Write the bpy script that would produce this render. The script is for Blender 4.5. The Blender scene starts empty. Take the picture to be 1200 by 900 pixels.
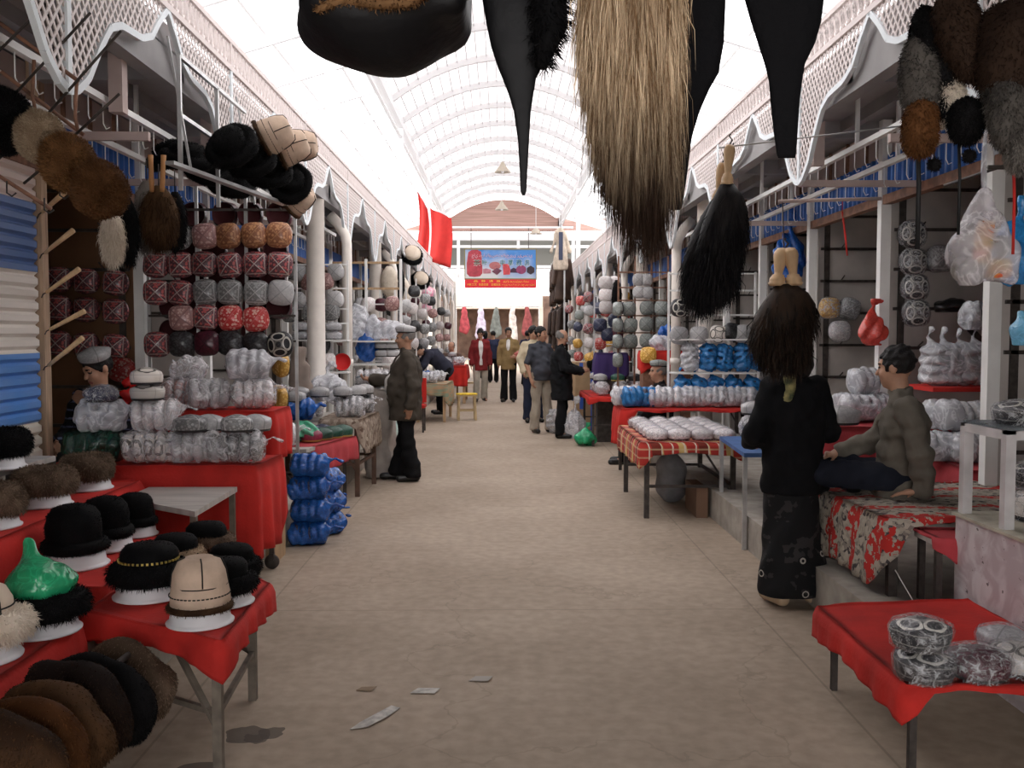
import bpy, bmesh, math, random
import numpy as np
from mathutils import Vector, Matrix, Euler
C = bpy.context.scene.collection
SC = bpy.context.scene
PI = math.pi
R = math.radians
rnd = random.Random(7)

# ------------------------------------------------------------------ camera, sky, exposure
FPX = 1130.0
cam_d = bpy.data.cameras.new('camera'); cam = bpy.data.objects.new('camera', cam_d); C.objects.link(cam)
cam.location = (0, 0, 1.6); cam.rotation_euler = (R(90 - 3.04), 0, R(-0.66))
cam_d.sensor_width = 36; cam_d.lens = 36 * FPX / 1200; cam_d.clip_start = 0.05; cam_d.clip_end = 400
SC.camera = cam
CR = np.array(Euler((R(90 - 3.04), 0, R(-0.66))).to_matrix())
w = bpy.data.worlds.new('sky'); SC.world = w; w.use_nodes = True
w.node_tree.nodes['Background'].inputs[0].default_value = (1.0, 0.97, 0.965, 1)
w.node_tree.nodes['Background'].inputs[1].default_value = 5.0
SC.view_settings.view_transform = 'Standard'; SC.view_settings.look = 'None'
SC.view_settings.gamma = 1; SC.view_settings.use_curve_mapping = False
SC.view_settings.exposure = -0.15
SC.cycles.max_bounces = 8; SC.cycles.diffuse_bounces = 4; SC.cycles.glossy_bounces = 3
SC.cycles.transmission_bounces = 4; SC.cycles.transparent_max_bounces = 24
SC.cycles.sample_clamp_indirect = 8
SC.cycles.caustics_reflective = False; SC.cycles.caustics_refractive = False

def ray(px, py):
    d = np.array([(px - 600) / FPX, -(py - 450) / FPX, -1.0]); return CR @ d
def at(px, py, Y):                       # the point seen at a pixel, at a distance Y down the aisle
    d = ray(px, py); t = Y / d[1]; return Vector((d[0]*t, Y, 1.6 + d[2]*t))
def atz(px, py, z):                      # ... on a level surface of height z
    d = ray(px, py); t = (z - 1.6) / d[2]; return Vector((d[0]*t, d[1]*t, z))
def mpp(Y): return Y / FPX               # metres per pixel there

# ------------------------------------------------------------------ materials
MATS = {}
def mat(name, col, rough=0.7, metal=0, noise=0.0, nscale=8.0, bump=0.0, bscale=30.0, coat=0.0, spec=0.3, sheen=0.0, col2=None, vary=0.0, stretch=None):
    if name in MATS: return MATS[name]
    m = bpy.data.materials.new(name); m.use_nodes = True; MATS[name] = m
    nt = m.node_tree; b = nt.nodes['Principled BSDF']; L = nt.links
    b.inputs['Base Color'].default_value = (*col, 1); b.inputs['Roughness'].default_value = rough
    b.inputs['Metallic'].default_value = metal; b.inputs['Coat Weight'].default_value = coat
    b.inputs['Coat Roughness'].default_value = 0.12
    b.inputs['Specular IOR Level'].default_value = spec; b.inputs['Sheen Weight'].default_value = sheen
    tc = nt.nodes.new('ShaderNodeTexCoord'); vec = tc.outputs['Object']
    if stretch:
        mp = nt.nodes.new('ShaderNodeMapping'); mp.inputs['Scale'].default_value = stretch
        L.new(vec, mp.inputs['Vector']); vec = mp.outputs[0]
    outc = None
    if noise or col2:
        n = nt.nodes.new('ShaderNodeTexNoise'); n.inputs['Scale'].default_value = nscale; n.inputs['Detail'].default_value = 5
        L.new(vec, n.inputs['Vector'])
        r = nt.nodes.new('ShaderNodeValToRGB'); L.new(n.outputs['Fac'], r.inputs[0])
        c2 = col2 or tuple(max(0, c*(1-noise)) for c in col); c1 = col if col2 else tuple(min(1, c*(1+noise)) for c in col)
        r.color_ramp.elements[0].position = .35; r.color_ramp.elements[1].position = .65
        r.color_ramp.elements[0].color = (*c2, 1); r.color_ramp.elements[1].color = (*c1, 1)
        outc = r.outputs[0]
    if vary:
        oi = nt.nodes.new('ShaderNodeObjectInfo'); hs = nt.nodes.new('ShaderNodeHueSaturation')
        mr = nt.nodes.new('ShaderNodeMapRange'); mr.inputs[3].default_value = 1 - vary; mr.inputs[4].default_value = 1 + vary
        L.new(oi.outputs['Random'], mr.inputs[0]); L.new(mr.outputs[0], hs.inputs['Value'])
        if outc: L.new(outc, hs.inputs['Color'])
        else: hs.inputs['Color'].default_value = (*col, 1)
        outc = hs.outputs[0]
    if outc: L.new(outc, b.inputs['Base Color'])
    if bump:
        n2 = nt.nodes.new('ShaderNodeTexNoise'); n2.inputs['Scale'].default_value = bscale; n2.inputs['Detail'].default_value = 4
        L.new(vec, n2.inputs['Vector'])
        bp = nt.nodes.new('ShaderNodeBump'); bp.inputs['Strength'].default_value = bump; bp.inputs['Distance'].default_value = .02
        L.new(n2.outputs['Fac'], bp.inputs['Height']); L.new(bp.outputs[0], b.inputs['Normal'])
    return m

def nodes_of(name, col, rough=.7, coat=0):
    m = mat(name, col, rough, coat=coat); nt = m.node_tree
    return m, nt, nt.nodes['Principled BSDF'], nt.links
def N(nt, t, **kw):
    n = nt.nodes.new('ShaderNode' + t)
    for k, v in kw.items(): setattr(n, k, v)
    return n
def mathn(nt, op, a, b=None):
    n = N(nt, 'Math', operation=op)
    for i, v in enumerate((a, b)):
        if v is None: continue
        if isinstance(v, (int, float)): n.inputs[i].default_value = v
        else: nt.links.new(v, n.inputs[i])
    return n.outputs[0]
def mixc(nt, f, a, b):
    n = N(nt, 'Mix', data_type='RGBA')
    if isinstance(f, (int, float)): n.inputs[0].default_value = f
    else: nt.links.new(f, n.inputs[0])
    for i, v in ((6, a), (7, b)):
        if isinstance(v, tuple): n.inputs[i].default_value = (*v, 1)
        else: nt.links.new(v, n.inputs[i])
    return n.outputs[2]

def film(name, col=(1, 1, 1), opac=.25, wr=.35, scale=14.0):
    """thin crinkled plastic film: mostly clear, with glossy folds"""
    if name in MATS: return MATS[name]
    m = bpy.data.materials.new(name); m.use_nodes = True; MATS[name] = m
    nt = m.node_tree; L = nt.links; nt.nodes.clear()
    out = N(nt, 'OutputMaterial'); pr = N(nt, 'BsdfPrincipled'); tr = N(nt, 'BsdfTransparent'); mx = N(nt, 'MixShader')
    pr.inputs['Base Color'].default_value = (*col, 1); pr.inputs['Roughness'].default_value = .24
    pr.inputs['Specular IOR Level'].default_value = .8
    tint = tuple(1 - (1 - c) * .75 for c in col); tr.inputs[0].default_value = (*tint, 1)
    tc = N(nt, 'TexCoord'); n = N(nt, 'TexNoise'); n.inputs['Scale'].default_value = scale; n.inputs['Detail'].default_value = 3
    n.inputs['Distortion'].default_value = 1.6
    L.new(tc.outputs['Object'], n.inputs['Vector'])
    n2 = N(nt, 'TexNoise'); n2.inputs['Scale'].default_value = scale*.35; n2.inputs['Detail'].default_value = 2; L.new(tc.outputs['Object'], n2.inputs[0])
    def fold(o, k): return mathn(nt, 'POWER', mathn(nt, 'MAXIMUM', mathn(nt, 'SUBTRACT', 1, mathn(nt, 'MULTIPLY', mathn(nt, 'ABSOLUTE', mathn(nt, 'SUBTRACT', o, .5)), k)), 0), 2)
    fac = mathn(nt, 'ADD', mathn(nt, 'MULTIPLY', fold(n.outputs['Fac'], 11), wr), mathn(nt, 'MULTIPLY', fold(n2.outputs['Fac'], 7), wr*.6))
    fac = mathn(nt, 'MINIMUM', mathn(nt, 'ADD', fac, opac), .97)
    bp = N(nt, 'Bump'); bp.inputs['Strength'].default_value = .6; bp.inputs['Distance'].default_value = .02
    L.new(n.outputs['Fac'], bp.inputs['Height']); L.new(bp.outputs[0], pr.inputs['Normal'])
    L.new(fac, mx.inputs[0]); L.new(tr.outputs[0], mx.inputs[1]); L.new(pr.outputs[0], mx.inputs[2])
    L.new(mx.outputs[0], out.inputs[0])
    return m

def sheet_mat(name, col, clear, transl):
    """translucent roof sheeting: part of the daylight passes straight, part is scattered"""
    m = bpy.data.materials.new(name); m.use_nodes = True; MATS[name] = m
    nt = m.node_tree; L = nt.links; nt.nodes.clear()
    out = N(nt, 'OutputMaterial'); tr = N(nt, 'BsdfTransparent'); tl = N(nt, 'BsdfTranslucent'); df = N(nt, 'BsdfDiffuse')
    for s in (tr, tl, df): s.inputs[0].default_value = (*col, 1)
    a = N(nt, 'MixShader'); a.inputs[0].default_value = transl; L.new(df.outputs[0], a.inputs[1]); L.new(tl.outputs[0], a.inputs[2])
    b = N(nt, 'MixShader'); b.inputs[0].default_value = clear; L.new(a.outputs[0], b.inputs[1]); L.new(tr.outputs[0], b.inputs[2])
    L.new(b.outputs[0], out.inputs[0]); return m

# ------------------------------------------------------------------ mesh builders
class MB:
    def __init__(s): s.v = []; s.f = []; s.m = []; s.sm = []
    def add(s, vs, fs, mi=0, smooth=False):
        o = len(s.v); s.v.extend([tuple(v) for v in vs]); s.f.extend([tuple(i + o for i in f) for f in fs])
        s.m.extend([mi]*len(fs)); s.sm.extend([smooth]*len(fs)); return s
    def box(s, c, d, mi=0, rot=None, taper=1.0):
        x, y, z = d[0]/2, d[1]/2, d[2]/2
        vs = [Vector((sx*x*(taper if sz > 0 else 1), sy*y*(taper if sz > 0 else 1), sz*z)) for sz in (-1, 1) for sy in (-1, 1) for sx in (-1, 1)]
        if rot is not None: M = Euler(rot).to_matrix() if not isinstance(rot, Matrix) else rot; vs = [M @ v for v in vs]
        c = Vector(c); return s.add([v + c for v in vs], [(0,2,3,1),(4,5,7,6),(0,1,5,4),(2,6,7,3),(0,4,6,2),(1,3,7,5)], mi)
    def bar(s, a, b, wd, th=None, mi=0, up=(0, 0, 1)):
        a, b = Vector(a), Vector(b); d = b - a; l = d.length
        if l < 1e-6: return s
        y = d / l; u = Vector(up)
        if abs(y.dot(u)) > .98: u = Vector((1, 0, 0))
        x = y.cross(u).normalized(); z = x.cross(y)
        M = Matrix((x, y, z)).transposed(); return s.box((a + b)/2, (wd, l, th or wd), mi, M)
    def tube(s, pts, rad, n=8, mi=0, cap=True, flat=1.0, up=None, smooth=True):
        pts = [Vector(p) for p in pts]; k = len(pts)
        if not isinstance(rad, (list, tuple)): rad = [rad]*k
        vs, fs = [], []; prev = Vector(up) if up else None
        for i, p in enumerate(pts):
            t = (pts[min(i+1, k-1)] - pts[max(i-1, 0)]).normalized()
            if prev is None: prev = Vector((0, 0, 1)) if abs(t.z) < .9 else Vector((1, 0, 0))
            x = (prev - t * prev.dot(t)).normalized(); prev = x; y = t.cross(x)
            for j in range(n):
                a = 2*PI*j/n; vs.append(p + (x*math.cos(a)*flat + y*math.sin(a))*rad[i])
        for i in range(k-1):
            for j in range(n):
                fs.append((i*n+j, i*n+(j+1) % n, (i+1)*n+(j+1) % n, (i+1)*n+j))
        if cap: fs.append(tuple(range(n))[::-1]); fs.append(tuple((k-1)*n + j for j in range(n)))
        return s.add(vs, fs, mi, smooth)
    def lathe(s, prof, n=24, c=(0, 0, 0), mi=0, sq=None, smooth=True, M=None, capb=True, capt=True, sx=1, sy=1, wob=0, seed=0):
        """prof: (r, z) rings; sq: squareness per ring (2 = round, 4+ = square)"""
        vs, fs = [], []; rr = random.Random(seed); ph = rr.random()*6
        for i, (r, z) in enumerate(prof):
            p = sq[i] if sq else 2
            for j in range(n):
                a = 2*PI*j/n; ca, sa = math.cos(a), math.sin(a)
                q = (abs(ca)**p + abs(sa)**p)**(-1/p) if p != 2 else 1
                if wob: q *= 1 + wob*math.sin(3*a + ph + z*20) + wob*.6*math.sin(7*a + 2*ph - z*13)
                vs.append(Vector((r*q*ca*sx, r*q*sa*sy, z)))
        k = len(prof)
        for i in range(k-1):
            for j in range(n): fs.append((i*n+j, i*n+(j+1) % n, (i+1)*n+(j+1) % n, (i+1)*n+j))
        if capb: fs.append(tuple(range(n))[::-1])
        if capt: fs.append(tuple((k-1)*n + j for j in range(n)))
        if M: vs = [M @ v for v in vs]
        cc = Vector(c); return s.add([v + cc for v in vs], fs, mi, smooth)
    def grid(s, P, mi=0, smooth=True, th=0):
        """P: rows of points -> sheet (optionally with thickness th along the normal)"""
        a, b = len(P), len(P[0]); vs = [Vector(p) for row in P for p in row]
        fs = [(i*b+j, i*b+j+1, (i+1)*b+j+1, (i+1)*b+j) for i in range(a-1) for j in range(b-1)]
        if th:
            nv = [Vector((0, 0, 0)) for _ in vs]
            for f in fs:
                n = (vs[f[2]]-vs[f[0]]).cross(vs[f[3]]-vs[f[1]])
                for q in f: nv[q] += n
            m = len(vs); vs = vs + [v - n.normalized()*th for v, n in zip(vs, nv)]
            fs2 = [tuple(m+q for q in f[::-1]) for f in fs]
            rim = [j for j in range(b)] + [i*b+b-1 for i in range(1, a)] + [(a-1)*b+j for j in range(b-2, -1, -1)] + [i*b for i in range(a-2, 0, -1)]
            k = len(rim); fs3 = [(rim[i], m+rim[i], m+rim[(i+1) % k], rim[(i+1) % k]) for i in range(k)]
            fs = fs + fs2 + fs3
        return s.add(vs, fs, mi, smooth)
    def mesh(s, name, mats):
        me = bpy.data.meshes.new(name); me.from_pydata(s.v, [], s.f)
        for m in (mats if isinstance(mats, (list, tuple)) else [mats]): me.materials.append(m)
        me.polygons.foreach_set('material_index', s.m); me.polygons.foreach_set('use_smooth', s.sm); me.update(); return me
    def build(s, name, mats, parent=None, loc=None, rot=None):
        return link(name, s.mesh(name, mats), parent, loc, rot)
def link(name, me, parent=None, loc=None, rot=None):
    o = bpy.data.objects.new(name, me); C.objects.link(o)
    if parent: o.parent = parent
    if loc is not None: o.location = loc
    if rot is not None: o.rotation_euler = rot
    return o
def thing(name, label, cat, loc=(0, 0, 0), rz=0, group=None, rot=None):
    o = bpy.data.objects.new(name, None); C.objects.link(o); o.empty_display_size = .1
    o.location = loc; o.rotation_euler = rot or (0, 0, rz); o['label'] = label; o['category'] = cat
    if group: o['group'] = group
    return o
def tag(o, label, cat, group=None, kind=None):
    o['label'] = label; o['category'] = cat
    if group: o['group'] = group
    if kind: o['kind'] = kind
    return o
def struct(name, mb, mats, loc=None, rot=None):
    o = mb.build(name, mats, None, loc, rot) if isinstance(mb, MB) else link(name, mb, None, loc, rot)
    o['kind'] = 'structure'; return o
KIDS = {}
def kids(o):
    return [c for c in bpy.data.objects if c.parent == o]
TREE = {}
def proto(o):
    """remember a thing's parts so that copies are quick"""
    def rec(x): return [(c, rec(c)) for c in kids(x)]
    TREE[o] = rec(o); return o
def dup(o, label, loc, rz=0, group=None, rot=None, scale=None):
    c = o.copy(); C.objects.link(c); c.location = loc; c.rotation_euler = rot or (0, 0, rz); c['label'] = label
    if group: c['group'] = group
    if scale is not None: c.scale = scale if hasattr(scale, '__len__') else (scale,)*3
    def rec(lst, par):
        for (ch, sub) in lst:
            d = ch.copy(); C.objects.link(d); d.parent = par; rec(sub, d)
    rec(TREE[o], c); return c
class Kind:
    """first use places the prototype itself, later uses are copies of it"""
    def __init__(s, make): s.make = make; s.o = None
    def put(s, label, loc, rz=0, group=None, rot=None, scale=None):
        if s.o is None:
            s.o = proto(s.make()); o = s.o; o['label'] = label; o.location = loc; o.rotation_euler = rot or (0, 0, rz)
            if group: o['group'] = group
            if scale is not None: o.scale = scale if hasattr(scale, '__len__') else (scale,)*3
            return o
        o = dup(s.o, label, loc, rz, group, rot, scale or (1, 1, 1))
        if not group and 'group' in o.keys(): del o['group']
        return o
ORD = ['first', 'second', 'third', 'fourth', 'fifth', 'sixth', 'seventh', 'eighth', 'ninth', 'tenth', 'eleventh', 'twelfth', 'thirteenth', 'fourteenth', 'fifteenth', 'sixteenth']
ROWS = ['top', 'second', 'third', 'fourth', 'fifth', 'sixth', 'seventh', 'eighth']

# ------------------------------------------------------------------ smooth solids (bodies, clothes, bags) from blended primitives
class SDF:
    def __init__(s, lo, hi, h):
        s.lo = np.array(lo, float); s.h = h; s.n = np.maximum(4, np.ceil((np.array(hi) - s.lo)/h).astype(int) + 1)
        s.F = np.full(tuple(s.n), .3, np.float32)
    def _sub(s, lo, hi):
        a = np.clip(np.floor((np.array(lo) - s.lo)/s.h).astype(int), 0, s.n - 1); b = np.clip(np.ceil((np.array(hi) - s.lo)/s.h).astype(int) + 1, 1, s.n)
        if (b <= a).any(): return None, None
        ax = [s.lo[i] + s.h*np.arange(a[i], b[i]) for i in range(3)]
        return tuple(slice(a[i], b[i]) for i in range(3)), np.stack(np.meshgrid(*ax, indexing='ij'), -1)
    def _put(s, sl, d, k, cut):
        f = s.F[sl]
        if cut: d = -d; hh = np.clip(.5 - .5*(d - f)/k, 0, 1) if k else None; s.F[sl] = (f*hh + d*(1-hh) + k*hh*(1-hh)) if k else np.maximum(f, d)
        elif k: hh = np.clip(.5 + .5*(f - d)/k, 0, 1); s.F[sl] = f*(1-hh) + d*hh - k*hh*(1-hh)
        else: s.F[sl] = np.minimum(f, d)
    def cone(s, a, b, ra, rb, k=.02, cut=False, flat=None):
        a, b = np.array(a, float), np.array(b, float); m = max(ra, rb) + k + 2*s.h + .02
        sl, P = s._sub(np.minimum(a, b) - m, np.maximum(a, b) + m)
        if sl is None: return s
        ab = b - a; t = np.clip(((P - a) @ ab)/max(1e-9, ab @ ab), 0, 1)[..., None]
        q = P - (a + t*ab)
        if flat is not None: q = q / np.array(flat)
        d = np.linalg.norm(q, axis=-1) - (ra + (rb - ra)*t[..., 0])
        s._put(sl, d.astype(np.float32), k, cut); return s
    def ell(s, c, r, k=.02, cut=False, rot=None):
        c, r = np.array(c, float), np.array(r, float); m = r.max() + k + 2*s.h + .02
        sl, P = s._sub(c - m, c + m)
        if sl is None: return s
        q = P - c
        if rot is not None: q = q @ np.array(Euler(rot).to_matrix())
        l = np.linalg.norm(q/r, axis=-1); g = np.linalg.norm(q/(r*r), axis=-1)
        d = l*(l - 1)/np.maximum(g, 1e-6)
        s._put(sl, d.astype(np.float32), k, cut); return s
    def box(s, c, d, rad=.02, k=.02, cut=False, rot=None):
        c, e = np.array(c, float), np.array(d, float)/2; m = np.linalg.norm(e) + k + 2*s.h + .02
        sl, P = s._sub(c - m, c + m)
        if sl is None: return s
        q = P - c
        if rot is not None: q = q @ np.array(Euler(rot).to_matrix())
        q = np.abs(q) - (e - rad)
        d = np.linalg.norm(np.maximum(q, 0), axis=-1) + np.minimum(q.max(-1), 0) - rad
        s._put(sl, d.astype(np.float32), k, cut); return s
    def wrinkle(s, amp, fr, seed=0):
        rs = np.random.RandomState(seed); sl, P = s._sub(s.lo, s.lo + s.h*s.n)
        for i in range(5):
            k = rs.randn(3)*fr; s.F += (amp/2*np.sin(P @ k + rs.rand()*6)).astype(np.float32)
        return s
    def arrays(s):
        F = s.F.copy(); F[0] = F[-1] = .1; F[:, 0] = F[:, -1] = .1; F[:, :, 0] = F[:, :, -1] = .1
        n = np.array(F.shape); ins = F < 0
        acc = np.zeros(tuple(n - 1) + (3,)); cnt = np.zeros(tuple(n - 1))
        def cs(ax, off): return tuple(slice(None, n[i]-1) if i == ax else slice(off[i], n[i]-1+off[i]) for i in range(3))
        for ax in range(3):
            o = [i for i in range(3) if i != ax]
            for p in (0, 1):
                for q in (0, 1):
                    off = [0, 0, 0]; off[o[0]] = p; off[o[1]] = q
                    s0 = tuple(slice(off[i], n[i]-1+off[i]) for i in range(3))
                    off2 = list(off); off2[ax] = 1; s1 = tuple(slice(off2[i], n[i]-1+off2[i]) for i in range(3))
                    f0, f1 = F[s0], F[s1]; x = (f0 < 0) != (f1 < 0)
                    t = np.where(x, f0/np.where(x, f0 - f1, 1), 0)
                    v = np.zeros(x.shape + (3,)); v[..., ax] = t; v[..., o[0]] = p; v[..., o[1]] = q
                    acc += np.where(x[..., None], v, 0); cnt += x
        has = cnt > 0; idx = np.full(has.shape, -1, np.int64); idx[has] = np.arange(has.sum())
        cell = np.argwhere(has); V = s.lo + s.h*(cell + acc[has]/cnt[has][:, None])
        Q = []
        for ax in range(3):
            o = [(ax+1) % 3, (ax+2) % 3]; sl0 = [slice(1, -1)]*3; sl0[ax] = slice(0, -1); sl1 = list(sl0); sl1[ax] = slice(1, None)
            A, B = ins[tuple(sl0)], ins[tuple(sl1)]
            for flip, msk in ((0, A & ~B), (1, ~A & B)):
                e = np.argwhere(msk)
                if not len(e): continue
                add = np.ones(3, int); add[ax] = 0; e = e + add
                def g(p, q):
                    c = e.copy(); c[:, o[0]] -= p; c[:, o[1]] -= q; return idx[c[:, 0], c[:, 1], c[:, 2]]
                quad = np.stack([g(1, 1), g(0, 1), g(0, 0), g(1, 0)], 1); Q.append(quad[:, ::-1] if flip else quad)
        return V, np.concatenate(Q)
    def mesh(s, name, mats, matfn=None, relax=1):
        V, Q = s.arrays()
        for _ in range(relax):                      # light smoothing
            A = np.zeros_like(V); c = np.zeros(len(V))
            for i in range(4):
                j = (i + 1) % 4; np.add.at(A, Q[:, i], V[Q[:, j]]); np.add.at(c, Q[:, i], 1); np.add.at(A, Q[:, j], V[Q[:, i]]); np.add.at(c, Q[:, j], 1)
            V = V*.5 + .5*A/np.maximum(c, 1)[:, None]
        return np_mesh(name, V, Q, mats, matfn)
def np_mesh(name, V, Q, mats, matfn=None, smooth=True):
    me = bpy.data.meshes.new(name); k = Q.shape[1]
    me.vertices.add(len(V)); me.vertices.foreach_set('co', np.ascontiguousarray(V, np.float32).ravel())
    me.loops.add(Q.size); me.loops.foreach_set('vertex_index', np.ascontiguousarray(Q, np.int32).ravel())
    me.polygons.add(len(Q)); me.polygons.foreach_set('loop_start', np.arange(0, Q.size, k, dtype=np.int32))
    for m in (mats if isinstance(mats, (list, tuple)) else [mats]): me.materials.append(m)
    if matfn is not None:
        cen = V[Q].mean(1); me.polygons.foreach_set('material_index', np.asarray(matfn(cen), np.int32))
    me.polygons.foreach_set('use_smooth', np.full(len(Q), smooth)); me.update(calc_edges=True); me.validate(); return me

def fur(me, n, length, width, flow=(0, 0, -1), fl=.6, rough=.35, seed=0, matidx=0, keep=None):
    """adds n tapered hairs (curved blades) rooted on the faces of mesh me, in the same mesh"""
    me.calc_loop_triangles(); nv = len(me.vertices)
    V = np.empty(nv*3, np.float32); me.vertices.foreach_get('co', V); V = V.reshape(-1, 3)
    T = np.empty(len(me.loop_triangles)*3, np.int32); me.loop_triangles.foreach_get('vertices', T); T = T.reshape(-1, 3)
    rs = np.random.RandomState(seed)
    if keep is not None: T = T[keep(V[T].mean(1))]
    a, b, c = V[T[:, 0]], V[T[:, 1]], V[T[:, 2]]; nr = np.cross(b-a, c-a); ar = np.linalg.norm(nr, axis=1)
    i = rs.choice(len(T), n, p=ar/ar.sum()); u = rs.rand(n, 1); v = rs.rand(n, 1); fl2 = (u+v) > 1; u = np.where(fl2, 1-u, u); v = np.where(fl2, 1-v, v)
    P = a[i] + u*(b-a)[i] + v*(c-a)[i]; nn = nr[i]/np.maximum(ar[i], 1e-12)[:, None]
    F = np.array(flow, float); F = F/np.linalg.norm(F) if np.linalg.norm(F) else F
    d1 = nn*(1-fl) + F*fl*.5 + rs.randn(n, 3)*rough*.5; d1 /= np.linalg.norm(d1, axis=1)[:, None]
    d2 = nn*(1-fl)*.5 + F*fl + rs.randn(n, 3)*rough*.6; d2 /= np.linalg.norm(d2, axis=1)[:, None]
    L = (length*(.55 + .6*rs.rand(n)))[:, None]
    sd = np.cross(d1, rs.randn(n, 3)); sd /= np.linalg.norm(sd, axis=1)[:, None]; sd *= width
    P = P - nn*length*.05
    p1 = P + d1*L*.5; p2 = p1 + d2*L*.5
    W = np.stack([P - sd, P + sd, p1 + sd*.8, p1 - sd*.8, p2], 1).reshape(-1, 3)
    base = nv + 5*np.arange(n)[:, None]; q = base + np.array([0, 1, 2, 3]); t = base + np.array([3, 2, 4])
    nl, npol = len(me.loops), len(me.polygons)
    me.vertices.add(5*n); 
    allV = np.concatenate([V, W.astype(np.float32)]); me.vertices.foreach_set('co', allV.ravel())
    old = np.empty(nl, np.int32); me.loops.foreach_get('vertex_index', old); st = np.empty(npol, np.int32); me.polygons.foreach_get('loop_start', st)
    mi = np.empty(npol, np.int32); me.polygons.foreach_get('material_index', mi); sm = np.empty(npol, bool); me.polygons.foreach_get('use_smooth', sm)
    me.loops.add(7*n); me.polygons.add(2*n)
    me.loops.foreach_set('vertex_index', np.concatenate([old, q.ravel(), t.ravel()]).astype(np.int32))
    me.polygons.foreach_set('loop_start', np.concatenate([st, nl + 4*np.arange(n), nl + 4*n + 3*np.arange(n)]).astype(np.int32))
    me.polygons.foreach_set('material_index', np.concatenate([mi, np.full(2*n, matidx)]).astype(np.int32))
    me.polygons.foreach_set('use_smooth', np.concatenate([sm, np.full(2*n, False)]))
    me.update(calc_edges=True); me.validate(); return me
# ------------------------------------------------------------------ setting materials
m, nt, b, L = nodes_of('concrete_floor', (.4, .35, .3), .8)
tc = N(nt, 'TexCoord'); n1 = N(nt, 'TexNoise'); n1.inputs['Scale'].default_value = .9; n1.inputs['Detail'].default_value = 7; L.new(tc.outputs['Object'], n1.inputs[0])
n2 = N(nt, 'TexNoise'); n2.inputs['Scale'].default_value = 14; n2.inputs['Detail'].default_value = 6; L.new(tc.outputs['Object'], n2.inputs[0])
r1 = N(nt, 'ValToRGB'); L.new(n1.outputs[0], r1.inputs[0]); r1.color_ramp.elements[0].position = .3; r1.color_ramp.elements[1].position = .72
r1.color_ramp.elements[0].color = (.34, .268, .203, 1); r1.color_ramp.elements[1].color = (.45, .364, .285, 1)
r2 = N(nt, 'ValToRGB'); L.new(n2.outputs[0], r2.inputs[0]); r2.color_ramp.elements[0].position = .35; r2.color_ramp.elements[1].position = .65
r2.color_ramp.elements[0].color = (.82, .82, .82, 1); r2.color_ramp.elements[1].color = (1, 1, 1, 1)
mu = N(nt, 'Mix', data_type='RGBA', blend_type='MULTIPLY'); mu.inputs[0].default_value = 1; L.new(r1.outputs[0], mu.inputs[6]); L.new(r2.outputs[0], mu.inputs[7])
vo = N(nt, 'TexVoronoi', feature='DISTANCE_TO_EDGE'); vo.inputs['Scale'].default_value = .45
nd = N(nt, 'TexNoise'); nd.inputs['Scale'].default_value = 2.0; nd.inputs['Detail'].default_value = 5; L.new(tc.outputs['Object'], nd.inputs[0])
vm = N(nt, 'VectorMath', operation='ADD'); L.new(tc.outputs['Object'], vm.inputs[0]); L.new(nd.outputs['Color'], vm.inputs[1]); L.new(vm.outputs[0], vo.inputs['Vector'])
crack = mathn(nt, 'LESS_THAN', vo.outputs['Distance'], .0035)
sxf = N(nt, 'SeparateXYZ'); L.new(tc.outputs['Object'], sxf.inputs[0])
def joint(o, v, wd): return mathn(nt, 'LESS_THAN', mathn(nt, 'ABSOLUTE', mathn(nt, 'SUBTRACT', o, v)), wd)
jn = joint(sxf.outputs[1], 5.5, .006)
for o_, v_ in ((0, -1.36), (0, 1.47), (1, 9.6), (1, 13.7), (1, 17.8)): jn = mathn(nt, 'MAXIMUM', jn, joint(sxf.outputs[o_], v_, .006))
c1 = mixc(nt, mathn(nt, 'MULTIPLY', crack, .25), mu.outputs[2], (.16, .13, .1)); c2 = mixc(nt, mathn(nt, 'MULTIPLY', jn, .4), c1, (.14, .115, .09))
# spills on the concrete beside the front hat table
col = c2
for (sx, sy, sr) in ((-1.01, 3.78, .085), (-.93, 3.8, .06), (-1.12, 3.45, .1), (-.97, 3.74, .05)):
    sp = N(nt, 'VectorMath', operation='DISTANCE'); wv = N(nt, 'VectorMath', operation='MULTIPLY_ADD'); nn = N(nt, 'TexNoise'); nn.inputs['Scale'].default_value = 9
    L.new(tc.outputs['Object'], nn.inputs[0]); L.new(nn.outputs['Color'], wv.inputs[0]); wv.inputs[1].default_value = (.12, .12, 0); L.new(tc.outputs['Object'], wv.inputs[2])
    L.new(wv.outputs[0], sp.inputs[0]); sp.inputs[1].default_value = (sx + .06, sy + .06, 0)
    col = mixc(nt, mathn(nt, 'MULTIPLY', mathn(nt, 'LESS_THAN', sp.outputs['Value'], sr), .8), col, (.075, .06, .05))
L.new(col, b.inputs['Base Color'])
bp = N(nt, 'Bump'); bp.inputs['Strength'].default_value = .25; bp.inputs['Distance'].default_value = .01; L.new(n2.outputs[0], bp.inputs['Height']); L.new(bp.outputs[0], b.inputs['Normal'])
M_floor = m
M_kerb = mat('grey_concrete', (.34, .31, .27), .85, noise=.2, nscale=6, bump=.2)
M_slab = mat('dull_grey_plaster', (.34, .33, .33), .9, noise=.1, nscale=3)
M_white = mat('white_paint', (.78, .77, .75), .45, noise=.06, nscale=5)
M_cream = mat('cream_pipe', (.8, .74, .68), .4, noise=.05)
M_iron = mat('dark_iron', (.06, .05, .045), .55, metal=.3, noise=.3, nscale=20)
M_steel = mat('galvanised_steel', (.5, .5, .5), .4, metal=.7, noise=.15)
M_rust = mat('rust_brown_steel', (.22, .11, .07), .6, noise=.3, nscale=14)
M_wood = mat('raw_timber', (.46, .31, .18), .7, noise=.2, nscale=3, stretch=(12, 12, 1))
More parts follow.
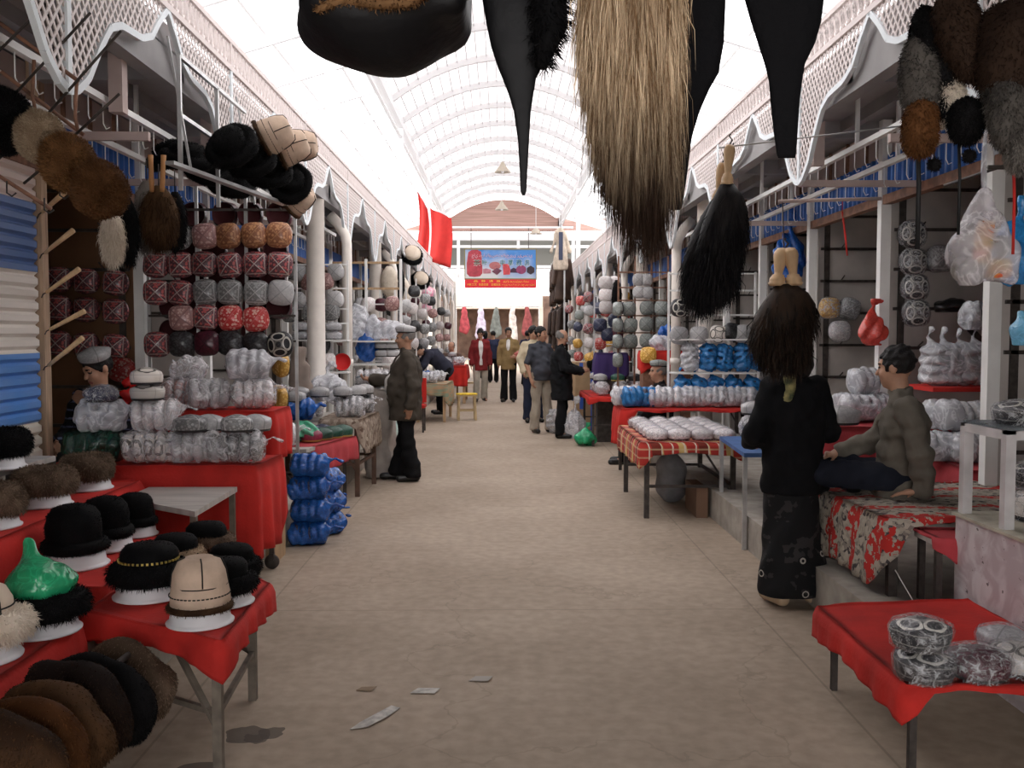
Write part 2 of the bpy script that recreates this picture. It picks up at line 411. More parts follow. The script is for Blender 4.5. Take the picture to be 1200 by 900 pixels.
M_woodpost = mat('weathered_timber', (.42, .29, .2), .75, noise=.25, nscale=3, stretch=(14, 14, 1))
M_handle = mat('pale_turned_wood', (.62, .42, .24), .45, noise=.12, nscale=4, stretch=(10, 10, 2))
M_grille = mat('cream_grille_paint', (.68, .6, .58), .5)
M_trimw = mat('pale_blue_white_trim', (.74, .79, .82), .5)
M_dark = mat('black_rubber', (.012, .012, .013), .6)
M_blue = mat('blue_corrugated_steel', (.05, .16, .5), .4, noise=.12, nscale=4)
M_pink = mat('pale_pink_board', (.5, .4, .37), .85, noise=.1, nscale=4)
M_part = mat('grey_partition_board', (.46, .42, .39), .8, noise=.16, nscale=2.5)
M_brown = mat('brown_board', (.14, .07, .035), .7, noise=.2, nscale=3)
M_roof = sheet_mat('translucent_roof_sheet', (.46, .44, .44), .07, .75)
M_roofside = sheet_mat('clear_side_sheet', (.96, .97, .98), .75, .8)
M_ribw = mat('white_steel_rib', (.75, .75, .76), .6)
M_brick = mat('reddish_brick', (.42, .27, .23), .9, noise=.2, nscale=2, stretch=(.3, 1, 10))
M_far = mat('pale_far_wall', (.7, .68, .64), .9)

# ------------------------------------------------------------------ floor, kerbs, shells
YEND = 39.0; XL, XR = -2.85, 3.0; KH = .25; KL, KR = -1.62, 1.82
mb = MB(); mb.box((0, 32, -.05), (26, 76, .1)); struct('floor', mb, M_floor)
mb = MB(); mb.box(((KL - 6.0)/2, 20.5, KH/2), (6.0 + KL, 37, KH)); struct('trim_1', mb, M_kerb)
mb = MB(); mb.box(((KR + 6.2)/2, 21.7, KH/2), (6.2 - KR, 34.5, KH)); struct('trim_2', mb, M_kerb)
mb = MB(); mb.box((-6.05, 20.5, 1.6), (.1, 37, 3.4)); struct('wall_left', mb, M_part)
mb = MB(); mb.box((6.25, 20.5, 1.6), (.1, 37, 3.4)); struct('wall_right', mb, M_part)
# stall ceilings (concrete slabs) with front edge beams and cross ribs
for nm, x0, x1 in (('ceiling_left', -6.1, -1.95), ('ceiling_right', 2.15, 6.3)):
    mb = MB(); mb.box(((x0+x1)/2, 20.5, 3.33), (x1-x0, 37, .14))
    xe = x1 if x1 < 0 else x0; s = -1 if x1 < 0 else 1
    mb.box((xe + s*.05, 20.5, 3.17), (.1, 37, .2))
    mb.box((xe + s*.55, 20.5, 3.22), (.06, 37, .1))
    for i in range(22): mb.box(((xe + (XL if s < 0 else XR))/2, 2.6 + 1.7*i, 3.2), (abs(xe - (XL if s < 0 else XR)), .1, .14))
    struct(nm, mb, M_slab)
# shop fronts: white posts, blue corrugated heads, brown lintels, partitions
def corr(mb, p0, p1, z0, z1, n, dep=.02, mi=0):
    p0, p1 = Vector(p0), Vector(p1); nx = (p1-p0).cross(Vector((0, 0, 1))).normalized()
    rows = [[], []]
    for i in range(n*4+1):
        q = p0 + (p1-p0)*i/(n*4); q = q + nx*(dep if (i//2) % 2 else -dep)
        rows[0].append((q.x, q.y, z0)); rows[1].append((q.x, q.y, z1))
    mb.grid(rows, mi, smooth=False, th=.006)
ip = 0
post_me = {}
def post(name, x, y, w, m):
    mb = MB(); mb.box((0, 0, 1.5), (w, w, 3.0)); mb.box((0, 0, .01), (w*1.7, w*1.7, .02))
    return struct(name, mb, m, (x, y, KH))
PL = [4.3, 6.02] + [7.69 + 1.7*i for i in range(18)]; PR = [4.12, 5.87] + [7.57 + 1.75*i for i in range(18)]
def run(side, posts, x, matp):
    s = -1 if side == 'left' else 1
    mbB = MB(); mbL = MB(); mbP = MB(); mbU = MB()
    y0, y1 = 2.5, YEND
    for i, y in enumerate(posts):
        if y > YEND: break
        post('trim_%d' % (10 + i + (40 if s > 0 else 0)), x, y, .078, M_woodpost if (s < 0 and i == 1) else M_white)
        # partition behind the post
        P = MB(); P.box((x + s*1.55, y + .06, 1.72), (2.95, .03, 2.95), 0)
        for k in range(8): P.box((x + s*1.4, y + .035, .55 + .31*k), (2.6, .02, .025), 1)
        P.box((x + s*.16, y + .035, 1.7), (.05, .02, 2.9), 1); P.box((x + s*1.3, y + .03, 1.0), (.05, .02, 1.9), 1, (0, s*-.75, 0))
        for k in range(8):
            for q in range(5): P.bar((x + s*(.3+.45*q), y+.03, .56+.31*k), (x + s*(.3+.45*q), y-.06, .6+.31*k), .008, mi=1)
        struct('wall_%s_partition' % side, P, [M_brown if (s < 0 and i == 2) else M_part, M_iron])
        if i + 1 < len(posts) and posts[i+1] <= YEND:
            corr(mbB, (x + s*.02, y+.05, 0), (x + s*.02, posts[i+1]-.05, 0), 2.66, 2.98, 16)
            mbL.box((x, (y+posts[i+1])/2, 2.63), (.07, posts[i+1]-y-.1, .07))
            mbU.box((x + s*.04, (y+posts[i+1])/2, 3.11), (.02, posts[i+1]-y-.1, .25))
            for k in range(1, 4): mbL.box((x + s*.02, y + (posts[i+1]-y)*k/4, 3.11), (.03, .02, .25))
    struct('trim_100' if s < 0 else 'trim_101', mbB, M_blue); struct('trim_102' if s < 0 else 'trim_103', mbL, M_rust); struct('wall_%s_head' % side, mbU, M_pink)
run('left', PL, XL, M_white); run('right', PR, XR, M_white)
# timber post and the closed shutter on the left
m, nt, b, L = nodes_of('striped_shutter_paint', (.8, .8, .8), .5)
tc = N(nt, 'TexCoord'); sx = N(nt, 'SeparateXYZ'); L.new(tc.outputs['Object'], sx.inputs[0]); rp = N(nt, 'ValToRGB'); rp.color_ramp.interpolation = 'CONSTANT'
L.new(mathn(nt, 'DIVIDE', sx.outputs[2], 3.0), rp.inputs[0]); e = rp.color_ramp.elements
e[0].position = 0; e[0].color = (.72, .67, .58, 1); e[1].position = .35; e[1].color = (.05, .22, .6, 1)
for p_, c_ in ((.49, (.75, .7, .65)), (.655, (.04, .13, .36)), (.795, (.62, .5, .45))):
    q = e.new(p_); q.color = (*c_, 1)
n9 = N(nt, 'TexNoise'); n9.inputs['Scale'].default_value = 3; L.new(tc.outputs['Object'], n9.inputs[0])
L.new(mixc(nt, mathn(nt, 'MULTIPLY', n9.outputs[0], .25), rp.outputs[0], (.5, .42, .36)), b.inputs['Base Color'])
mb = MB(); rows = []
for k in range(33):
    z = KH + .05 + k*.075
    rows.append([(0, 0, z), (0, 1.55, z)]); rows.append([(.022, 0, z+.02), (.022, 1.55, z+.02)]); rows.append([(.022, 0, z+.055), (.022, 1.55, z+.055)]); rows.append([(0, 0, z+.07), (0, 1.55, z+.07)])
mb.grid(rows, 0, smooth=False, th=.01); struct('door_1', mb, m, (XL, 4.4, 0))

# ------------------------------------------------------------------ scalloped grille valances above the stalls
T0, PER = 4.29, 2.55
HALF = [(0, 1.05), (.08, 1.07), (.2, 1.15), (.33, 1.32), (.46, 1.46), (.6, 1.515), (.87, 1.535), (1.02, 1.59), (1.13, 1.7), (1.275, 1.815)]
def lowz(u):                               # height of the scalloped edge; u = distance along from a tip
    u = abs((u + PER/2) % PER - PER/2)
    for (a, ha), (b_, hb) in zip(HALF, HALF[1:]):
        if u <= b_: return 1.6 + ha + (hb-ha)*(u-a)/(b_-a)
    return 1.6 + 1.815
ZT = 1.6 + 1.83
def clip_lines(du, dz, pitch, mb):
    # strips of direction (du, dz) through the cell between u=-PER/2..PER/2 and the scalloped edge
    l = math.hypot(du, dz); d = (du/l, dz/l); nrm = (-d[1], d[0])
    cs = [(u, z) for u in (-PER/2, PER/2) for z in (2.6, ZT)]; pr = [u*nrm[0]+z*nrm[1] for u, z in cs]
    k = math.floor(min(pr)/pitch)
    while k*pitch < max(pr):
        o = k*pitch; k += 1; ts = np.arange(-3, 6, .012); pts = [(nrm[0]*o + d[0]*t, nrm[1]*o + d[1]*t) for t in ts]
        start = None; last = None
        for p in pts + [(99, 99)]:
            ok = -PER/2 <= p[0] <= PER/2 and p[1] <= ZT and p[1] >= lowz(p[0])
            if ok and start is None: start = p
            if not ok and start is not None:
                if math.hypot(last[0]-start[0], last[1]-start[1]) > .015: mb.bar((0, start[0], start[1]), (0, last[0], last[1]), .015, .006, up=(1, 0, 0))
                start = None
            last = p
gm = MB()
clip_lines(.032, .0385, .049, gm); clip_lines(-.032, .0385, .049, gm)
tm = MB()
us = np.linspace(-PER/2, PER/2, 61)
for a, c in zip(us, us[1:]): tm.bar((0, a, lowz(a)), (0, c, lowz(c)), .036, .028, up=(1, 0, 0))
tm.bar((0, 0, 2.65), (0, 0, ZT), .04, .03, up=(1, 0, 0))
fm = MB()
for z in (ZT, ZT + .19): fm.bar((0, -PER/2, z), (0, PER/2, z), .035, .035, up=(1, 0, 0))
fm.bar((0, 0, ZT), (0, 0, ZT+.19), .03, .03, up=(1, 0, 0))
nsc = 26
for i in range(nsc):                       # iron scrollwork of the frieze
    u0 = -PER/2 + PER*(i+.5)/nsc
    for s in (-1, 1):
        pts = []
        for k in range(13):
            a = k/12*1.6*2*PI; r_ = .062*(1 - k/17); pts.append((0, u0 + s*(.018 + r_*math.cos(a)*.55 - .02), ZT + .095 + s*r_*math.sin(a)*1.2))
        fm.tube(pts, .009, 5)
    fm.bar((0, u0 - PER/nsc/2, ZT+.02), (0, u0 + PER/nsc/2, ZT+.17), .008, .008, up=(1, 0, 0)); fm.bar((0, u0 - PER/nsc/2, ZT+.17), (0, u0 + PER/nsc/2, ZT+.02), .008, .008, up=(1, 0, 0))
g_me, t_me, f_me = gm.mesh('grille', M_grille), tm.mesh('edging', [M_trimw]), fm.mesh('frieze', M_grille)
k = 200
for i in range(-1, 14):
    for x in (-1.88, 2.1):
        o = struct('trim_%d' % k, g_me, None, (x, T0 + PER*i - .02, 0)); k += 1
        e_ = link('edging', t_me, o); f_ = link('frieze', f_me, o)
# columns and drain pipes
for i, y in enumerate([10.75 + 5.1*j for j in range(6)]):
    for x, y in ((-2.05, y), (2.4, y + .6)):
        mb = MB(); mb.lathe([(.13, 0), (.13, .06), (.1, .08), (.1, 2.96), (.14, 2.98)], 20); struct('trim_%d' % (300 + 2*i + (x > 0)), mb, M_cream, (x, y, KH))
    for x, s, y in ((-1.85, -1, y), (2.2, 1, y + .45)):
        mb = MB(); mb.tube([(0, 0, 0), (0, 0, 2.42), (s*.02, 0, 2.52), (s*.1, 0, 2.66), (s*.2, 0, 2.76)], .062, 12)
        mb.lathe([(.07, .95), (.07, 1.03)], 14); struct('trim_%d' % (320 + 2*i + (x > 0)), mb, M_cream, (x, y + .32, KH))
# hook rails under the stall ceilings (white angle bars with wire hooks)
for j, (x, z) in enumerate(((-2.15, 2.86), (-2.45, 2.78), (2.42, 2.86), (2.7, 2.78))):
    mb = MB(); mb.box((x, 8, z), (.04, 9.2, .035))
    for q in range(48):
        y = 3.6 + .19*q; mb.tube([(x, y, z-.01), (x, y, z-.13), (x+.015, y, z-.16), (x+.035, y, z-.15)], .0035, 5)
    for y in (4.2, 6.6, 9.0, 11.8): mb.bar((x, y, z), (x, y, 3.27), .025)
    struct('trim_%d' % (340 + j), mb, M_white)
for j, y in enumerate((5.3, 6.9, 9.4)):    # cross beams of the veranda
    for x0, x1 in ((-2.85, -1.9), (2.12, 3.0)):
        mb = MB(); mb.box(((x0+x1)/2, y, 2.66), (x1-x0, .035, .045)); mb.box((x0*.5+x1*.5 + (.3 if x1 < 0 else -.3), y+.03, 3.02), (.075, .075, .46))
        struct('trim_%d' % (350 + 2*j + (x0 > 0)), mb, M_pink)

# ------------------------------------------------------------------ hall roof
XC, SPW, SPZ, RISE = .1, 2.3, 6.2, .85
def arch(t): return XC + SPW*t, SPZ + RISE*(1 - t*t)
ts = [i/16 - 1 for i in range(33)]
mb = MB(); mb.grid([[(arch(t)[0], y, arch(t)[1] + .06) for t in ts] for y in (1.0, 14, 27, YEND + .2)], 0); struct('ceiling_vault', mb, M_roof)
for nm, s in (('ceiling_side_left', -1), ('ceiling_side_right', 1)):
    mb = MB(); mb.grid([[(XC + s*SPW, y, SPZ + .1), (XC + s*8.0, y, 4.6)] for y in (1.0, YEND)], 0); struct(nm, mb, M_roofside)
mb = MB(); mb.box((0, 1.2, 3.98), (14, 7.4, .1)); struct('ceiling_unseen_shade', mb, M_slab)  # unseen slab above the view, sized to darken the near aisle
mb = MB(); mb.box((-4.6, -2.45, 1.95), (4.6, .1, 4.0)); mb.box((4.8, -2.45, 1.95), (4.6, .1, 4.0)); mb.box((.1, -2.45, 3.6), (4.8, .1, .7)); struct('wall_unseen_shade', mb, M_slab)  # unseen wall added behind the camera; its narrowed opening cuts the light from there
for nm, x in (('wall_entry_left', -6.6), ('wall_entry_right', 6.8)):
    mb = MB(); mb.box((x, .3, 1.95), (.1, 5, 4.0)); struct(nm, mb, M_slab)
mb = MB()
y = 3.4
while y < YEND + .3:
    for a, c in zip(ts[::2], ts[2::2]):
        A, B = arch(a), arch(c); mb.bar((A[0], y, A[1]), (B[0], y, B[1]), .09, .13)
    y += 2.0
struct('trim_400', mb, M_ribw)
mb = MB()
for i in range(1, 24):
    t = -1 + 2*i/24; A = arch(t); mb.bar((A[0], 1.2, A[1] + .03), (A[0], YEND, A[1] + .03), .018, .03)
struct('trim_401', mb, M_ribw)
mb = MB()
for s in (-1, 1):
    x = XC + s*SPW; mb.box((x, 20.5, SPZ - .02), (.14, 38, .22)); mb.box((x, 20.5, SPZ-.32), (.06, 38, .06))
    for i in range(5): mb.box((x, 4 + 8.7*i, 4.9), (.13, .13, 2.6))
struct('trim_402', mb, M_ribw)
mb = MB()
for s in (-1, 1):
    for i in range(8):
        f = (i + .7)/8; mb.bar((XC + s*(SPW + 5.7*f), 1.2, SPZ + .05 - 1.5*f), (XC + s*(SPW + 5.7*f), YEND, SPZ + .05 - 1.5*f), .05, .04)
    for i in range(19): mb.bar((XC + s*SPW, 2.4 + 2*i, SPZ), (XC + s*8.0, 2.4 + 2*i, 4.5), .08, .1)
struct('trim_403', mb, M_ribw)

# ------------------------------------------------------------------ gable and the hall beyond
mb = MB()
gz = [(arch(t)[0], arch(t)[1]) for t in ts]
mb.add([(x, YEND, z - .12) for x, z in gz] + [(x, YEND, 5.7) for x, z in gz], [(i, i+1, 33+i+1, 33+i) for i in range(32)])
mb.box((-3.7, YEND + .05, 5.95), (3.0, .1, .5)); mb.box((4.0, YEND + .05, 5.95), (3.4, .1, .5)); mb.box((.1, YEND + .1, 5.95), (4.7, .1, .55)); struct('wall_gable', mb, M_brick)
mb = MB(); mb.box((0.1, YEND - .05, 5.45), (14, .25, .3)); mb.box((.1, YEND - .1, 5.05), (14, .12, .1)); mb.box((.1, YEND + .0, 4.25), (14, .1, .12))
for x in (-1.7, .7, 2.9): mb.box((x, YEND - .08, 4.6), (.12, .12, 1.6))
struct('trim_410', mb, M_ribw)
mb = MB(); mb.box((.1, YEND + .3, 4.75), (14, .08, 1.15)); struct('wall_gable_panel', mb, mat('grey_green_panel', (.2, .2, .18), .8))
mb = MB(); mb.box((-1.9, YEND - .3, 2.0), (.22, .22, 4.0)); mb.box((2.95, YEND - .3, 2.0), (.22, .22, 4.0)); struct('trim_411', mb, M_far)
# beyond: open yard with sheds on both sides and a stall hut across the end
mb = MB(); mb.box((-4.4, 52, 2.2), (1.0, 22, 4.4)); struct('wall_far_left', mb, M_far)
mb = MB(); mb.box((5.2, 52, 2.4), (1.0, 22, 4.8)); mb.box((4.66, 52, 3.3), (.1, 22, .5), 1); struct('wall_far_right', mb, [M_far, M_blue])
mb = MB(); mb.box((-.2, 63, 2.0), (10, .3, 4.0)); mb.box((-.2, 61.5, 3.55), (5.6, 3.0, .9), 1); mb.box((-2.9, 60.2, 1.6), (.25, .25, 3.2), 1); mb.box((2.5, 60.2, 1.6), (.25, .25, 3.2), 1)
struct('wall_far', mb, [mat('far_stall_brown', (.2, .13, .1), .9, noise=.3, nscale=2), mat('far_canopy_beige', (.6, .52, .45), .8)])
# ================================================================== kinds of goods
CAPA = {}
def cap_mat(name, ground, motif, seam, style='floral', coat=.5, border=None, side=False):
    CAPA.setdefault(name, (ground, motif, seam, style, coat))
    m, nt, b, L = nodes_of(name, ground, .55, coat)
    tc = N(nt, 'TexCoord'); sx = N(nt, 'SeparateXYZ'); L.new(tc.outputs['Object'], sx.inputs[0])
    ax = mathn(nt, 'ABSOLUTE', sx.outputs[0]); ay = mathn(nt, 'ABSOLUTE', sx.outputs[1])
    if style == 'floral':
        v = N(nt, 'TexVoronoi'); v.inputs['Scale'].default_value = 42; L.new(tc.outputs['Object'], v.inputs['Vector'])
        f = mathn(nt, 'LESS_THAN', v.outputs['Distance'], .42); c = mixc(nt, f, ground, motif)
        sq_ = mathn(nt, 'ABSOLUTE', mathn(nt, 'SUBTRACT', mathn(nt, 'MAXIMUM', ax, ay), .074)); c = mixc(nt, mathn(nt, 'MULTIPLY', mathn(nt, 'LESS_THAN', sq_, .004), .7), c, seam)
        v2 = N(nt, 'TexVoronoi'); v2.inputs['Scale'].default_value = 75; L.new(tc.outputs['Object'], v2.inputs['Vector']); c = mixc(nt, mathn(nt, 'MULTIPLY', mathn(nt, 'LESS_THAN', v2.outputs['Distance'], .22), .6), c, seam)
    elif style == 'almond':
        mx = mathn(nt, 'MAXIMUM', ax, ay); mn = mathn(nt, 'MINIMUM', ax, ay)
        d = mathn(nt, 'SQRT', mathn(nt, 'ADD', mathn(nt, 'POWER', mathn(nt, 'SUBTRACT', mx, .062), 2), mathn(nt, 'POWER', mathn(nt, 'MULTIPLY', mn, .55), 2)))
        f = mathn(nt, 'LESS_THAN', mathn(nt, 'ABSOLUTE', mathn(nt, 'SUBTRACT', d, .026)), .0045); c = mixc(nt, f, ground, motif)
        zz = mathn(nt, 'ABSOLUTE', mathn(nt, 'SUBTRACT', mathn(nt, 'FRACT', mathn(nt, 'MULTIPLY', mathn(nt, 'ADD', sx.outputs[2], .001), 24)), .5))
        c = mixc(nt, mathn(nt, 'MULTIPLY', mathn(nt, 'LESS_THAN', zz, .05), .3), c, motif)
    else:
        v = N(nt, 'TexNoise'); v.inputs['Scale'].default_value = 60; L.new(tc.outputs['Object'], v.inputs['Vector'])
        c = mixc(nt, mathn(nt, 'MULTIPLY', mathn(nt, 'GREATER_THAN', v.outputs[0], .52), .8), ground, motif)
    xs = mathn(nt, 'LESS_THAN', mathn(nt, 'ABSOLUTE', mathn(nt, 'SUBTRACT', ax, ay)), .005 if style != 'almond' else .002) if not side else 0.0
    c = mixc(nt, xs, c, seam)
    bd = mathn(nt, 'LESS_THAN', sx.outputs[2], .014) if not side else 0.0; c = mixc(nt, bd, c, border or (.02, .018, .02))
    oi = N(nt, 'ObjectInfo'); hs = N(nt, 'HueSaturation'); mr = N(nt, 'MapRange'); mr.inputs[3].default_value = .75; mr.inputs[4].default_value = 1.25
    L.new(oi.outputs['Random'], mr.inputs[0]); L.new(mr.outputs[0], hs.inputs['Value']); L.new(c, hs.inputs['Color']); L.new(hs.outputs[0], b.inputs['Base Color'])
    n = N(nt, 'TexNoise'); n.inputs['Scale'].default_value = 22; n.inputs['Distortion'].default_value = 1.5; L.new(tc.outputs['Object'], n.inputs[0])
    bp = N(nt, 'Bump'); bp.inputs['Strength'].default_value = .5; bp.inputs['Distance'].default_value = .012; L.new(n.outputs[0], bp.inputs['Height']); L.new(bp.outputs[0], b.inputs['Coat Normal'])
    return m
CAPM = {
 'red': cap_mat('cap_red_cloth', (.10, .035, .045), (.42, .09, .09), (.42, .34, .32)),
 'rose': cap_mat('cap_rose_cloth', (.3, .16, .15), (.5, .33, .3), (.2, .1, .1)),
 'scarlet': cap_mat('cap_scarlet_cloth', (.42, .03, .03), (.6, .35, .3), (.5, .1, .1)),
 'grey': cap_mat('cap_grey_cloth', (.16, .16, .16), (.3, .3, .3), (.42, .42, .42)),
 'silver': cap_mat('cap_silver_cloth', (.36, .355, .36), (.43, .42, .42), (.24, .24, .24), 'speck'),
 'orange': cap_mat('cap_orange_cloth', (.25, .1, .05), (.5, .25, .12), (.4, .2, .1)),
 'maroon': cap_mat('cap_maroon_velvet', (.05, .006, .014), (.09, .01, .025), (.03, .004, .01), 'speck'),
 'dark': cap_mat('cap_black_velvet', (.014, .013, .015), (.05, .05, .055), (.02, .02, .02), 'speck'),
 'swirl': cap_mat('cap_black_white_swirl', (.012, .012, .016), (.6, .58, .52), (.05, .05, .05), 'almond'),
 'white': cap_mat('cap_cream_cloth', (.62, .57, .52), (.1, .09, .08), (.3, .27, .25), 'almond'),
 'greygreen': cap_mat('cap_grey_green_cloth', (.2, .22, .21), (.3, .32, .3), (.1, .12, .11), 'speck'),
 'gold': cap_mat('cap_gold_cloth', (.55, .3, .06), (.75, .5, .15), (.4, .2, .02)),
 'green': cap_mat('cap_green_velvet', (.01, .06, .04), (.02, .09, .06), (.02, .07, .05), 'speck', border=(.45, .3, .08)),
 'crimson': cap_mat('cap_crimson_velvet', (.2, .02, .05), (.3, .03, .08), (.2, .02, .05), 'speck', border=(.45, .3, .08)),
 'navy': cap_mat('cap_navy_cloth', (.02, .025, .06), (.06, .07, .12), (.1, .1, .14), 'speck'),
 'pinkwhite': cap_mat('cap_white_cloth', (.66, .63, .62), (.56, .47, .46), (.5, .45, .45), 'speck', coat=.6),
}
M_lining = mat('maroon_lining', (.06, .012, .015), .8)
FILM = film('clear_plastic_bag', (.9, .89, .91), .15, .3, 9)
FILMW = film('clear_plastic_wrap', (.9, .9, .92), .03, .3, 22)
FILMG = film('milky_plastic_bag', (.8, .81, .85), .36, .3, 9)
FILMB = film('blue_plastic_bag', (.02, .13, .5), .5, .4)
FILMSB = film('sky_blue_plastic_bag', (.04, .25, .62), .45, .4, 9)
FILMGR = film('green_plastic_bag', (.03, .45, .2), .6, .3)
FILMD = film('dark_green_bag', (.015, .06, .04), .7, .25)
def cap_mesh(low=False, h=1.0):
    mb = MB(); n = 16 if low else 32
    mb.lathe([(.093, 0), (.096, .012), (.1, .035*h), (.099, .058*h), (.09, .078*h), (.06, .094*h), (.03, .104*h), (.002, .108*h)], n, sq=[2.2, 2.3, 2.6, 3.2, 4.2, 3.2, 2.6, 2], capb=False, mi=0)
    mb.lathe([(.093, 0), (.088, .004), (.086, .05*h), (.06, .07*h), (.002, .075*h)], n, capb=False, mi=1)
    return mb
def wrap_mesh(n=24):
    mb = MB(); mb.lathe([(.07, -.004), (.104, -.003), (.11, .03), (.108, .066), (.094, .092), (.06, .108), (.002, .118)], n, sq=[2.2]*3 + [3, 3.6, 2.8, 2], wob=.025, seed=3); return mb
CAPK = {}
for ck in CAPM:
    me = cap_mesh().mesh('cap', [CAPM[ck], M_lining]); mel = cap_mesh(True).mesh('cap_small', [CAPM[ck], M_lining])
    def mk(me=me): o = link('embroidered_cap', me); o['category'] = 'cap'; return o
    def mkl(me=mel): o = link('embroidered_cap', me); o['category'] = 'cap'; return o
    wr_me = wrap_mesh().mesh('plastic_wrap', FILMW)
    def mkw(me=me, w_=wr_me):
        t = thing('wrapped_cap', 'cap', 'cap'); link('cap', me, t); link('plastic_wrap', w_, t); return t
    CAPK[ck] = Kind(mk); CAPK[ck+'_far'] = Kind(mkl); CAPK[ck+'_wrapped'] = Kind(mkw)
FACE = (PI/2, 0, 0)                       # crown turned towards the aisle entrance
def cap(kind, label, loc, rot=None, scale=1, group=None):
    return CAPK[kind].put(label, loc, group=group, rot=rot or (0, 0, 0), scale=scale)

# bags of caps packed side by side
BAGME = {}
def bag_mesh(n, fm, knot=1, pitch=.066, seed=0, vox=.011):
    key = (n, fm.name, knot, seed)
    if key in BAGME: return BAGME[key]
    L_ = (n-1)*pitch; s = SDF((-L_/2 - .2, -.15, -.02), (L_/2 + .2, .15, .3), vox)
    for i in range(n): s.ell((-L_/2 + i*pitch, 0, .1), (.053, .112, .11), k=.018)
    s.box((0, 0, .06), (L_ + .03, .17, .1), .04, k=.02)
    if knot: s.cone((L_/2 + .03, 0, .12), (L_/2 + .11, .01, .16), .03, .008, k=.04); s.cone((L_/2 + .1, .01, .155), (L_/2 + .15, .02, .13), .008, .022, k=.01, flat=(1, 1.6, .6))
    s.wrinkle(.008, 42, seed); s.box((0, 0, -.05), (3, 3, .1), 0.001, k=0, cut=True)
    BAGME[key] = s.mesh('bag', fm); return BAGME[key]
def capside_mesh(kind):
    mb = MB(); prof = [(.084, -.03), (.094, -.02), (.096, .004), (.088, .022), (.05, .032), (.002, .036)]
    mb.lathe(prof, 20, sq=[2.3]*6, M=Matrix.Rotation(PI/2, 4, 'Y')); a_ = CAPA[CAPM[kind].name]; nm_ = CAPM[kind].name + '_sideways'; m_ = MATS.get(nm_) or cap_mat(nm_, a_[0], a_[1], a_[2], 'speck' if a_[3] == 'floral' else a_[3], a_[4], side=True); return mb.mesh('cap', [m_])
CSM = {}
BUNK = {}
def bundle(label, loc, n=4, capk='grey', fm=None, rz=0, group=None, rot=None, scale=None, knot=1, seed=0, name='bag_of_caps'):
    fm = fm or FILM; key = (n, capk, fm.name, knot, seed)
    if key not in BUNK:
        if capk not in CSM: CSM[capk] = capside_mesh(capk)
        def mk():
            t = thing(name, label, 'bag of caps')
            for i in range(n): link('cap', CSM[capk], t, (-(n-1)*.033 + i*.066, 0, .1))
            link('plastic_bag', bag_mesh(n, fm, knot, seed=seed), t); return t
        BUNK[key] = Kind(mk)
    return BUNK[key].put(label, loc, rz, group, rot, scale)
def lump_bag(label, loc, fm, sz, seed=0, name='plastic_bag', tied=True, knob=True, inner=None, vox=.011, rz=0):
    """a loosely filled carrier bag, knotted at the top"""
    s = SDF((-sz[0]*.75, -sz[1]*.75, -.02), (sz[0]*.75, sz[1]*.75, sz[2]*1.55), vox); rs = random.Random(seed)
    s.ell((0, 0, sz[2]*.48), (sz[0]/2, sz[1]/2, sz[2]*.5), k=.03)
    for i in range(5): s.ell((rs.uniform(-.28, .28)*sz[0], rs.uniform(-.28, .28)*sz[1], rs.uniform(.2, .6)*sz[2]), [sz[0]*.24, sz[1]*.24, sz[2]*.26], k=.04)
    if tied: s.cone((0, 0, sz[2]*.85), (0, 0, sz[2]*1.2), sz[0]*.16, .012, k=.06)
    if tied and knob: s.cone((0, 0, sz[2]*1.18), (.03, 0, sz[2]*1.42), .012, .035, k=.01, flat=(1.5, .5, 1))
    s.wrinkle(.014, 34, seed); s.box((0, 0, -.06), (3, 3, .12), .001, k=0, cut=True)
    t = thing(name, label, 'bag', loc, rz); link('film', s.mesh('film', fm), t)
    if inner:
        q = SDF((-sz[0]*.6, -sz[1]*.6, 0), (sz[0]*.6, sz[1]*.6, sz[2]), vox*1.3)
        for i in range(7): q.ell((rs.uniform(-.25, .25)*sz[0], rs.uniform(-.25, .25)*sz[1], rs.uniform(.22, .55)*sz[2]), [sz[0]*.2, sz[1]*.2, sz[2]*.2], k=.02)
        link('contents', q.mesh('contents', inner), t)
    return t

# ---------------------------------------------------------------- fur
def fur_mat(name, c1, c2, nscale=7, zramp=None, rough=.75, stretch=None, sheen=.0):
    m, nt, b, L = nodes_of(name, c1, rough); b.inputs['Specular IOR Level'].default_value = .08
    tc = N(nt, 'TexCoord'); v = tc.outputs['Object']
    if stretch: mp = N(nt, 'Mapping'); mp.inputs['Scale'].default_value = stretch; L.new(v, mp.inputs[0]); v = mp.outputs[0]
    n = N(nt, 'TexNoise'); n.inputs['Scale'].default_value = nscale; n.inputs['Detail'].default_value = 4; L.new(v, n.inputs[0])
    g = N(nt, 'NewGeometry'); f = mathn(nt, 'ADD', mathn(nt, 'MULTIPLY', n.outputs[0], 1.1), mathn(nt, 'MULTIPLY', mathn(nt, 'SUBTRACT', g.outputs['Random Per Island'], .5), .5))
    r = N(nt, 'ValToRGB'); L.new(f, r.inputs[0]); r.color_ramp.elements[0].position = .35; r.color_ramp.elements[1].position = .75
    r.color_ramp.elements[0].color = (*c1, 1); r.color_ramp.elements[1].color = (*c2, 1); c = r.outputs[0]
    if zramp:                              # banded hair: (z, amount of colour) stops along the length
        z0, z1, col3 = zramp; sx = N(nt, 'SeparateXYZ'); L.new(tc.outputs['Object'], sx.inputs[0])
        mr = N(nt, 'MapRange'); L.new(mathn(nt, 'ADD', sx.outputs[2], mathn(nt, 'MULTIPLY', mathn(nt, 'SUBTRACT', n.outputs[0], .5), .2)), mr.inputs[0])
        mr.inputs[1].default_value = z0; mr.inputs[2].default_value = z1; c = mixc(nt, mr.outputs[0], c, col3)
    L.new(c, b.inputs['Base Color']); return m
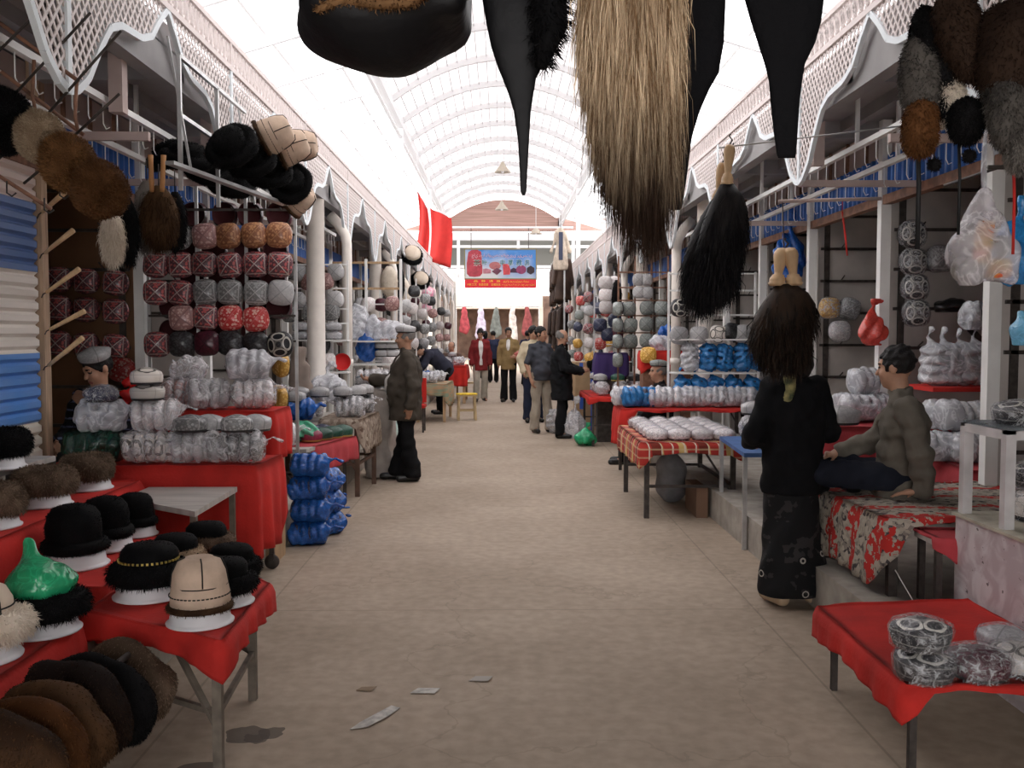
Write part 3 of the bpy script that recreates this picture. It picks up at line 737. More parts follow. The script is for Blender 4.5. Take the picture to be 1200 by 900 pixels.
F_black = fur_mat('black_fur', (.003, .003, .0035), (.009, .0085, .009))
F_karakul = fur_mat('black_curly_fur', (.003, .003, .003), (.009, .009, .01))
F_brown = fur_mat('brown_fur', (.07, .035, .015), (.22, .12, .055))
F_dbrown = fur_mat('dark_brown_fur', (.03, .015, .008), (.09, .05, .025))
F_golden = fur_mat('golden_brown_fur', (.1, .045, .017), (.25, .125, .05))
F_rust = fur_mat('rust_brown_fur', (.07, .03, .011), (.17, .08, .035))
F_ash = fur_mat('ash_brown_fur', (.07, .045, .03), (.22, .155, .11))
F_cream = fur_mat('cream_fur', (.5, .42, .33), (.68, .6, .5))
F_wool = fur_mat('white_wool_fur', (.62, .52, .42), (.8, .72, .62))
F_grey = fur_mat('grey_rabbit_fur', (.06, .055, .05), (.2, .18, .16))
M_suede = mat('beige_suede', (.56, .42, .32), .85, noise=.12, nscale=12, bump=.15)
M_stitch = mat('black_stitching', (.02, .018, .016), .8)
M_enamel = mat('white_enamel', (.72, .71, .73), .35, noise=.05)
def lathe_hat(prof, fm, n_fur, flen, wdt=.0016, sx=1, sy=1, wob=.02, seed=0, flow=(0, 0, -1), fl=.45, n=36):
    mb = MB(); mb.lathe(prof, n, sx=sx, sy=sy, wob=wob, seed=seed); me = mb.mesh('fur', fm)
    if n_fur: fur(me, n_fur, flen, wdt, flow, fl, .35, seed)
    return me
# black dome hat with a rolled brim
def mk_bucket():
    t = thing('fur_hat', 'h', 'hat')
    link('crown', lathe_hat([(.11, .03), (.117, .06), (.118, .12), (.11, .17), (.088, .2), (.045, .215), (.002, .217)], F_black, 1800, .010, seed=1), t)
    link('brim', lathe_hat([(.108, .012), (.128, .004), (.143, .016), (.146, .036), (.134, .056), (.116, .06)], F_black, 1500, .014, seed=2), t); return t
def mk_pill(fm, name='fur_hat'):
    def mk():
        t = thing(name, 'h', 'hat')
        mb = MB(); mb.lathe([(.115, .0), (.146, .012), (.162, .05), (.16, .1), (.142, .135), (.105, .15), (.06, .142), (.002, .136)], 36, sx=1.06, sy=.94, wob=.03, seed=4); me = mb.mesh('fur', fm)
        fur(me, 6000, .03, .0015, (0, 0, -1), .5, .4, 5); link('fur', me, t); return t
    return mk
def mk_cuff(fm_crown, fm_cuff, band=None):           # low crown with a wide fur cuff
    def mk():
        t = thing('fur_hat', 'h', 'hat')
        link('crown', lathe_hat([(.115, .05), (.12, .09), (.116, .13), (.095, .155), (.05, .165), (.002, .167)], fm_crown, 900, .008, seed=6), t)
        me = lathe_hat([(.112, .008), (.14, .0), (.158, .018), (.162, .05), (.15, .082), (.122, .086)], fm_cuff, 3200, .026, seed=7, wob=.03); link('cuff', me, t)
        if band:
            mb = MB()
            for i in range(40):
                a = 2*PI*i/40; mb.box((.121*math.cos(a), .121*math.sin(a), .098), (.006, .009, .009), 0, (0, 0, a))
            mb.build('beaded_band', band, t)
        return t
    return mk
def mk_suede(fm_trim, swirl=False):
    def mk():
        t = thing('suede_hat', 'h', 'hat')
        mb = MB(); mb.lathe([(.132, .02), (.13, .07), (.122, .12), (.115, .17), (.092, .222), (.06, .235), (.002, .215)], 32, wob=.015, seed=8); mb.build('crown', M_suede, t)
        st = MB()
        for zz in (.072, .112):
            for i in range(44):
                a = 2*PI*i/44; r_ = .132 if zz < .1 else .121
                st.box((r_*math.cos(a), r_*math.sin(a), zz), (.004, .012 if zz < .1 else .02, .005), 0, (0, 0, a))
        for a in (0, PI/2, PI, 3*PI/2):
            st.tube([(.124*math.cos(a), .124*math.sin(a), .118), (.117*math.cos(a), .117*math.sin(a), .172), (.094*math.cos(a), .094*math.sin(a), .224), (.06*math.cos(a), .06*math.sin(a), .237)], .0035, 5)
        st.build('stitching', M_stitch, t)
        link('fur_trim', lathe_hat([(.128, .0), (.142, .004), (.146, .018), (.136, .03), (.13, .03)], fm_trim, 1500, .014, seed=9), t); return t
    return mk
def mk_stand():
    mb = MB(); mb.lathe([(.138, 0), (.147, .003), (.149, .01), (.14, .016), (.134, .022), (.128, .056), (.118, .063), (.1, .066), (.002, .068)], 36); o = mb.build('display_bowl', M_enamel); o['category'] = 'bowl'; return o
H_bucket = Kind(mk_bucket); H_pill = Kind(mk_pill(F_brown)); H_ash = Kind(mk_pill(F_ash)); H_black = Kind(mk_pill(F_black))
F_b2 = fur_mat('deep_brown_fur', (.025, .012, .006), (.085, .043, .02)); F_rust2 = fur_mat('deep_rust_fur', (.05, .018, .006), (.13, .055, .02)); F_grey2 = fur_mat('dim_grey_fur', (.025, .023, .022), (.1, .09, .08)); F_db2 = fur_mat('blackish_brown_fur', (.01, .006, .005), (.035, .02, .013))
M_bead = mat('gold_beads', (.6, .45, .12), .35, metal=.6)
H_cuffk = Kind(mk_cuff(F_black, F_black, M_bead)); H_cuffb = Kind(mk_cuff(F_black, F_ash)); H_cufft = Kind(mk_cuff(F_black, fur_mat('tan_fur', (.3, .2, .12), (.5, .38, .27)))); H_suede = Kind(mk_suede(F_dbrown))
H_wool = Kind(mk_cuff(F_karakul, F_black))
K_stand = Kind(mk_stand)
def hat_on_stand(kind, label, loc, rz=0, scale=1.0, stand_label=None, tilt=(0, 0)):
    K_stand.put(stand_label or ('white bowl under the ' + ' '.join(label.split(',')[0].split()[:12])), loc, 0, 'bowls under the hats', scale=scale)
    return kind.put(label, Vector(loc) + Vector((0, 0, .064*scale)), rot=(tilt[0], tilt[1], rz), scale=scale)
# flattened fur cap hung over a rail (wide rounded slab with a folded crown)
def mk_slab(fm, seed=0):
    def mk():
        t = thing('fur_hat', 'h', 'hat'); s = SDF((-.24, -.13, -.2), (.24, .13, .2), .012)
        s.box((0, 0, -.04), (.33, .1, .2), .05, k=.03); s.ell((-.02, .0, .06), (.15, .065, .08), k=.04); s.ell((.02, -.03, -.02), (.165, .05, .12), k=.03)
        s.ell((.12, 0, -.05), (.06, .06, .09), k=.03); s.wrinkle(.01, 20, seed); me = s.mesh('fur', fm); fur(me, 9000, .015, .0013, (0, 0, -1), .75, .3, seed); link('fur', me, t); return t
    return mk
# horse-hair whisk: turned handle and a long tail of hair
def mk_whisk(n_handles=2, hair=None, L_=.68, wd=.155, hl=.2):
    def mk():
        t = thing('horsehair_whisk', 'h', 'whisk')
        for i in range(n_handles):
            x = (i - (n_handles-1)/2)*.05; mb = MB()
            mb.lathe([(.001, .2), (.014, .196), (.021, .18), (.023, .16), (.019, .12), (.013, .07), (.012, .055), (.018, .05), (.018, .042), (.022, .036), (.024, .02), (.022, .012), (.026, .006), (.02, -.01)], 18)
            mb.build('handle', M_handle, t, (x, -.01*i, 0), (0, (-.08 if i else .08)*(n_handles-1), 0))
        mb = MB(); mb.tube([(0, 0, .2), (.008, 0, .222), (-.004, 0, .24), (0, 0, .25)], .003, 6); mb.build('hook', M_iron, t)
        mb = MB(); k = 9; mb.tube([(.012*math.sin(i*.9), 0, -.0 - L_*.86*i/(k-1)) for i in range(k)], [.028, .06, .08, .088, .09, .086, .08, .07, .03], 16, flat=.75, up=(0, 1, 0)); me = mb.mesh('hair', hair)
        fur(me, 6000, hl, .0016, (0, 0, -1), .96, .14, 11); link('hair', me, t)
        t.scale = (wd/.155,)*2 + (1,); return t
    return mk
F_horse = fur_mat('black_horsehair', (.006, .006, .008), (.02, .018, .018), 10, stretch=(6, 6, .6), rough=.5)
F_horse2 = fur_mat('brown_black_horsehair', (.009, .007, .006), (.035, .022, .015), 10, stretch=(6, 6, .6), rough=.5)

# ---------------------------------------------------------------- tables and cloths
M_red = mat('red_table_cloth', (.5, .024, .018), .85, noise=.18, nscale=4, bump=.15, bscale=60)
M_redf = mat('faded_red_cloth', (.42, .05, .06), .85, noise=.2, nscale=4, bump=.15, bscale=60)
M_board = mat('worn_grey_board', (.42, .39, .36), .6, noise=.15, nscale=2.5, stretch=(1, 8, 1))
def table(name, label, cor, z, zf=0.0, mtop=None, mleg=None, leg=.035, th=.03, brace=True, lean=0, wheels=False, cat='table'):
    """cor: near-left, near-right, far-right, far-left (x, y)"""
    mtop = mtop or M_board; mleg = mleg or M_iron
    cx = sum(c[0] for c in cor)/4; cy = sum(c[1] for c in cor)/4; t = thing(name, label, cat, (cx, cy, zf)); h = z - zf
    P = [Vector((c[0]-cx, c[1]-cy, 0)) for c in cor]; mb = MB()
    mb.add([p + Vector((0, 0, h-th)) for p in P] + [p + Vector((0, 0, h)) for p in P], [(3, 2, 1, 0), (4, 5, 6, 7), (0, 1, 5, 4), (1, 2, 6, 5), (2, 3, 7, 6), (3, 0, 4, 7)]); mb.build('tabletop', mtop, t)
    Q = [p*(1 - .03/max(p.length, .1)*1.2) for p in P]
    for q in Q:
        mb = MB(); z0 = .1 if wheels else (KH if zf == 0 and (q.x + cx < KL or (q.x + cx > KR and q.y + cy > 3.75)) else 0); mb.bar((q.x, q.y, z0), (q.x, q.y, h-th), leg); o = mb.build('leg', mleg, t)
        if wheels:
            mb = MB(); mb.lathe([(.01, -.014), (.045, -.014), (.05, -.008), (.05, .008), (.045, .014), (.01, .014)], 18, M=Matrix.Rotation(PI/2, 4, 'X')); mb.box((0, 0, .035), (.03, .045, .05), 0); mb.build('caster', M_iron, o, (q.x, q.y, .05))
    if brace:
        for i, j in ((0, 1), (1, 2), (3, 2)):
            mb = MB(); mb.bar((Q[i].x, Q[i].y, h*.42), (Q[j].x, Q[j].y, h*.42), leg*.6); mb.build('stretcher', mleg, t)
        mb = MB(); e = (Q[0]-Q[1]).normalized(); mb.bar(Q[1] + Vector((0, 0, h*.3)), Q[1] + e*.28 + Vector((0, 0, h-th)), leg*.7, leg*.4); mb.build('brace', mleg, t)
    return t
def cloth(name, label, cor, z, drops, m, seed=0, amp=.02, wl=.16, lift=.006, cat='tablecloth', corner=.06, N_=26, flare=.015, th=.004):
    """cloth spread on a surface and hanging down: drops = near, right, far, left"""
    rs = random.Random(seed); P = [Vector((*c, z + lift)) for c in cor]; mb = MB()
    G = [[P[0]*(1-u)*(1-v) + P[1]*u*(1-v) + P[2]*u*v + P[3]*(1-u)*v for u in [i/N_ for i in range(N_+1)]] for v in [j/N_ for j in range(N_+1)]]
    idx = [(0, i) for i in range(N_)] + [(j, N_) for j in range(N_)] + [(N_, N_-i) for i in range(N_)] + [(N_-j, 0) for j in range(N_)]
    cen = sum(P, Vector())/4; V = [p.copy() for r_ in G for p in r_]
    for v in V: v.z += .002*math.sin(v.x*17+seed) + .002*math.sin(v.y*13)
    F = [(j*(N_+1)+i, j*(N_+1)+i+1, (j+1)*(N_+1)+i+1, (j+1)*(N_+1)+i) for j in range(N_) for i in range(N_)]
    nrm = []
    for s in range(4):
        e = (P[(s+1) % 4]-P[s]).normalized(); nrm.append(Vector((e.y, -e.x, 0)))
    ring = [j*(N_+1)+i for j, i in idx]; K = 9; prev = ring; ph = rs.random()*6
    nper = len(idx); run_ = 0; base = [V[q].copy() for q in ring]
    side = [k//N_ for k in range(nper)]; fr = [(k % N_)/N_ for k in range(nper)]
    dist = [0]
    for k in range(1, nper): dist.append(dist[-1] + (base[k]-base[k-1]).length)
    for kk in range(1, K+1):
        cur = []
        for k in range(nper):
            s, f = side[k], fr[k]; n = nrm[s]; d = drops[s]; cb = 0
            if f == 0: n = (nrm[s] + nrm[s-1]).normalized(); d = (drops[s]+drops[s-1])/2; cb = 1
            else:
                e0 = max(0, 1 - f*N_/3); e1 = max(0, 1 - (1-f)*N_/3); cb = max(e0, e1)
                if e1 > 0: d = d*(1-e1/2) + drops[(s+1) % 4]*e1/2
                if e0 > 0: d = d*(1-e0/2) + drops[s-1]*e0/2
            d += corner*cb*(d > .02) + .012*math.sin(dist[k]*9 + ph)*(d > .02)
            t = kk/K; wv = math.sin(dist[k]/wl*2*PI + ph + .7*math.sin(dist[k]*5)) + .5*math.sin(dist[k]/wl*3.3 + 1.3)
            off = .006 + flare*min(1, t*3) + amp*t*wv + amp*t*.6
            V.append(base[k] + n*max(.004, off) + Vector((0, 0, -d*t))); cur.append(len(V)-1)
        for k in range(nper): F.append((prev[k], cur[k], cur[(k+1) % nper], prev[(k+1) % nper])[::-1])
        prev = cur
    mb.add(V, F, 0, True); me = mb.mesh(name, m)
    o = link(name, me); tag(o, label, cat)
    md = o.modifiers.new('thickness', 'SOLIDIFY'); md.thickness = th; md.offset = -1
    return o
# wire display rack: uprights and rails, each a bar of its own
def rack(label, x0, x1, y, z0, z1, rows, nup, m, name='display_rack', rw=.018, cat='rack', pegs=None, group=None, mu=None):
    t = thing(name, label, cat, ((x0+x1)/2, y, z0), group=group); hw = (x1-x0)/2
    u_ = MB().bar((0, 0, 0), (0, 0, z1-z0), rw*1.3).mesh('upright', mu or m)
    for i in range(nup): link('upright', u_, t, (-hw + 2*hw*i/(nup-1), 0, 0))
    r_ = MB().bar((-hw, 0, 0), (hw, 0, 0), rw)
    if pegs:
        for px in pegs: r_.tube([(px - (x0+x1)/2, 0, 0), (px - (x0+x1)/2, -.07, .012)], .004, 5)
    rm = r_.mesh('rail', m)
    for z in rows: link('rail', rm, t, (0, -rw*.6, z-z0))
    return t
# ================================================================== left side of the aisle
M_grimy = mat('grimy_angle_iron', (.15, .125, .1), .6, noise=.3, nscale=12)
# stepped benches with red cloth, fur hats on white bowls
table('low_bench', 'low bench under the front row of big black dome hats', [(-2.18, 4.15), (-1.74, 4.15), (-1.8, 5.12), (-2.15, 5.42)], .5, mtop=M_board, brace=False)
cloth('red_cloth', 'red cloth on the bench under the big black dome hats', [(-2.2, 4.13), (-1.72, 4.13), (-1.78, 5.14), (-2.16, 5.44)], .5, [.2, .22, .02, .02], M_red, 1)
table('middle_bench', 'bench carrying the shaggy brown fur hats', [(-2.5, 4.0), (-2.2, 4.0), (-2.2, 5.8), (-2.5, 5.8)], .7, brace=False)
cloth('red_cloth', 'red cloth under the shaggy brown fur hats', [(-2.52, 3.98), (-2.19, 3.98), (-2.19, 5.82), (-2.52, 5.82)], .7, [.2, .19, .02, .02], M_red, 2)
table('tall_bench', 'tallest bench, along the striped shutter, carrying black fur hats', [(-2.79, 4.2), (-2.54, 4.2), (-2.54, 5.5), (-2.79, 5.5)], .9, brace=False)
table('hat_table', 'low iron-legged table with red cloth nearest the aisle, carrying the beige suede hat', [(-1.6, 3.8), (-1.02, 3.44), (-1.05, 4.16), (-1.6, 4.8)], .5, mtop=M_wood, mleg=M_grimy, leg=.034)
cloth('red_cloth', 'red cloth with a drooping corner under the beige suede hat', [(-1.63, 3.78), (-1.0, 3.4), (-1.02, 4.2), (-1.61, 4.84)], .5, [.09, .1, .05, .03], M_red, 3, corner=.05, amp=.01)
table('corner_table', 'table at the left edge of the photo under the white wool hat', [(-2.5, 2.5), (-1.64, 2.5), (-1.64, 3.58), (-2.5, 3.58)], .5, brace=False)
cloth('red_cloth', 'red cloth hanging off the table under the white wool hat', [(-2.5, 2.45), (-1.6, 2.45), (-1.6, 3.62), (-2.5, 3.62)], .5, [.2, .2, .2, .05], M_red, 4, amp=.014)
zt = .508
for i, (x, y, s) in enumerate(((-2.0, 4.5, 1.04), (-2.0, 4.86, .95), (-1.98, 5.19, .82))):
    hat_on_stand(H_bucket, '%s big black dome-shaped fur hat in the row beside the brown hats' % ('nearest', 'middle', 'farthest')[i], (x, y, zt), i*.7, s)
for i, (x, y) in enumerate(((-2.35, 4.42), (-2.36, 4.98), (-2.36, 5.5))):
    hat_on_stand(H_ash, '%s shaggy brown fur hat in the row before the striped shutter' % ('nearest', 'middle', 'farthest')[i], (x, y, .708), i*.9, .93)
for i, (x, y) in enumerate(((-2.62, 4.62), (-2.6, 4.98))):
    hat_on_stand(H_black, ('black fur pillbox hat at the left photo edge against the shutter', 'black fur pillbox hat on the tall bench close to the timber post')[i], (x, y, .902), i, .96)
hat_on_stand(H_cuffk, 'black fur hat with a gold beaded band, left of the beige suede hat', (-1.46, 3.97, zt), .3, .98)
hat_on_stand(H_suede, 'beige suede hat with black stitching and brown fur trim', (-1.135, 3.6, zt), .4, .84)
hat_on_stand(H_cufft, 'black hat with a tan fur cuff behind the gold-banded hat', (-1.47, 4.32, zt), .2, .82)
hat_on_stand(H_cuffb, 'black hat with an ash-brown fur cuff, farthest on the front hat table', (-1.42, 4.62, zt), 1.2, .8)
hat_on_stand(H_wool, 'black fur hat just behind the beige suede hat', (-1.12, 3.87, zt), .7, .8)
hat_on_stand(H_wool, 'black fur hat at the aisle-side far corner of the front hat table', (-1.17, 4.15, zt), 2.1, .78)
# white wool hat, hat under a green bag
def mk_whitewool():
    t = thing('wool_hat', 'h', 'hat')
    mb = MB(); mb.lathe([(.12, .05), (.12, .1), (.115, .14), (.095, .18), (.05, .2), (.002, .2)], 28, wob=.02, seed=3); mb.build('crown', mat('pale_suede', (.68, .56, .44), .85, noise=.1, bump=.1), t)
    st = MB(); st.tube([(.122*math.cos(a), .122*math.sin(a), .12) for a in [i*2*PI/36 for i in range(37)]], .003, 5)
    for a in (0, PI/2, PI, 4.7): st.tube([(.122*math.cos(a), .122*math.sin(a), .1), (.117*math.cos(a), .117*math.sin(a), .142), (.097*math.cos(a), .097*math.sin(a), .182), (.05*math.cos(a), .05*math.sin(a), .203)], .003, 5)
    st.build('stitching', M_stitch, t)
    link('cuff', lathe_hat([(.112, .01), (.15, .0), (.172, .025), (.175, .06), (.158, .095), (.12, .1)], F_wool, 4200, .03, seed=17, wob=.05), t); return t
K_ww = Kind(mk_whitewool)
hat_on_stand(K_ww, 'white wool-cuffed suede hat at the left edge of the photo', (-1.76, 3.2, zt), 1.2, .98)
def mk_baghat():
    t = thing('bagged_hat', 'h', 'hat')
    link('cuff', lathe_hat([(.112, .01), (.15, .0), (.168, .02), (.17, .06), (.152, .09), (.1, .1), (.002, .11)], F_black, 3600, .03, seed=27, wob=.04), t)
    s = SDF((-.2, -.2, .04), (.2, .2, .36), .008); s.ell((0, 0, .13), (.13, .13, .095), k=.03); s.cone((-.05, 0, .18), (-.1, .01, .27), .06, .03, k=.05, flat=(1.3, .6, 1)); s.wrinkle(.006, 34, 5); s.box((0, 0, .05), (1, 1, .06), .001, k=0, cut=True)
    link('plastic_bag', s.mesh('bag', FILMGR), t); return t
hat_on_stand(Kind(mk_baghat), 'black fur-cuffed hat with a green plastic bag over its crown', (-1.68, 3.5, zt), -.6, .92)
# fur caps hanging in a row on a rail below
t = thing('hanging_rail', 'low iron rail holding the row of hanging fur caps', 'rail', (-1.3, 2.9, .5))
MB().tube([(-.02, -.75, 0), (-.02, .5, -.04)], .012, 8).build('bar', M_iron, t)
for y in (-.7, -.1, .3): MB().bar((-.02, y, -.02), (-.36, y, -.1), .02).build('bracket', M_iron, t)
for i, (px, py, Y, fm, lab, sc) in enumerate(((152, 792, 3.42, F_ash, 'light ash-brown fur cap, farthest on the low rail', .95), (118, 812, 3.16, F_black, 'black fur cap hanging just before the ash-brown one', 1.0), (92, 826, 2.96, F_db2, 'blackish-brown fur cap hanging between the black and the brown ones', 1.0),
        (68, 850, 2.77, F_b2, 'brown fur cap with a raised seam hanging third from the near end', .95), (38, 872, 2.6, F_rust2, 'rust-brown fur cap, second from the near end of the low rail', .95), (4, 892, 2.44, F_b2, 'nearest dark brown fur cap cut by the bottom left corner of the photo', .9))):
    o = mk_slab(fm, 30+i)(); o['label'] = lab; o['group'] = 'fur caps on the low rail'; o.location = at(px, py, Y); o.rotation_euler = (0, .12, -.25 + .04*i); o.scale = (sc,)*3
# wooden-topped table and the red-clothed trolley
table('wooden_table', 'bare grey wooden table beside the black dome hats', [(-2.16, 5.5), (-1.62, 5.08), (-1.62, 5.9), (-2.16, 5.9)], .655, mleg=M_grimy, leg=.032, brace=False)
table('trolley_table', 'trolley table on casters under a long red cloth, piled with bags of caps', [(-2.8, 6.0), (-1.56, 6.0), (-1.52, 6.5), (-2.8, 6.5)], .77, wheels=True, brace=False, leg=.03)
cloth('red_cloth', 'long red cloth over the trolley table behind the bare wooden table', [(-2.82, 5.97), (-1.53, 5.97), (-1.49, 6.53), (-2.82, 6.53)], .77, [.52, .56, .1, .05], M_red, 6, amp=.02, wl=.2)
ze = .782
bundle('dark green bag of caps at the left end of the trolley table', (-2.58, 6.12, ze), 5, 'green', FILMD, .1, seed=1)
bundle('grey crinkled bag of caps on the dark green bag before the seated shopkeeper', (-2.53, 6.12, ze+.195), 4, 'silver', FILMG, .1, seed=2)
cap('navy_wrapped', 'dark cap in shiny plastic on top of the grey crinkled bag', (-2.52, 6.1, ze+.385), scale=.95)
bundle('clear bag of cream caps, bottom of the pile left on the trolley', (-2.2, 6.1, ze), 5, 'white', FILM, 0, seed=3)
bundle('clear bag of cream caps lying on the bottom bag, second layer of the pile', (-2.19, 6.11, ze+.198), 4, 'pinkwhite', FILM, .15, seed=4)
cap('white', 'cream swirl-patterned cap, lower of two on the tall cream pile', (-2.23, 6.1, ze+.395))
cap('white', 'cream swirl-patterned cap, topmost on the tall cream pile', (-2.235, 6.1, ze+.495), (0, 0, .4))
bundle('clear bag of grey caps in the middle of the trolley table', (-1.94, 6.1, ze), 4, 'silver', FILM, .1, seed=5)
bundle('clear bag of grey caps at the aisle end of the trolley table', (-1.68, 6.1, ze), 5, 'grey', FILM, .05, seed=6)
cap('grey', 'dark grey cap on the middle clear bag, nearer one', (-1.95, 6.06, ze+.2)); cap('silver', 'grey cap behind the dark grey one on the middle clear bag', (-1.88, 6.2, ze+.19))
cap('grey', 'dark grey cap on the aisle-end clear bag, nearer one', (-1.66, 6.06, ze+.2), (0, 0, .3)); cap('silver', 'pale grey cap behind on the aisle-end clear bag', (-1.58, 6.2, ze+.19))
# raised red step with bags
mb = MB(); mb.box((0, 0, .53), (.78, .34, 1.06)); o = mb.build('display_step', M_wood, None, (-1.95, 6.76, 0)); tag(o, 'raised wooden display step under red cloth, behind the trolley table', 'stand')
cloth('red_cloth', 'red cloth over the raised step behind the trolley table', [(-2.36, 6.56), (-1.55, 6.56), (-1.53, 6.96), (-2.36, 6.96)], 1.065, [.3, .34, .05, .05], M_red, 7, amp=.014)
bundle('clear bag of patterned caps at the left of the raised red step', (-2.24, 6.74, 1.075), 3, 'rose', FILM, .2, seed=7)
bundle('knotted clear bag of caps in the middle of the raised red step', (-2.03, 6.7, 1.075), 4, 'silver', FILM, .5, seed=8)
lump_bag('crumpled empty-looking clear bag on top of the patterned-cap bag', (-2.18, 6.78, 1.27), FILM, (.26, .2, .17), 3, tied=False)
bundle('clear bag of pink and white caps at the aisle end of the raised step', (-1.72, 6.72, 1.075), 4, 'pinkwhite', FILM, .2, seed=9)
bundle('milky bag of maroon velvet caps on top of the pink and white caps', (-1.76, 6.74, 1.272), 4, 'maroon', FILMG, .1, seed=10)
lump_bag('orange bag at the left end of the raised step beside the rack post', (-2.43, 6.72, 1.06), film('orange_bag', (.75, .3, .02), .7, .2), (.17, .15, .15), 4)
lump_bag('small red bag hanging left of the orange bag', (-2.58, 6.7, 1.1), film('red_bag', (.6, .02, .02), .75, .2), (.08, .08, .14), 5)
# rack of caps across the veranda
YR = 7.55; PXR = [185, 214, 243, 272, 301, 329]
xs = [at(p, 340, YR).x for p in PXR]; rz_ = [at(243, y, YR).z for y in (277, 310, 343, 373, 403)]
rack('tall dark iron rack of embroidered caps across the left veranda', xs[0]-.1, xs[-1]+.1, YR+.08, KH, 2.75, [z+.02 for z in rz_] + [2.56], 4, M_iron, pegs=xs, mu=M_steel)
rows = [[None, 'grey', 'rose', 'orange', 'orange', 'orange'], ['red']*5 + ['red'], ['red', 'red', 'grey', 'grey', 'grey', 'silver'], [None, 'rose', 'red', 'scarlet', 'scarlet', None], ['red', 'dark', 'maroon', 'dark', 'dark', 'swirl']]
nmk = {'grey': 'dark grey', 'rose': 'dusty rose', 'orange': 'orange-brown', 'red': 'red and black', 'silver': 'pale grey', 'scarlet': 'bright scarlet', 'dark': 'black', 'maroon': 'dark maroon', 'swirl': 'black and white'}
for i, r_ in enumerate(rows):
    for j, kd in enumerate(r_):
        if kd: cap(kd, '%s square cap, %s row of the dark rack, %s from left' % (nmk[kd], ROWS[i], ORD[j - (1 if r_[0] is None else 0)]), (xs[j] + rnd.uniform(-.008, .008), YR + .01, rz_[i] + rnd.uniform(-.008, .008)), (PI/2, rnd.uniform(-.12, .12), rnd.uniform(-.2, .2)), 1.0, 'embroidered caps on the dark rack')
k = 0
for y, pl in ((251, [226, 262, 292, 326]), (292, [215, 250, 288, 322]), (326, [225, 258, 290, 320]), (359, [200, 232, 266, 298, 326]), (389, [200, 232, 262, 296])):
    for j, p in enumerate(pl):
        P = at(p, y, YR + .17); cap('maroon', 'maroon cap showing its inside, %s from left, %s back row, dark rack' % (ORD[j], ROWS[(251, 292, 326, 359, 389).index(y)]), P, (-PI/2, 0, 0), 1.0, 'maroon caps at the back of the dark rack')
# brown board inside the stall with red caps
for i, y in enumerate((330, 363, 404)):
    for j, p in enumerate((72, 104, 138)):
        cap('red', 'red and black cap on the brown board, %s row, %s from left' % (ROWS[i], ORD[j]), at(p, y + (j-1)*2, 7.72), (PI/2, rnd.uniform(-.1, .1), 0), 1.0, 'caps on the brown board')
cap('scarlet', 'scarlet cap low on the brown board beside the shopkeeper', at(146, 433, 7.72), (PI/2, .2, 0))
# whip handles on hooks along the timber post
stick = None
for i, (x0, y0, x1, y1) in enumerate(((55, 250, 81, 226), (58, 297, 90, 271), (60, 343, 97, 316), (64, 386, 103, 365), (62, 428, 101, 396))):
    a = at(x0, y0, 5.98) + Vector((0, -.06, 0)); b_ = at(x1, y1, 5.9); b_ = b_ + Vector((0, -.05, 0)); t = thing('whip_stick', '%s wooden whip stick from the top on the timber post' % ORD[i], 'stick', a, group='whip sticks on the timber post')
    MB().tube([(0, 0, 0), (b_-a)*.5, b_-a], [.011, .014, .017], 10).build('handle', M_handle, t); MB().tube([(0, 0, 0), (-.03, .02, -.01), (-.06, .06, -.03)], .004, 5).build('wire_hook', M_iron, t)
# next stall: red-clothed table with bags, blue bags on the floor
table('side_table', 'table with faded red cloth carrying coloured velvet caps', [(-2.5, 8.1), (-1.64, 8.1), (-1.44, 9.05), (-2.5, 9.2)], .62, leg=.032)
cloth('red_cloth', 'faded red cloth on the table with coloured velvet caps', [(-2.0, 8.3), (-1.6, 8.3), (-1.38, 9.12), (-2.0, 9.2)], .62, [.03, .22, .1, .02], M_redf, 8, amp=.012)
bundle('clear bag of pink patterned caps near the blue bags', (-1.93, 8.25, .632), 5, 'pinkwhite', FILM, .2, scale=1.02, seed=11)
cap('scarlet', 'bright red cap on the bag of pink patterned caps', (-1.96, 8.22, .835), scale=1.05)
lump_bag('pale green bag behind the bag of pink caps', (-1.78, 8.62, .632), film('pale_green_bag', (.1, .5, .3), .6, .25), (.3, .26, .18), 6, tied=False)
for j, kd in enumerate(('crimson', 'green', 'green', 'green')):
    cap(kd, '%s velvet cap with gold edging, %s of the row on the faded red cloth' % ('crimson' if kd == 'crimson' else 'green', ORD[j]), (-1.7 + .07*j, 8.62 + .14*j, .634), (0, 0, .3), 1.0, 'velvet caps on the faded red cloth')
for j in range(3): cap('crimson' if j == 0 else 'navy', 'dark velvet cap behind the gold-edged row, %s from the left' % ORD[j], (-1.86 + .08*j, 8.95 + .1*j, .634), (0, 0, .1), .95, 'dark velvet caps at the back of the faded red cloth')
for i in range(4):
    bundle('blue plastic bag of caps, %s from the top in the stack beside the red trolley' % ORD[3-i], (-1.455 + .01*(i % 2), 7.25, .002 + .172*i), 4, 'navy', FILMB, (-1)**i*.1, 'blue bags on the floor', scale=(.98, .98, .86), seed=20 + i % 2)
for i in range(3):
    bundle('blue plastic bag of caps, %s from the top in the stack behind, nearer the aisle' % ORD[2-i], (-1.36, 7.62, .002 + .172*i), 3, 'navy', FILMB, .9 + .2*i, 'blue bags on the floor', scale=(1, .9, .86), seed=22)
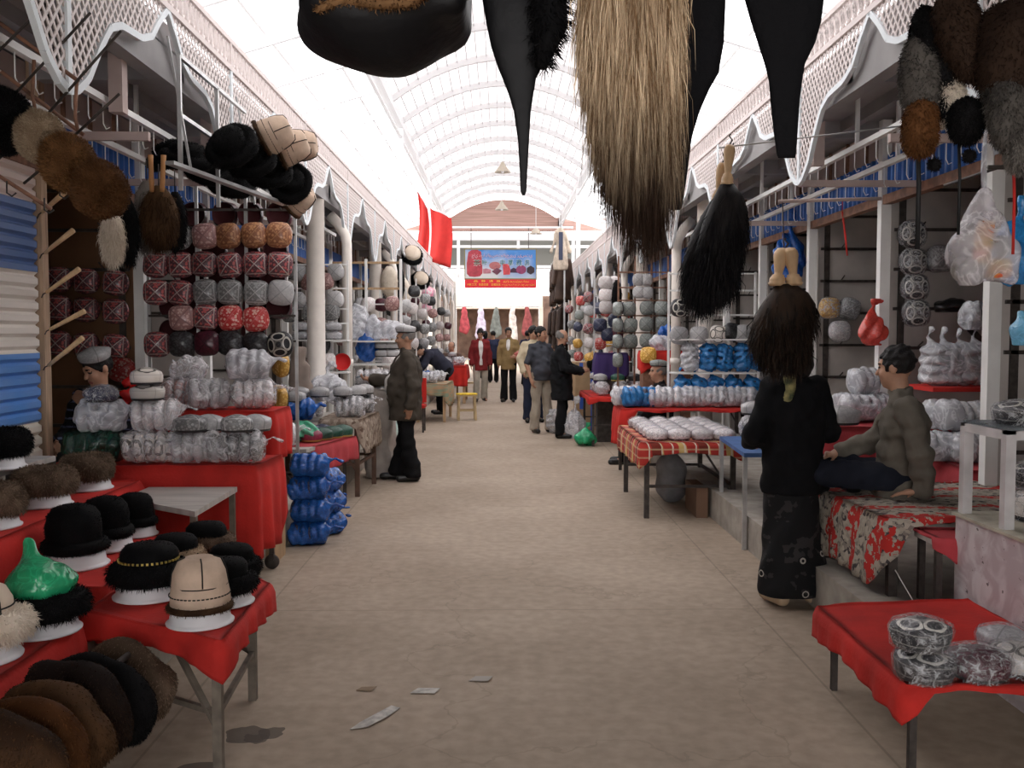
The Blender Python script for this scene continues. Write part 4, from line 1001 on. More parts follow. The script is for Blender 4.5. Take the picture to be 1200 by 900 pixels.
# grey caps on the next rack
Y2 = 11.4
rack('white wire rack of grey caps behind the dark rack', at(343, 0, Y2).x, at(404, 0, Y2).x, Y2 + .02, KH, 2.45, [at(370, y, Y2).z for y in (310, 338, 362, 379, 399, 436)], 4, M_white)
for i, (kd, px, py) in enumerate((('silver', 349, 320), ('silver', 371, 317), ('silver', 395, 319), ('rose', 364, 331), ('rose', 383, 330), ('silver', 350, 352), ('silver', 374, 354), ('silver', 395, 351), ('grey', 342, 368), ('grey', 365, 367), ('grey', 390, 366))):
    cap(kd, '%s cap in %s row of the white wire rack, %s' % ({'silver': 'pale grey', 'rose': 'brownish', 'grey': 'dark grey'}[kd], ('top', 'top', 'top', 'second', 'second', 'third', 'third', 'third', 'bottom', 'bottom', 'bottom')[i], ('left', 'middle', 'right', 'left', 'right', 'left', 'middle', 'right', 'left', 'middle', 'right')[i]), at(px, py, Y2 - .02), (PI/2, rnd.uniform(-.2, .2), rnd.uniform(-.3, .3)), .98, 'caps on the white wire rack')
for j, p in enumerate((353, 372, 391)):
    for q in (0, 1): cap('silver_wrapped', 'grey cap in plastic on the wire rack shelf, %s of the %s pair' % (('lower', 'upper')[q], ('left', 'middle', 'right')[j]), at(p, 399, Y2-.1) + Vector((0, 0, .012 + .1*q)), scale=.95, group='paired caps on the wire rack shelf')
MB().box((0, 0, 0), (.66, .24, .015)).build('shelf', M_white, bpy.data.objects['display_rack.001'], (0, -.12, at(370, 399, Y2).z - KH))
MB().box((0, 0, 0), (.66, .24, .015)).build('shelf', M_white, bpy.data.objects['display_rack.001'], (0, -.12, at(370, 436, Y2).z - KH))
zz = at(370, 436, Y2).z + .01
lump_bag('blue bag on the lower shelf of the white wire rack', (at(371, 0, Y2).x, Y2-.12, zz), FILMB, (.2, .18, .22), 7)
cap('dark', 'black cap on its side above the blue bag on the wire rack', at(377, 407, Y2-.1), (1.2, .3, 0))
cap('pinkwhite', 'white pleated cap facing the aisle on the lower wire rack shelf', at(384, 423, Y2-.1), (PI/2, 0, .2), .95)
capr = MB(); capr.lathe([(.1, 0), (.103, .02), (.1, .08), (.09, .1), (.002, .1)], 28, capb=False); capr.lathe([(.1, 0), (.095, .004), (.09, .07), (.002, .075)], 28, capb=False, mi=1)
o = capr.build('round_cap', [CAPM['dark'], mat('bright_red_lining', (.65, .03, .03), .7)], None, at(401, 424, Y2-.12), (-PI/2, 0, .3)); tag(o, 'cap turned to show its bright red lining beside the cream pipe', 'cap')
# draped beige coat and yellow caps between the racks
s = SDF((-.2, -.12, -.6), (.2, .12, .12), .012); s.cone((0, 0, .0), (.02, 0, -.5), .07, .15, k=.05, flat=(1, .5, 1)); s.wrinkle(.02, 26, 3); o = link('coat', s.mesh('coat', mat('taupe_cloth', (.25, .2, .17), .9, noise=.1))); o.location = at(348, 412, 9.6); tag(o, 'taupe coat hanging at the aisle end of the dark rack', 'coat')
for j, (px, py) in enumerate(((335, 427), (333, 466))): cap('gold', ('upper', 'lower')[j] + ' golden yellow cap at the aisle end of the dark rack', at(px, py, 7.9), (PI/2, .3, -.9), 1.0)
bundle('blue bag of caps behind the bag of pink caps', at(350, 492, 9.2), 4, 'navy', FILMB, .2, seed=24); cap('silver', 'grey cap on the blue bag behind the pink caps', at(346, 471, 9.2) )
lump_bag('white bag on the shelf below the red-lined cap', at(385, 470, 10.4), FILMG, (.42, .3, .28), 8)
# covered table, pedestal and bags by the standing man
table('covered_table', 'table with a rough patterned cloth beside the standing man in the brown jacket', [(-2.1, 9.35), (-1.38, 9.35), (-1.32, 10.2), (-2.1, 10.2)], .76, mleg=mat('rusty_angle_iron', (.12, .07, .05), .7, noise=.3), leg=.045)
m, nt, b, L = nodes_of('patterned_rough_cloth', (.3, .22, .16), .95)
tc = N(nt, 'TexCoord'); v_ = N(nt, 'TexVoronoi'); v_.inputs['Scale'].default_value = 28; L.new(tc.outputs['Object'], v_.inputs['Vector']); rp = N(nt, 'ValToRGB'); L.new(v_.outputs['Color'], rp.inputs[0])
rp.color_ramp.elements[0].color = (.12, .07, .05, 1); rp.color_ramp.elements[1].color = (.5, .42, .34, 1); L.new(rp.outputs[0], b.inputs['Base Color'])
cloth('patterned_cloth', 'rough brown patterned cloth hanging off the table by the standing man', [(-1.75, 9.33), (-1.36, 9.33), (-1.3, 10.22), (-1.75, 10.22)], .76, [.1, .34, .1, .02], m, 9, amp=.01)
bundle('clear bag of grey caps on the rough patterned cloth', (-1.5, 9.55, .77), 4, 'silver', FILM, .1, seed=12); bundle('clear bag of grey caps at the far end of the patterned cloth', (-1.46, 9.95, .77), 4, 'grey', FILM, .6, seed=13); bundle('clear bag of grey caps at the inner side of the patterned cloth', (-1.9, 9.5, .77), 4, 'silver', FILM, .2, seed=14)
for j, (x, y) in enumerate(((-1.56, 9.52), (-1.44, 9.66), (-1.4, 9.9))): cap('silver', 'grey cap on top of the bags on the patterned cloth, %s from the near end' % ORD[j], (x, y, .975), scale=.95, group='caps topping the bags by the standing man')
for j in range(2): cap('silver', 'grey cap on the inner bag of the patterned table, %s' % ('left', 'right')[j], (-1.98 + .2*j, 9.48, .972), scale=.95)
s = SDF((-.25, -.3, 0), (.25, .3, 1.02), .016); s.box((0, 0, .49), (.3, .4, .98), .05, k=0); s.wrinkle(.02, 12, 3); o = link('pedestal', s.mesh('pedestal', mat('grey_burlap', (.36, .32, .29), .95, noise=.15, nscale=8, bump=.3))); o.location = (-1.36, 10.72, 0); tag(o, 'pedestal wrapped in grey burlap beside the standing man', 'pedestal')
bundle('clear bag of grey caps on the burlap pedestal', (-1.42, 10.7, .98), 5, 'silver', FILM, .05, scale=1.05, seed=15)
lump_bag('big pale greenish translucent bag beyond the burlap pedestal', (-1.35, 11.8, 0), film('greenish_film', (.55, .72, .66), .5, .3), (.5, .6, .7), 9, tied=False)
lump_bag('pale blue translucent bag on the greenish bag behind the standing man', (-1.32, 11.85, .66), film('pale_film', (.72, .82, .84), .5, .3), (.55, .6, .42), 10, tied=False)
# ================================================================== right side of the aisle
table('low_table', 'low table with red cloth in the bottom right corner', [(1.46, 3.36), (2.15, 3.36), (2.15, 4.36), (1.47, 4.26)], .36, leg=.026, brace=False, mleg=M_iron)
cloth('red_cloth', 'red cloth over the low table in the bottom right corner', [(1.43, 3.32), (2.17, 3.32), (2.17, 4.4), (1.44, 4.3)], .36, [.03, .07, .03, .12], M_red, 12, amp=.008, corner=.06)
zl = .37
def onz(px, py, z): return atz(px, py, z)
P = onz(1083, 793, zl)
cap('swirl_wrapped', 'black and white cap in plastic, lower of the pair on the low red table', P, scale=.98)
cap('swirl_wrapped', 'black and white cap in plastic, upper of the pair on the low red table', P + Vector((-.012, .01, .112)), (0, 0, .5), .95)
cap('maroon_wrapped', 'maroon velvet cap in plastic on the low red table', onz(1146, 791, zl), scale=1.0)
cap('silver_wrapped', 'silver cap in plastic behind the maroon cap on the low table', onz(1178, 764, zl), scale=.95)
cap('white_wrapped', 'cream patterned cap in plastic at the right edge of the low table', onz(1196, 786, zl), scale=.98)
# white painted sheet-metal cabinet with an open frame on top
m, nt, b, L = nodes_of('scuffed_white_sheet_metal', (.62, .58, .6), .45)
tc = N(nt, 'TexCoord'); n1 = N(nt, 'TexNoise'); n1.inputs['Scale'].default_value = 7; n1.inputs['Detail'].default_value = 8; n1.inputs['Distortion'].default_value = 1; L.new(tc.outputs['Object'], n1.inputs[0])
n2 = N(nt, 'TexNoise'); n2.inputs['Scale'].default_value = 22; n2.inputs['Detail'].default_value = 3; L.new(tc.outputs['Object'], n2.inputs[0])
r1 = N(nt, 'ValToRGB'); L.new(n1.outputs[0], r1.inputs[0]); r1.color_ramp.elements[0].position = .42; r1.color_ramp.elements[1].position = .6; r1.color_ramp.elements[0].color = (.5, .43, .45, 1); r1.color_ramp.elements[1].color = (.66, .63, .64, 1)
L.new(mixc(nt, mathn(nt, 'MULTIPLY', mathn(nt, 'GREATER_THAN', n2.outputs[0], .68), .85), r1.outputs[0], (.08, .06, .06)), b.inputs['Base Color'])
M_sheet = m
t = thing('cabinet', 'scuffed white sheet-metal cabinet with an open wooden frame on top, right edge', 'cabinet', (2.2, 3.72, 0))
mb = MB(); mb.box((.5, .44, .36), (1.0, .88, .72)); mb.build('body', M_sheet, t)
mb = MB(); mb.box((.5, .44, .728), (1.03, .91, .014)); mb.build('top', mat('old_yellow_board', (.45, .42, .34), .7, noise=.2), t)
M_wf = mat('dirty_white_wood', (.58, .56, .56), .7, noise=.15, nscale=6)
for x, y in ((.03, .47), (.03, .85), (.62, .47), (.62, .85)): MB().box((x, y, .735 + .21), (.045, .045, .42)).build('post', M_wf, t)
for a, c in (((.01, .47, 1.15), (.64, .47, 1.15)), ((.01, .85, 1.15), (.64, .85, 1.15)), ((.03, .45, 1.15), (.03, .87, 1.15)), ((.62, .45, 1.15), (.62, .87, 1.15))): MB().bar(a, c, .04).build('rail', M_wf, t)
mb = MB(); mb.box((.33, .66, 1.178), (.62, .42, .01)); mb.build('shelf', film('dusty_glass', (.4, .45, .48), .3, .1), t)
cap('swirl_wrapped', 'big dark cap in shiny plastic on top of the open frame, right edge', (2.42, 4.38, 1.184), scale=(1.4, 1.3, 1))
cap('swirl_wrapped', 'dark cap in shiny plastic inside the open frame on the cabinet', (2.48, 4.38, .9), scale=(1.15, 1.15, 1))
t2 = cap('white_wrapped', 'cream-edged cap under the dark one inside the open frame', (2.48, 4.38, .742), scale=(1.15, 1.15, 1.4))
# rug-covered platform where the young man sits
table('platform', 'iron-framed sitting platform under the worn red and grey rug', [(1.98, 4.85), (3.1, 4.95), (3.1, 6.0), (1.94, 5.75)], .655, mleg=M_iron, leg=.045, brace=False)
m, nt, b, L = nodes_of('worn_rug', (.3, .25, .22), .95)
tc = N(nt, 'TexCoord'); sp = N(nt, 'SeparateXYZ'); nn = N(nt, 'TexNoise'); nn.inputs['Scale'].default_value = 5; nn.inputs['Detail'].default_value = 4; L.new(tc.outputs['Object'], nn.inputs[0])
L.new(tc.outputs['Object'], sp.inputs[0])
u = mathn(nt, 'ADD', mathn(nt, 'MULTIPLY', sp.outputs[1], 1.0), mathn(nt, 'MULTIPLY', mathn(nt, 'SUBTRACT', nn.outputs[0], .5), .35))
vv = N(nt, 'TexVoronoi'); vv.inputs['Scale'].default_value = 38; L.new(tc.outputs['Object'], vv.inputs['Vector'])
rp = N(nt, 'ValToRGB'); L.new(vv.outputs['Color'], rp.inputs[0]); e = rp.color_ramp.elements; e[0].color = (.06, .05, .055, 1); e[1].color = (.42, .37, .31, 1); e[0].position = .2; e[1].position = .6
fr = mathn(nt, 'FRACT', mathn(nt, 'MULTIPLY', u, 3.4)); red = mathn(nt, 'LESS_THAN', mathn(nt, 'ABSOLUTE', mathn(nt, 'SUBTRACT', fr, .5)), .15)
n5 = N(nt, 'TexNoise'); n5.inputs['Scale'].default_value = 28; n5.inputs['Detail'].default_value = 5; L.new(tc.outputs['Object'], n5.inputs[0])
worn = mixc(nt, mathn(nt, 'MULTIPLY', mathn(nt, 'GREATER_THAN', n5.outputs[0], .53), .7), rp.outputs[0], (.4, .36, .29))
L.new(mixc(nt, mathn(nt, 'MULTIPLY', red, mathn(nt, 'LESS_THAN', n5.outputs[0], .57)), worn, (.45, .03, .025)), b.inputs['Base Color'])
cloth('rug', 'worn red and grey patterned rug under the sitting young man', [(1.95, 4.82), (3.12, 4.92), (3.12, 6.02), (1.91, 5.78)], .655, [.03, .1, .04, .36], m, 14, amp=.012, cat='rug', corner=.05, lift=.008, th=.008)
table('small_table', 'small table with faded red cloth between the rug and the white cabinet', [(2.1, 4.62), (2.75, 4.62), (2.75, 4.83), (2.1, 4.83)], .6, mleg=M_iron, leg=.03, brace=False)
cloth('red_cloth', 'faded red cloth on the small table beside the white cabinet', [(2.12, 4.6), (2.76, 4.6), (2.76, 4.84), (2.12, 4.84)], .6, [.12, .02, .01, .01], M_redf, 15, amp=.005, corner=.0)
mb = MB(); a = at(1049, 668, 4.75); mb.tube([a, (a.x + .12, 4.75, a.z - .2), (a.x + .2, 4.7, .26)], .003, 5); tag(mb.build('cord', M_white), 'thin white cord hanging from the rug corner', 'cord')
# benches and goods inside the stalls behind
table('stall_bench', 'stall bench with faded red cloth behind the woman in black', [(2.35, 6.9), (3.6, 6.9), (3.6, 7.5), (2.35, 7.5)], .92, brace=False)
cloth('red_cloth', 'faded red cloth on the stall bench behind the woman in black', [(2.32, 6.88), (3.62, 6.88), (3.62, 7.46), (2.32, 7.46)], .92, [.5, .1, .02, .5], M_redf, 16, amp=.015)
table('stall_shelf', 'stall bench with red cloth behind the sitting young man', [(3.02, 6.1), (3.95, 6.1), (3.95, 7.2), (3.02, 7.2)], .72, brace=False)
cloth('red_cloth', 'faded red cloth on the stall bench behind the sitting young man', [(3.0, 6.08), (3.97, 6.08), (3.97, 7.22), (3.0, 7.22)], .72, [.34, .1, .1, .3], M_redf, 17, amp=.012)
for i, (px, py, Y, n, rz, sd) in enumerate(((988, 466, 7.4, 3, 1.2, 1), (1006, 468, 7.25, 4, .2, 2), (1026, 468, 7.3, 3, .5, 3), (1012, 440, 7.35, 3, .3, 4))):
    q = at(px, py, Y); q.z = .932 if i < 3 else 1.13
    bundle('bag of grey caps on the red stall bench, %s' % ('leftmost', 'second from the left', 'beside the young man\'s head', 'on top of the others')[i], q, n, 'silver', FILMG, rz, 'bags on the red stall bench', seed=sd)
for i, (px, py, Y, n) in enumerate(((1105, 512, 6.5, 4), (1140, 514, 6.4, 4), (1128, 470, 6.55, 5), (1100, 478, 6.7, 3))):
    q = at(px, py, Y); q.z = .732 + (.2 if i > 1 else 0)
    bundle('clear bag of grey caps behind the young man, %s' % ('lower left', 'lower right', 'upper right', 'upper left')[i], q, n, 'silver', FILMG, .1*i, 'bags behind the young man', seed=5+i % 3)
lump_bag('pleated pale bag beside the young man\'s knee', (2.3, 6.2, KH), FILMG, (.36, .4, .34), 21, tied=False)
cap('silver', 'grey ribbed cap on the bag behind the woman in black', at(985, 497, 6.5) , (0, 0, .3), 1.2)
mb = MB(); mb.box((3.55, 6.9, 1.205), (1.1, .5, .03)); o = mb.build('wall_shelf', M_red); tag(o, 'red-covered wall shelf carrying upright bags of grey caps', 'shelf')
for i, (px, sd) in enumerate(((1096, 1), (1112, 2), (1130, 3), (1148, 4))):
    q = at(px, 440, 6.9); bundle('upright bag of grey caps on the red wall shelf, %s from the left' % ORD[i], (q.x + .1, 6.9, 1.37 + .0), 4, 'silver', FILMG, 0, 'upright bags on the red wall shelf', rot=(0, -PI/2, 0), seed=sd)
bundle('bag of grey caps on top of the upright bags against the white post', (at(1146, 385, 6.9).x, 6.9, 1.62), 3, 'silver', FILMG, .2, seed=2)
lump_bag('dark bag hanging high on the grey partition', at(1120, 366, 7.5), film('black_bag', (.02, .02, .022), .8, .15), (.3, .14, .1), 23, tied=False)
# caps on the grey partitions
for i, y in enumerate((275, 307, 337, 367)): cap('swirl_wrapped', 'black and white swirl cap on the grey partition, %s from the top' % ORD[i], at(1066 + i*1.5, y, 7.54), FACE, 1.0, 'swirl caps on the partition')
cap('grey_wrapped', 'dark grey cap to the right of the swirl caps on the partition', at(1098, 304, 7.54), FACE)
cap('gold_wrapped', 'round dark-edged golden cap on the far grey partition', at(970, 361, 9.28), FACE, 1.0); cap('grey_wrapped', 'grey cap next to the golden one on the far partition', at(993, 362, 9.28), (PI/2, .3, 0)); cap('pinkwhite_wrapped', 'white pleated cap below the golden one on the far partition', at(982, 388, 9.28), FACE)
lump_bag('red and white bag hanging at the white post above the young man', at(1022, 405, 7.5) , film('red_white_bag', (.7, .08, .06), .7, .25), (.2, .12, .24), 24)
mb = MB(); a = at(987, 248, 8.4); mb.tube([a, a + Vector((.03, 0, -.2)), a + Vector((.05, 0, -.38))], [.018, .02, .016], 6, flat=.3); mb.tube([a, a + Vector((0, 0, .12))], .004, 5); tag(mb.build('ribbon', M_red), 'red ribbon hanging from the lintel of the far right stall', 'ribbon')
lump_bag('big blue bag stored inside the far right stall', at(925, 330, 9.8), FILMB, (.3, .3, .5), 25); 
# table of shining white caps
m, nt, b, L = nodes_of('red_yellow_plaid', (.5, .05, .04), .85)
tc = N(nt, 'TexCoord'); sp = N(nt, 'SeparateXYZ'); L.new(tc.outputs['Object'], sp.inputs[0])
def band(o, f, a, w_): return mathn(nt, 'LESS_THAN', mathn(nt, 'ABSOLUTE', mathn(nt, 'SUBTRACT', mathn(nt, 'FRACT', mathn(nt, 'MULTIPLY', o, f)), a)), w_)
xy = mathn(nt, 'ADD', sp.outputs[0], sp.outputs[1])
c = mixc(nt, band(xy, 5, .5, .16), (.45, .04, .03), (.6, .42, .16)); c = mixc(nt, band(xy, 10, .2, .06), c, (.7, .6, .5)); c = mixc(nt, band(xy, 2.5, .7, .1), c, (.2, .03, .02)); c = mixc(nt, mathn(nt, 'MULTIPLY', band(sp.outputs[2], 14, .5, .1), .5), c, (.65, .5, .3)); L.new(c, b.inputs['Base Color'])
table('cap_table', 'iron-legged table with a plaid cloth full of shining white caps', [(1.24, 8.22), (2.02, 8.22), (2.02, 9.66), (1.24, 9.66)], .66, leg=.042, mleg=M_iron)
cloth('plaid_cloth', 'red and yellow plaid cloth under the shining white caps', [(1.2, 8.18), (2.06, 8.18), (2.06, 9.7), (1.2, 9.7)], .66, [.1, .1, .1, .22], m, 18, amp=.008, wl=.1)
for r_ in range(6):
    for c_ in range(4):
        cap('pinkwhite_wrapped', 'shining white cap, %s row from the near edge, %s from the left' % (ORD[r_], ORD[c_]), (1.36 + .195*c_ + rnd.uniform(-.006, .006), 8.34 + .225*r_, .672), (0, 0, rnd.uniform(-.3, .3)), .93, 'white caps on the plaid table')
table('blue_table', 'table with a blue top standing in front of the woman in black', [(1.78, 7.0), (2.3, 7.0), (2.3, 8.15), (1.86, 8.15)], .72, mtop=mat('blue_tabletop', (.05, .12, .3), .5, noise=.2), mleg=M_steel, leg=.03, brace=False)
bundle('bag of grey caps standing on the blue table, black and white slices', (2.08, 7.9, .725), 3, 'grey', FILM, 1.3, seed=2)
cap('silver', 'grey cap on the bag at the blue table', (2.08, 7.9, .93))
lump_bag('small blue and white bag on the blue table at the woman\'s hand', (1.98, 7.3, .722), FILMG, (.16, .2, .12), 26, tied=False)
mb = MB(); s = SDF((-.2, -.2, 0), (.2, .2, .5), .015); s.cone((0, 0, .12), (0, 0, .36), .14, .13, k=0); s.wrinkle(.012, 14, 2); s.box((0, 0, -.02), (1, 1, .08), .001, k=0, cut=True); o = link('sack', s.mesh('sack', mat('grey_sack', (.2, .2, .21), .9, noise=.2))); o.location = (1.62, 9.1, -.02); tag(o, 'grey drum-shaped sack under the plaid table', 'sack')
mb = MB(); mb.box((1.74, 8.5, .13), (.1, .5, .26)); o = mb.build('brick_block', mat('brown_brick', (.2, .12, .08), .9)); tag(o, 'brown block at the foot of the kerb under the plaid table', 'block')
# red-clothed table of white bags, seated seller behind
table('bag_table', 'long table with red cloth piled with white bags behind the plaid table', [(1.36, 10.6), (2.85, 10.6), (2.85, 11.2), (1.36, 11.2)], .76, leg=.035)
cloth('red_cloth', 'red cloth hanging long at the aisle end of the white-bag table', [(1.33, 10.56), (2.88, 10.56), (2.88, 11.24), (1.33, 11.24)], .76, [.03, .1, .05, .42], M_red, 19, amp=.02)
for i, (px, kd, fm, n) in enumerate(((733, 'pinkwhite', FILMG, 4), (748, 'navy', FILMSB, 5), (778, 'pinkwhite', FILMG, 5), (806, 'pinkwhite', FILMG, 4), (830, 'silver', FILMG, 5), (864, 'silver', FILMG, 5))):
    q = at(px, 470, 10.75 + (.22 if i in (0,) else 0)); bundle('%s bag of caps, %s from the aisle on the red-clothed bag table' % ('blue' if i == 1 else 'white', ORD[i]), (q.x, q.y, .772), n, kd, fm, rnd.uniform(-.15, .15), seed=30+i % 4, scale=(1.05, 1.05, 1.1))
# further tables
table('far_table', 'table with black and white caps beside the man in the black suit', [(1.28, 13.5), (2.3, 13.5), (2.3, 15.0), (1.28, 15.0)], .7, leg=.035)
cloth('red_cloth', 'red cloth on the table beside the man in the black suit', [(1.25, 13.46), (2.33, 13.46), (2.33, 15.04), (1.25, 15.04)], .7, [.06, .05, .05, .06], M_red, 20, amp=.01)
for i in range(8):
    x, y = 1.44 + .26*(i % 4), 13.7 + .55*(i//4)
    bundle('bag of caps by the suited man, %s row, %s from the aisle' % (('near', 'far')[i//4], ORD[i % 4]), (x, y, .712), 3, ('silver', 'swirl', 'pinkwhite', 'grey')[(i*3) % 4], FILM, PI/2 + rnd.uniform(-.2, .2), 'bags on the table by the suited man', seed=30 + i % 2)
for i in range(7):
    x, y = 1.42 + .25*(i % 4), 13.75 + .55*(i//4)
    cap(('silver', 'green', 'dark', 'swirl', 'silver', 'grey', 'silver')[i], '%s cap on the bags by the suited man, %s row, %s from aisle' % (('grey', 'green', 'black', 'black and white', 'pale grey', 'dark grey', 'pale grey')[i], ('near', 'far')[i//4], ORD[i % 4]), (x, y, .915))
mb = MB(); mb.box((0, 0, .28), (.5, .5, .56), 0); mb.box((0, 0, .86), (.46, .5, .56), 0)
for z in (.28, .8): mb.box((0, -.252, z), (.05, .004, .4), 1); mb.box((-.15, -.252, z+.1), (.05, .004, .12), 1)
for z, x in ((.28, 0),): pass
o = thing('cardboard_box', 'lower brown cardboard box with blue tape behind the suited man', 'box', (1.5, 16.0, 0)); MB().box((0, 0, .28), (.55, .5, .56)).build('carton', mat('cardboard', (.42, .29, .17), .85, noise=.1), o); MB().box((0, -.2515, .28), (.06, .004, .56)).box((-.18, -.2515, .45), (.06, .004, .2)).build('tape', mat('blue_tape', (.05, .12, .5), .4), o); proto(o)
dup(o, 'upper brown cardboard box with blue tape behind the suited man', (1.48, 16.0, .56), .05)
lump_bag('dull green knotted bag on the floor by the suited man', (1.2, 13.6, 0), FILMGR, (.3, .28, .22), 27); lump_bag('grey plastic bag on the floor behind the green bag', (1.12, 14.6, 0), FILMG, (.34, .3, .42), 28); lump_bag('pale bag on the floor at the suited man\'s feet', (.86, 15.3, 0), FILMG, (.28, .3, .4), 29, tied=False)
# white rack with blue bags
YW = 10.9
xw0, xw1 = at(789, 0, YW).x, at(893, 0, YW).x
zs = [at(800, y, YW).z for y in (470, 437, 398, 369, 340, 320)]
rack('white rack of blue bags beside the cream pipe, right side', xw0, xw1, YW + .12, KH, zs[-1] + .02, zs, 4, M_white)
rk = bpy.data.objects['display_rack.002']
for z in zs[:3]: MB().box((0, 0, 0), (xw1-xw0, .26, .016)).build('shelf', M_white, rk, (0, -.13, z - KH))
for i, px in enumerate((808, 829, 848, 869, 889)):
    q = at(px, 437, YW - .02); bundle('%s bag standing on the white rack\'s upper shelf, %s from left' % ('grey' if i == 0 else 'blue', ORD[i]), (q.x + .1, q.y, zs[1] + .175), 4, 'silver' if i == 0 else 'navy', FILMG if i == 0 else FILMSB, rot=(0, -PI/2, 0), seed=i % 3, scale=(1, .95, .95), group='standing bags on the white rack')
for i, px in enumerate((800, 818, 838, 859, 880)):
    q = at(px, 470, YW - .02); bundle('blue bag standing on the white rack\'s lower shelf, %s from left' % ORD[i], (q.x + .1, q.y, zs[0] + .15), 3, 'navy', FILMSB, rot=(0, -PI/2, 0), seed=i % 3, scale=(1, .95, .95), group='lower bags on the white rack')
for i, (kd, px, py) in enumerate((('swirl', 794, 361), ('silver', 794, 393), ('silver', 819, 393), ('white', 841, 392), ('dark', 855, 389), ('silver', 869, 391), ('silver', 814, 362))):
    cap(kd, '%s cap on the white rack, %s' % ({'swirl': 'black and white', 'silver': 'grey', 'white': 'cream swirl', 'dark': 'black'}[kd], ('top at the left upright', 'lower at the left upright', 'second in the lower row', 'third in the lower row', 'fourth in the lower row', 'last in the lower row', 'half behind the horsehair whisk')[i]), at(px, py, YW - .04), (PI/2, rnd.uniform(-.2, .2), rnd.uniform(-.3, .3)), 1.02)
# iron rack of grey-green caps
YG = 13.4
xg0, xg1 = at(727, 0, YG).x, at(786, 0, YG).x
rack('brown iron rack of grey-green caps, right side', xg0, xg1, YG + .03, KH, at(740, 300, YG).z, [at(740, y, YG).z for y in (408, 390, 370, 352, 337, 319)], 4, M_rust)
for i, (px, py) in enumerate(((737, 362), (757, 361), (775, 361), (738, 381), (757, 380), (776, 379), (738, 400), (757, 399), (774, 398))):
    cap('greygreen', 'grey-green cap on the brown rack, %s row, %s' % (ROWS[i//3], ('left', 'middle', 'right')[i % 3]), at(px, py, YG), (PI/2, rnd.uniform(-.1, .1), rnd.uniform(-.15, .15)), .98, 'grey-green caps on the brown rack')
for i, (px, py) in enumerate(((727, 362), (727, 381), (727, 400), (727, 422))): cap('greygreen', 'grey-green cap seen edge-on at the aisle upright, %s from the top' % ORD[i], at(px, py, YG - .05), (PI/2, 0, -1.2), .98, 'edge-on grey-green caps')
for i, (px, py) in enumerate(((748, 328), (757, 328), (748, 343), (758, 343))): cap('silver', 'pale cap hanging high on the brown rack, %s' % ('upper left', 'upper right', 'lower left', 'lower right')[i], at(px, py, YG+.02), (PI/2, 0, 0), .85, 'pale caps high on the brown rack')
for i, (px, py) in enumerate(((709, 332), (709, 346), (709, 360), (719, 332), (719, 346), (719, 359))): cap('pinkwhite', 'white fluffy cap by the valance, %s column, %s from the top' % (('left', 'right')[i//3], ORD[i % 3]), at(px, py, 14.5 + (i//3)*.1), (PI/2, 0, .1*i), 1.05, 'white caps by the valance')
for i, (kd, px, py) in enumerate((('navy', 712, 392), ('maroon', 722, 391), ('navy', 720, 376), ('navy', 703, 381))): cap(kd, 'dark %s cap below the white fluffy caps, %s' % (kd, ('lower left', 'lower right', 'upper', 'far left')[i]), at(px, py, 14.8), (PI/2, 0, 0), 1.05)
rack('thin steel hanger rack of white and navy caps beside the brown rack', at(700, 0, 14.7).x, at(724, 0, 14.7).x, 14.95, KH, 2.55, [at(700, y, 14.7).z for y in (392, 376, 360, 346, 332)], 2, M_steel)
t = thing('black_tail', 'long black fur tail hanging beside the brown rack', 'tail', at(723, 328, 13.6)); me = MB().tube([(0, 0, 0), (0, 0, -.12), (0, 0, -.3), (0, 0, -.44)], [.03, .06, .06, .02], 12).mesh('fur', F_black); fur(me, 900, .07, .003, (0, 0, -1), .85, .2, 3); link('fur', me, t)
lump_bag('bright blue bag hanging on the brown rack', at(781, 401, 13.0), FILMB, (.24, .12, .24), 31, tied=False)
mb = MB(); mb.box((2.15, 12.6, (KH + 1.36)/2), (.62, .3, 1.36-KH)); o = mb.build('counter', M_rust); tag(o, 'stall counter under red cloth behind the seated seller', 'counter')
cloth('red_cloth', 'red cloth over the counter behind the seated seller', [(1.83, 12.43), (2.47, 12.43), (2.47, 12.77), (1.83, 12.77)], 1.36, [.24, .05, .05, .24], M_red, 33, amp=.008)
mb = MB(); mb.box((1.62, 14.2, .65), (.42, .3, 1.3)); o = mb.build('counter', M_iron); tag(o, 'counter under purple cloth at the far right', 'counter')
cloth('purple_cloth', 'purple cloth draped over the far right counter', [(1.4, 14.03), (1.84, 14.03), (1.84, 14.37), (1.4, 14.37)], 1.302, [.4, .1, .1, .4], mat('purple_cloth', (.05, .03, .12), .9), 34, amp=.012)
cap('gold', 'golden patterned cap on the counter edge behind the seated seller', at(759, 416, 12.4), FACE, 1.05); 
lump_bag('grey bag on the red counter behind the seated seller', (2.1, 12.6, 1.37), FILMG, (.3, .24, .2), 35, tied=False); lump_bag('dark grey bag on the counter end by the white rack', (2.35, 12.62, 1.37), film('grey_bag', (.25, .26, .28), .6, .2), (.24, .2, .14), 36, tied=False)
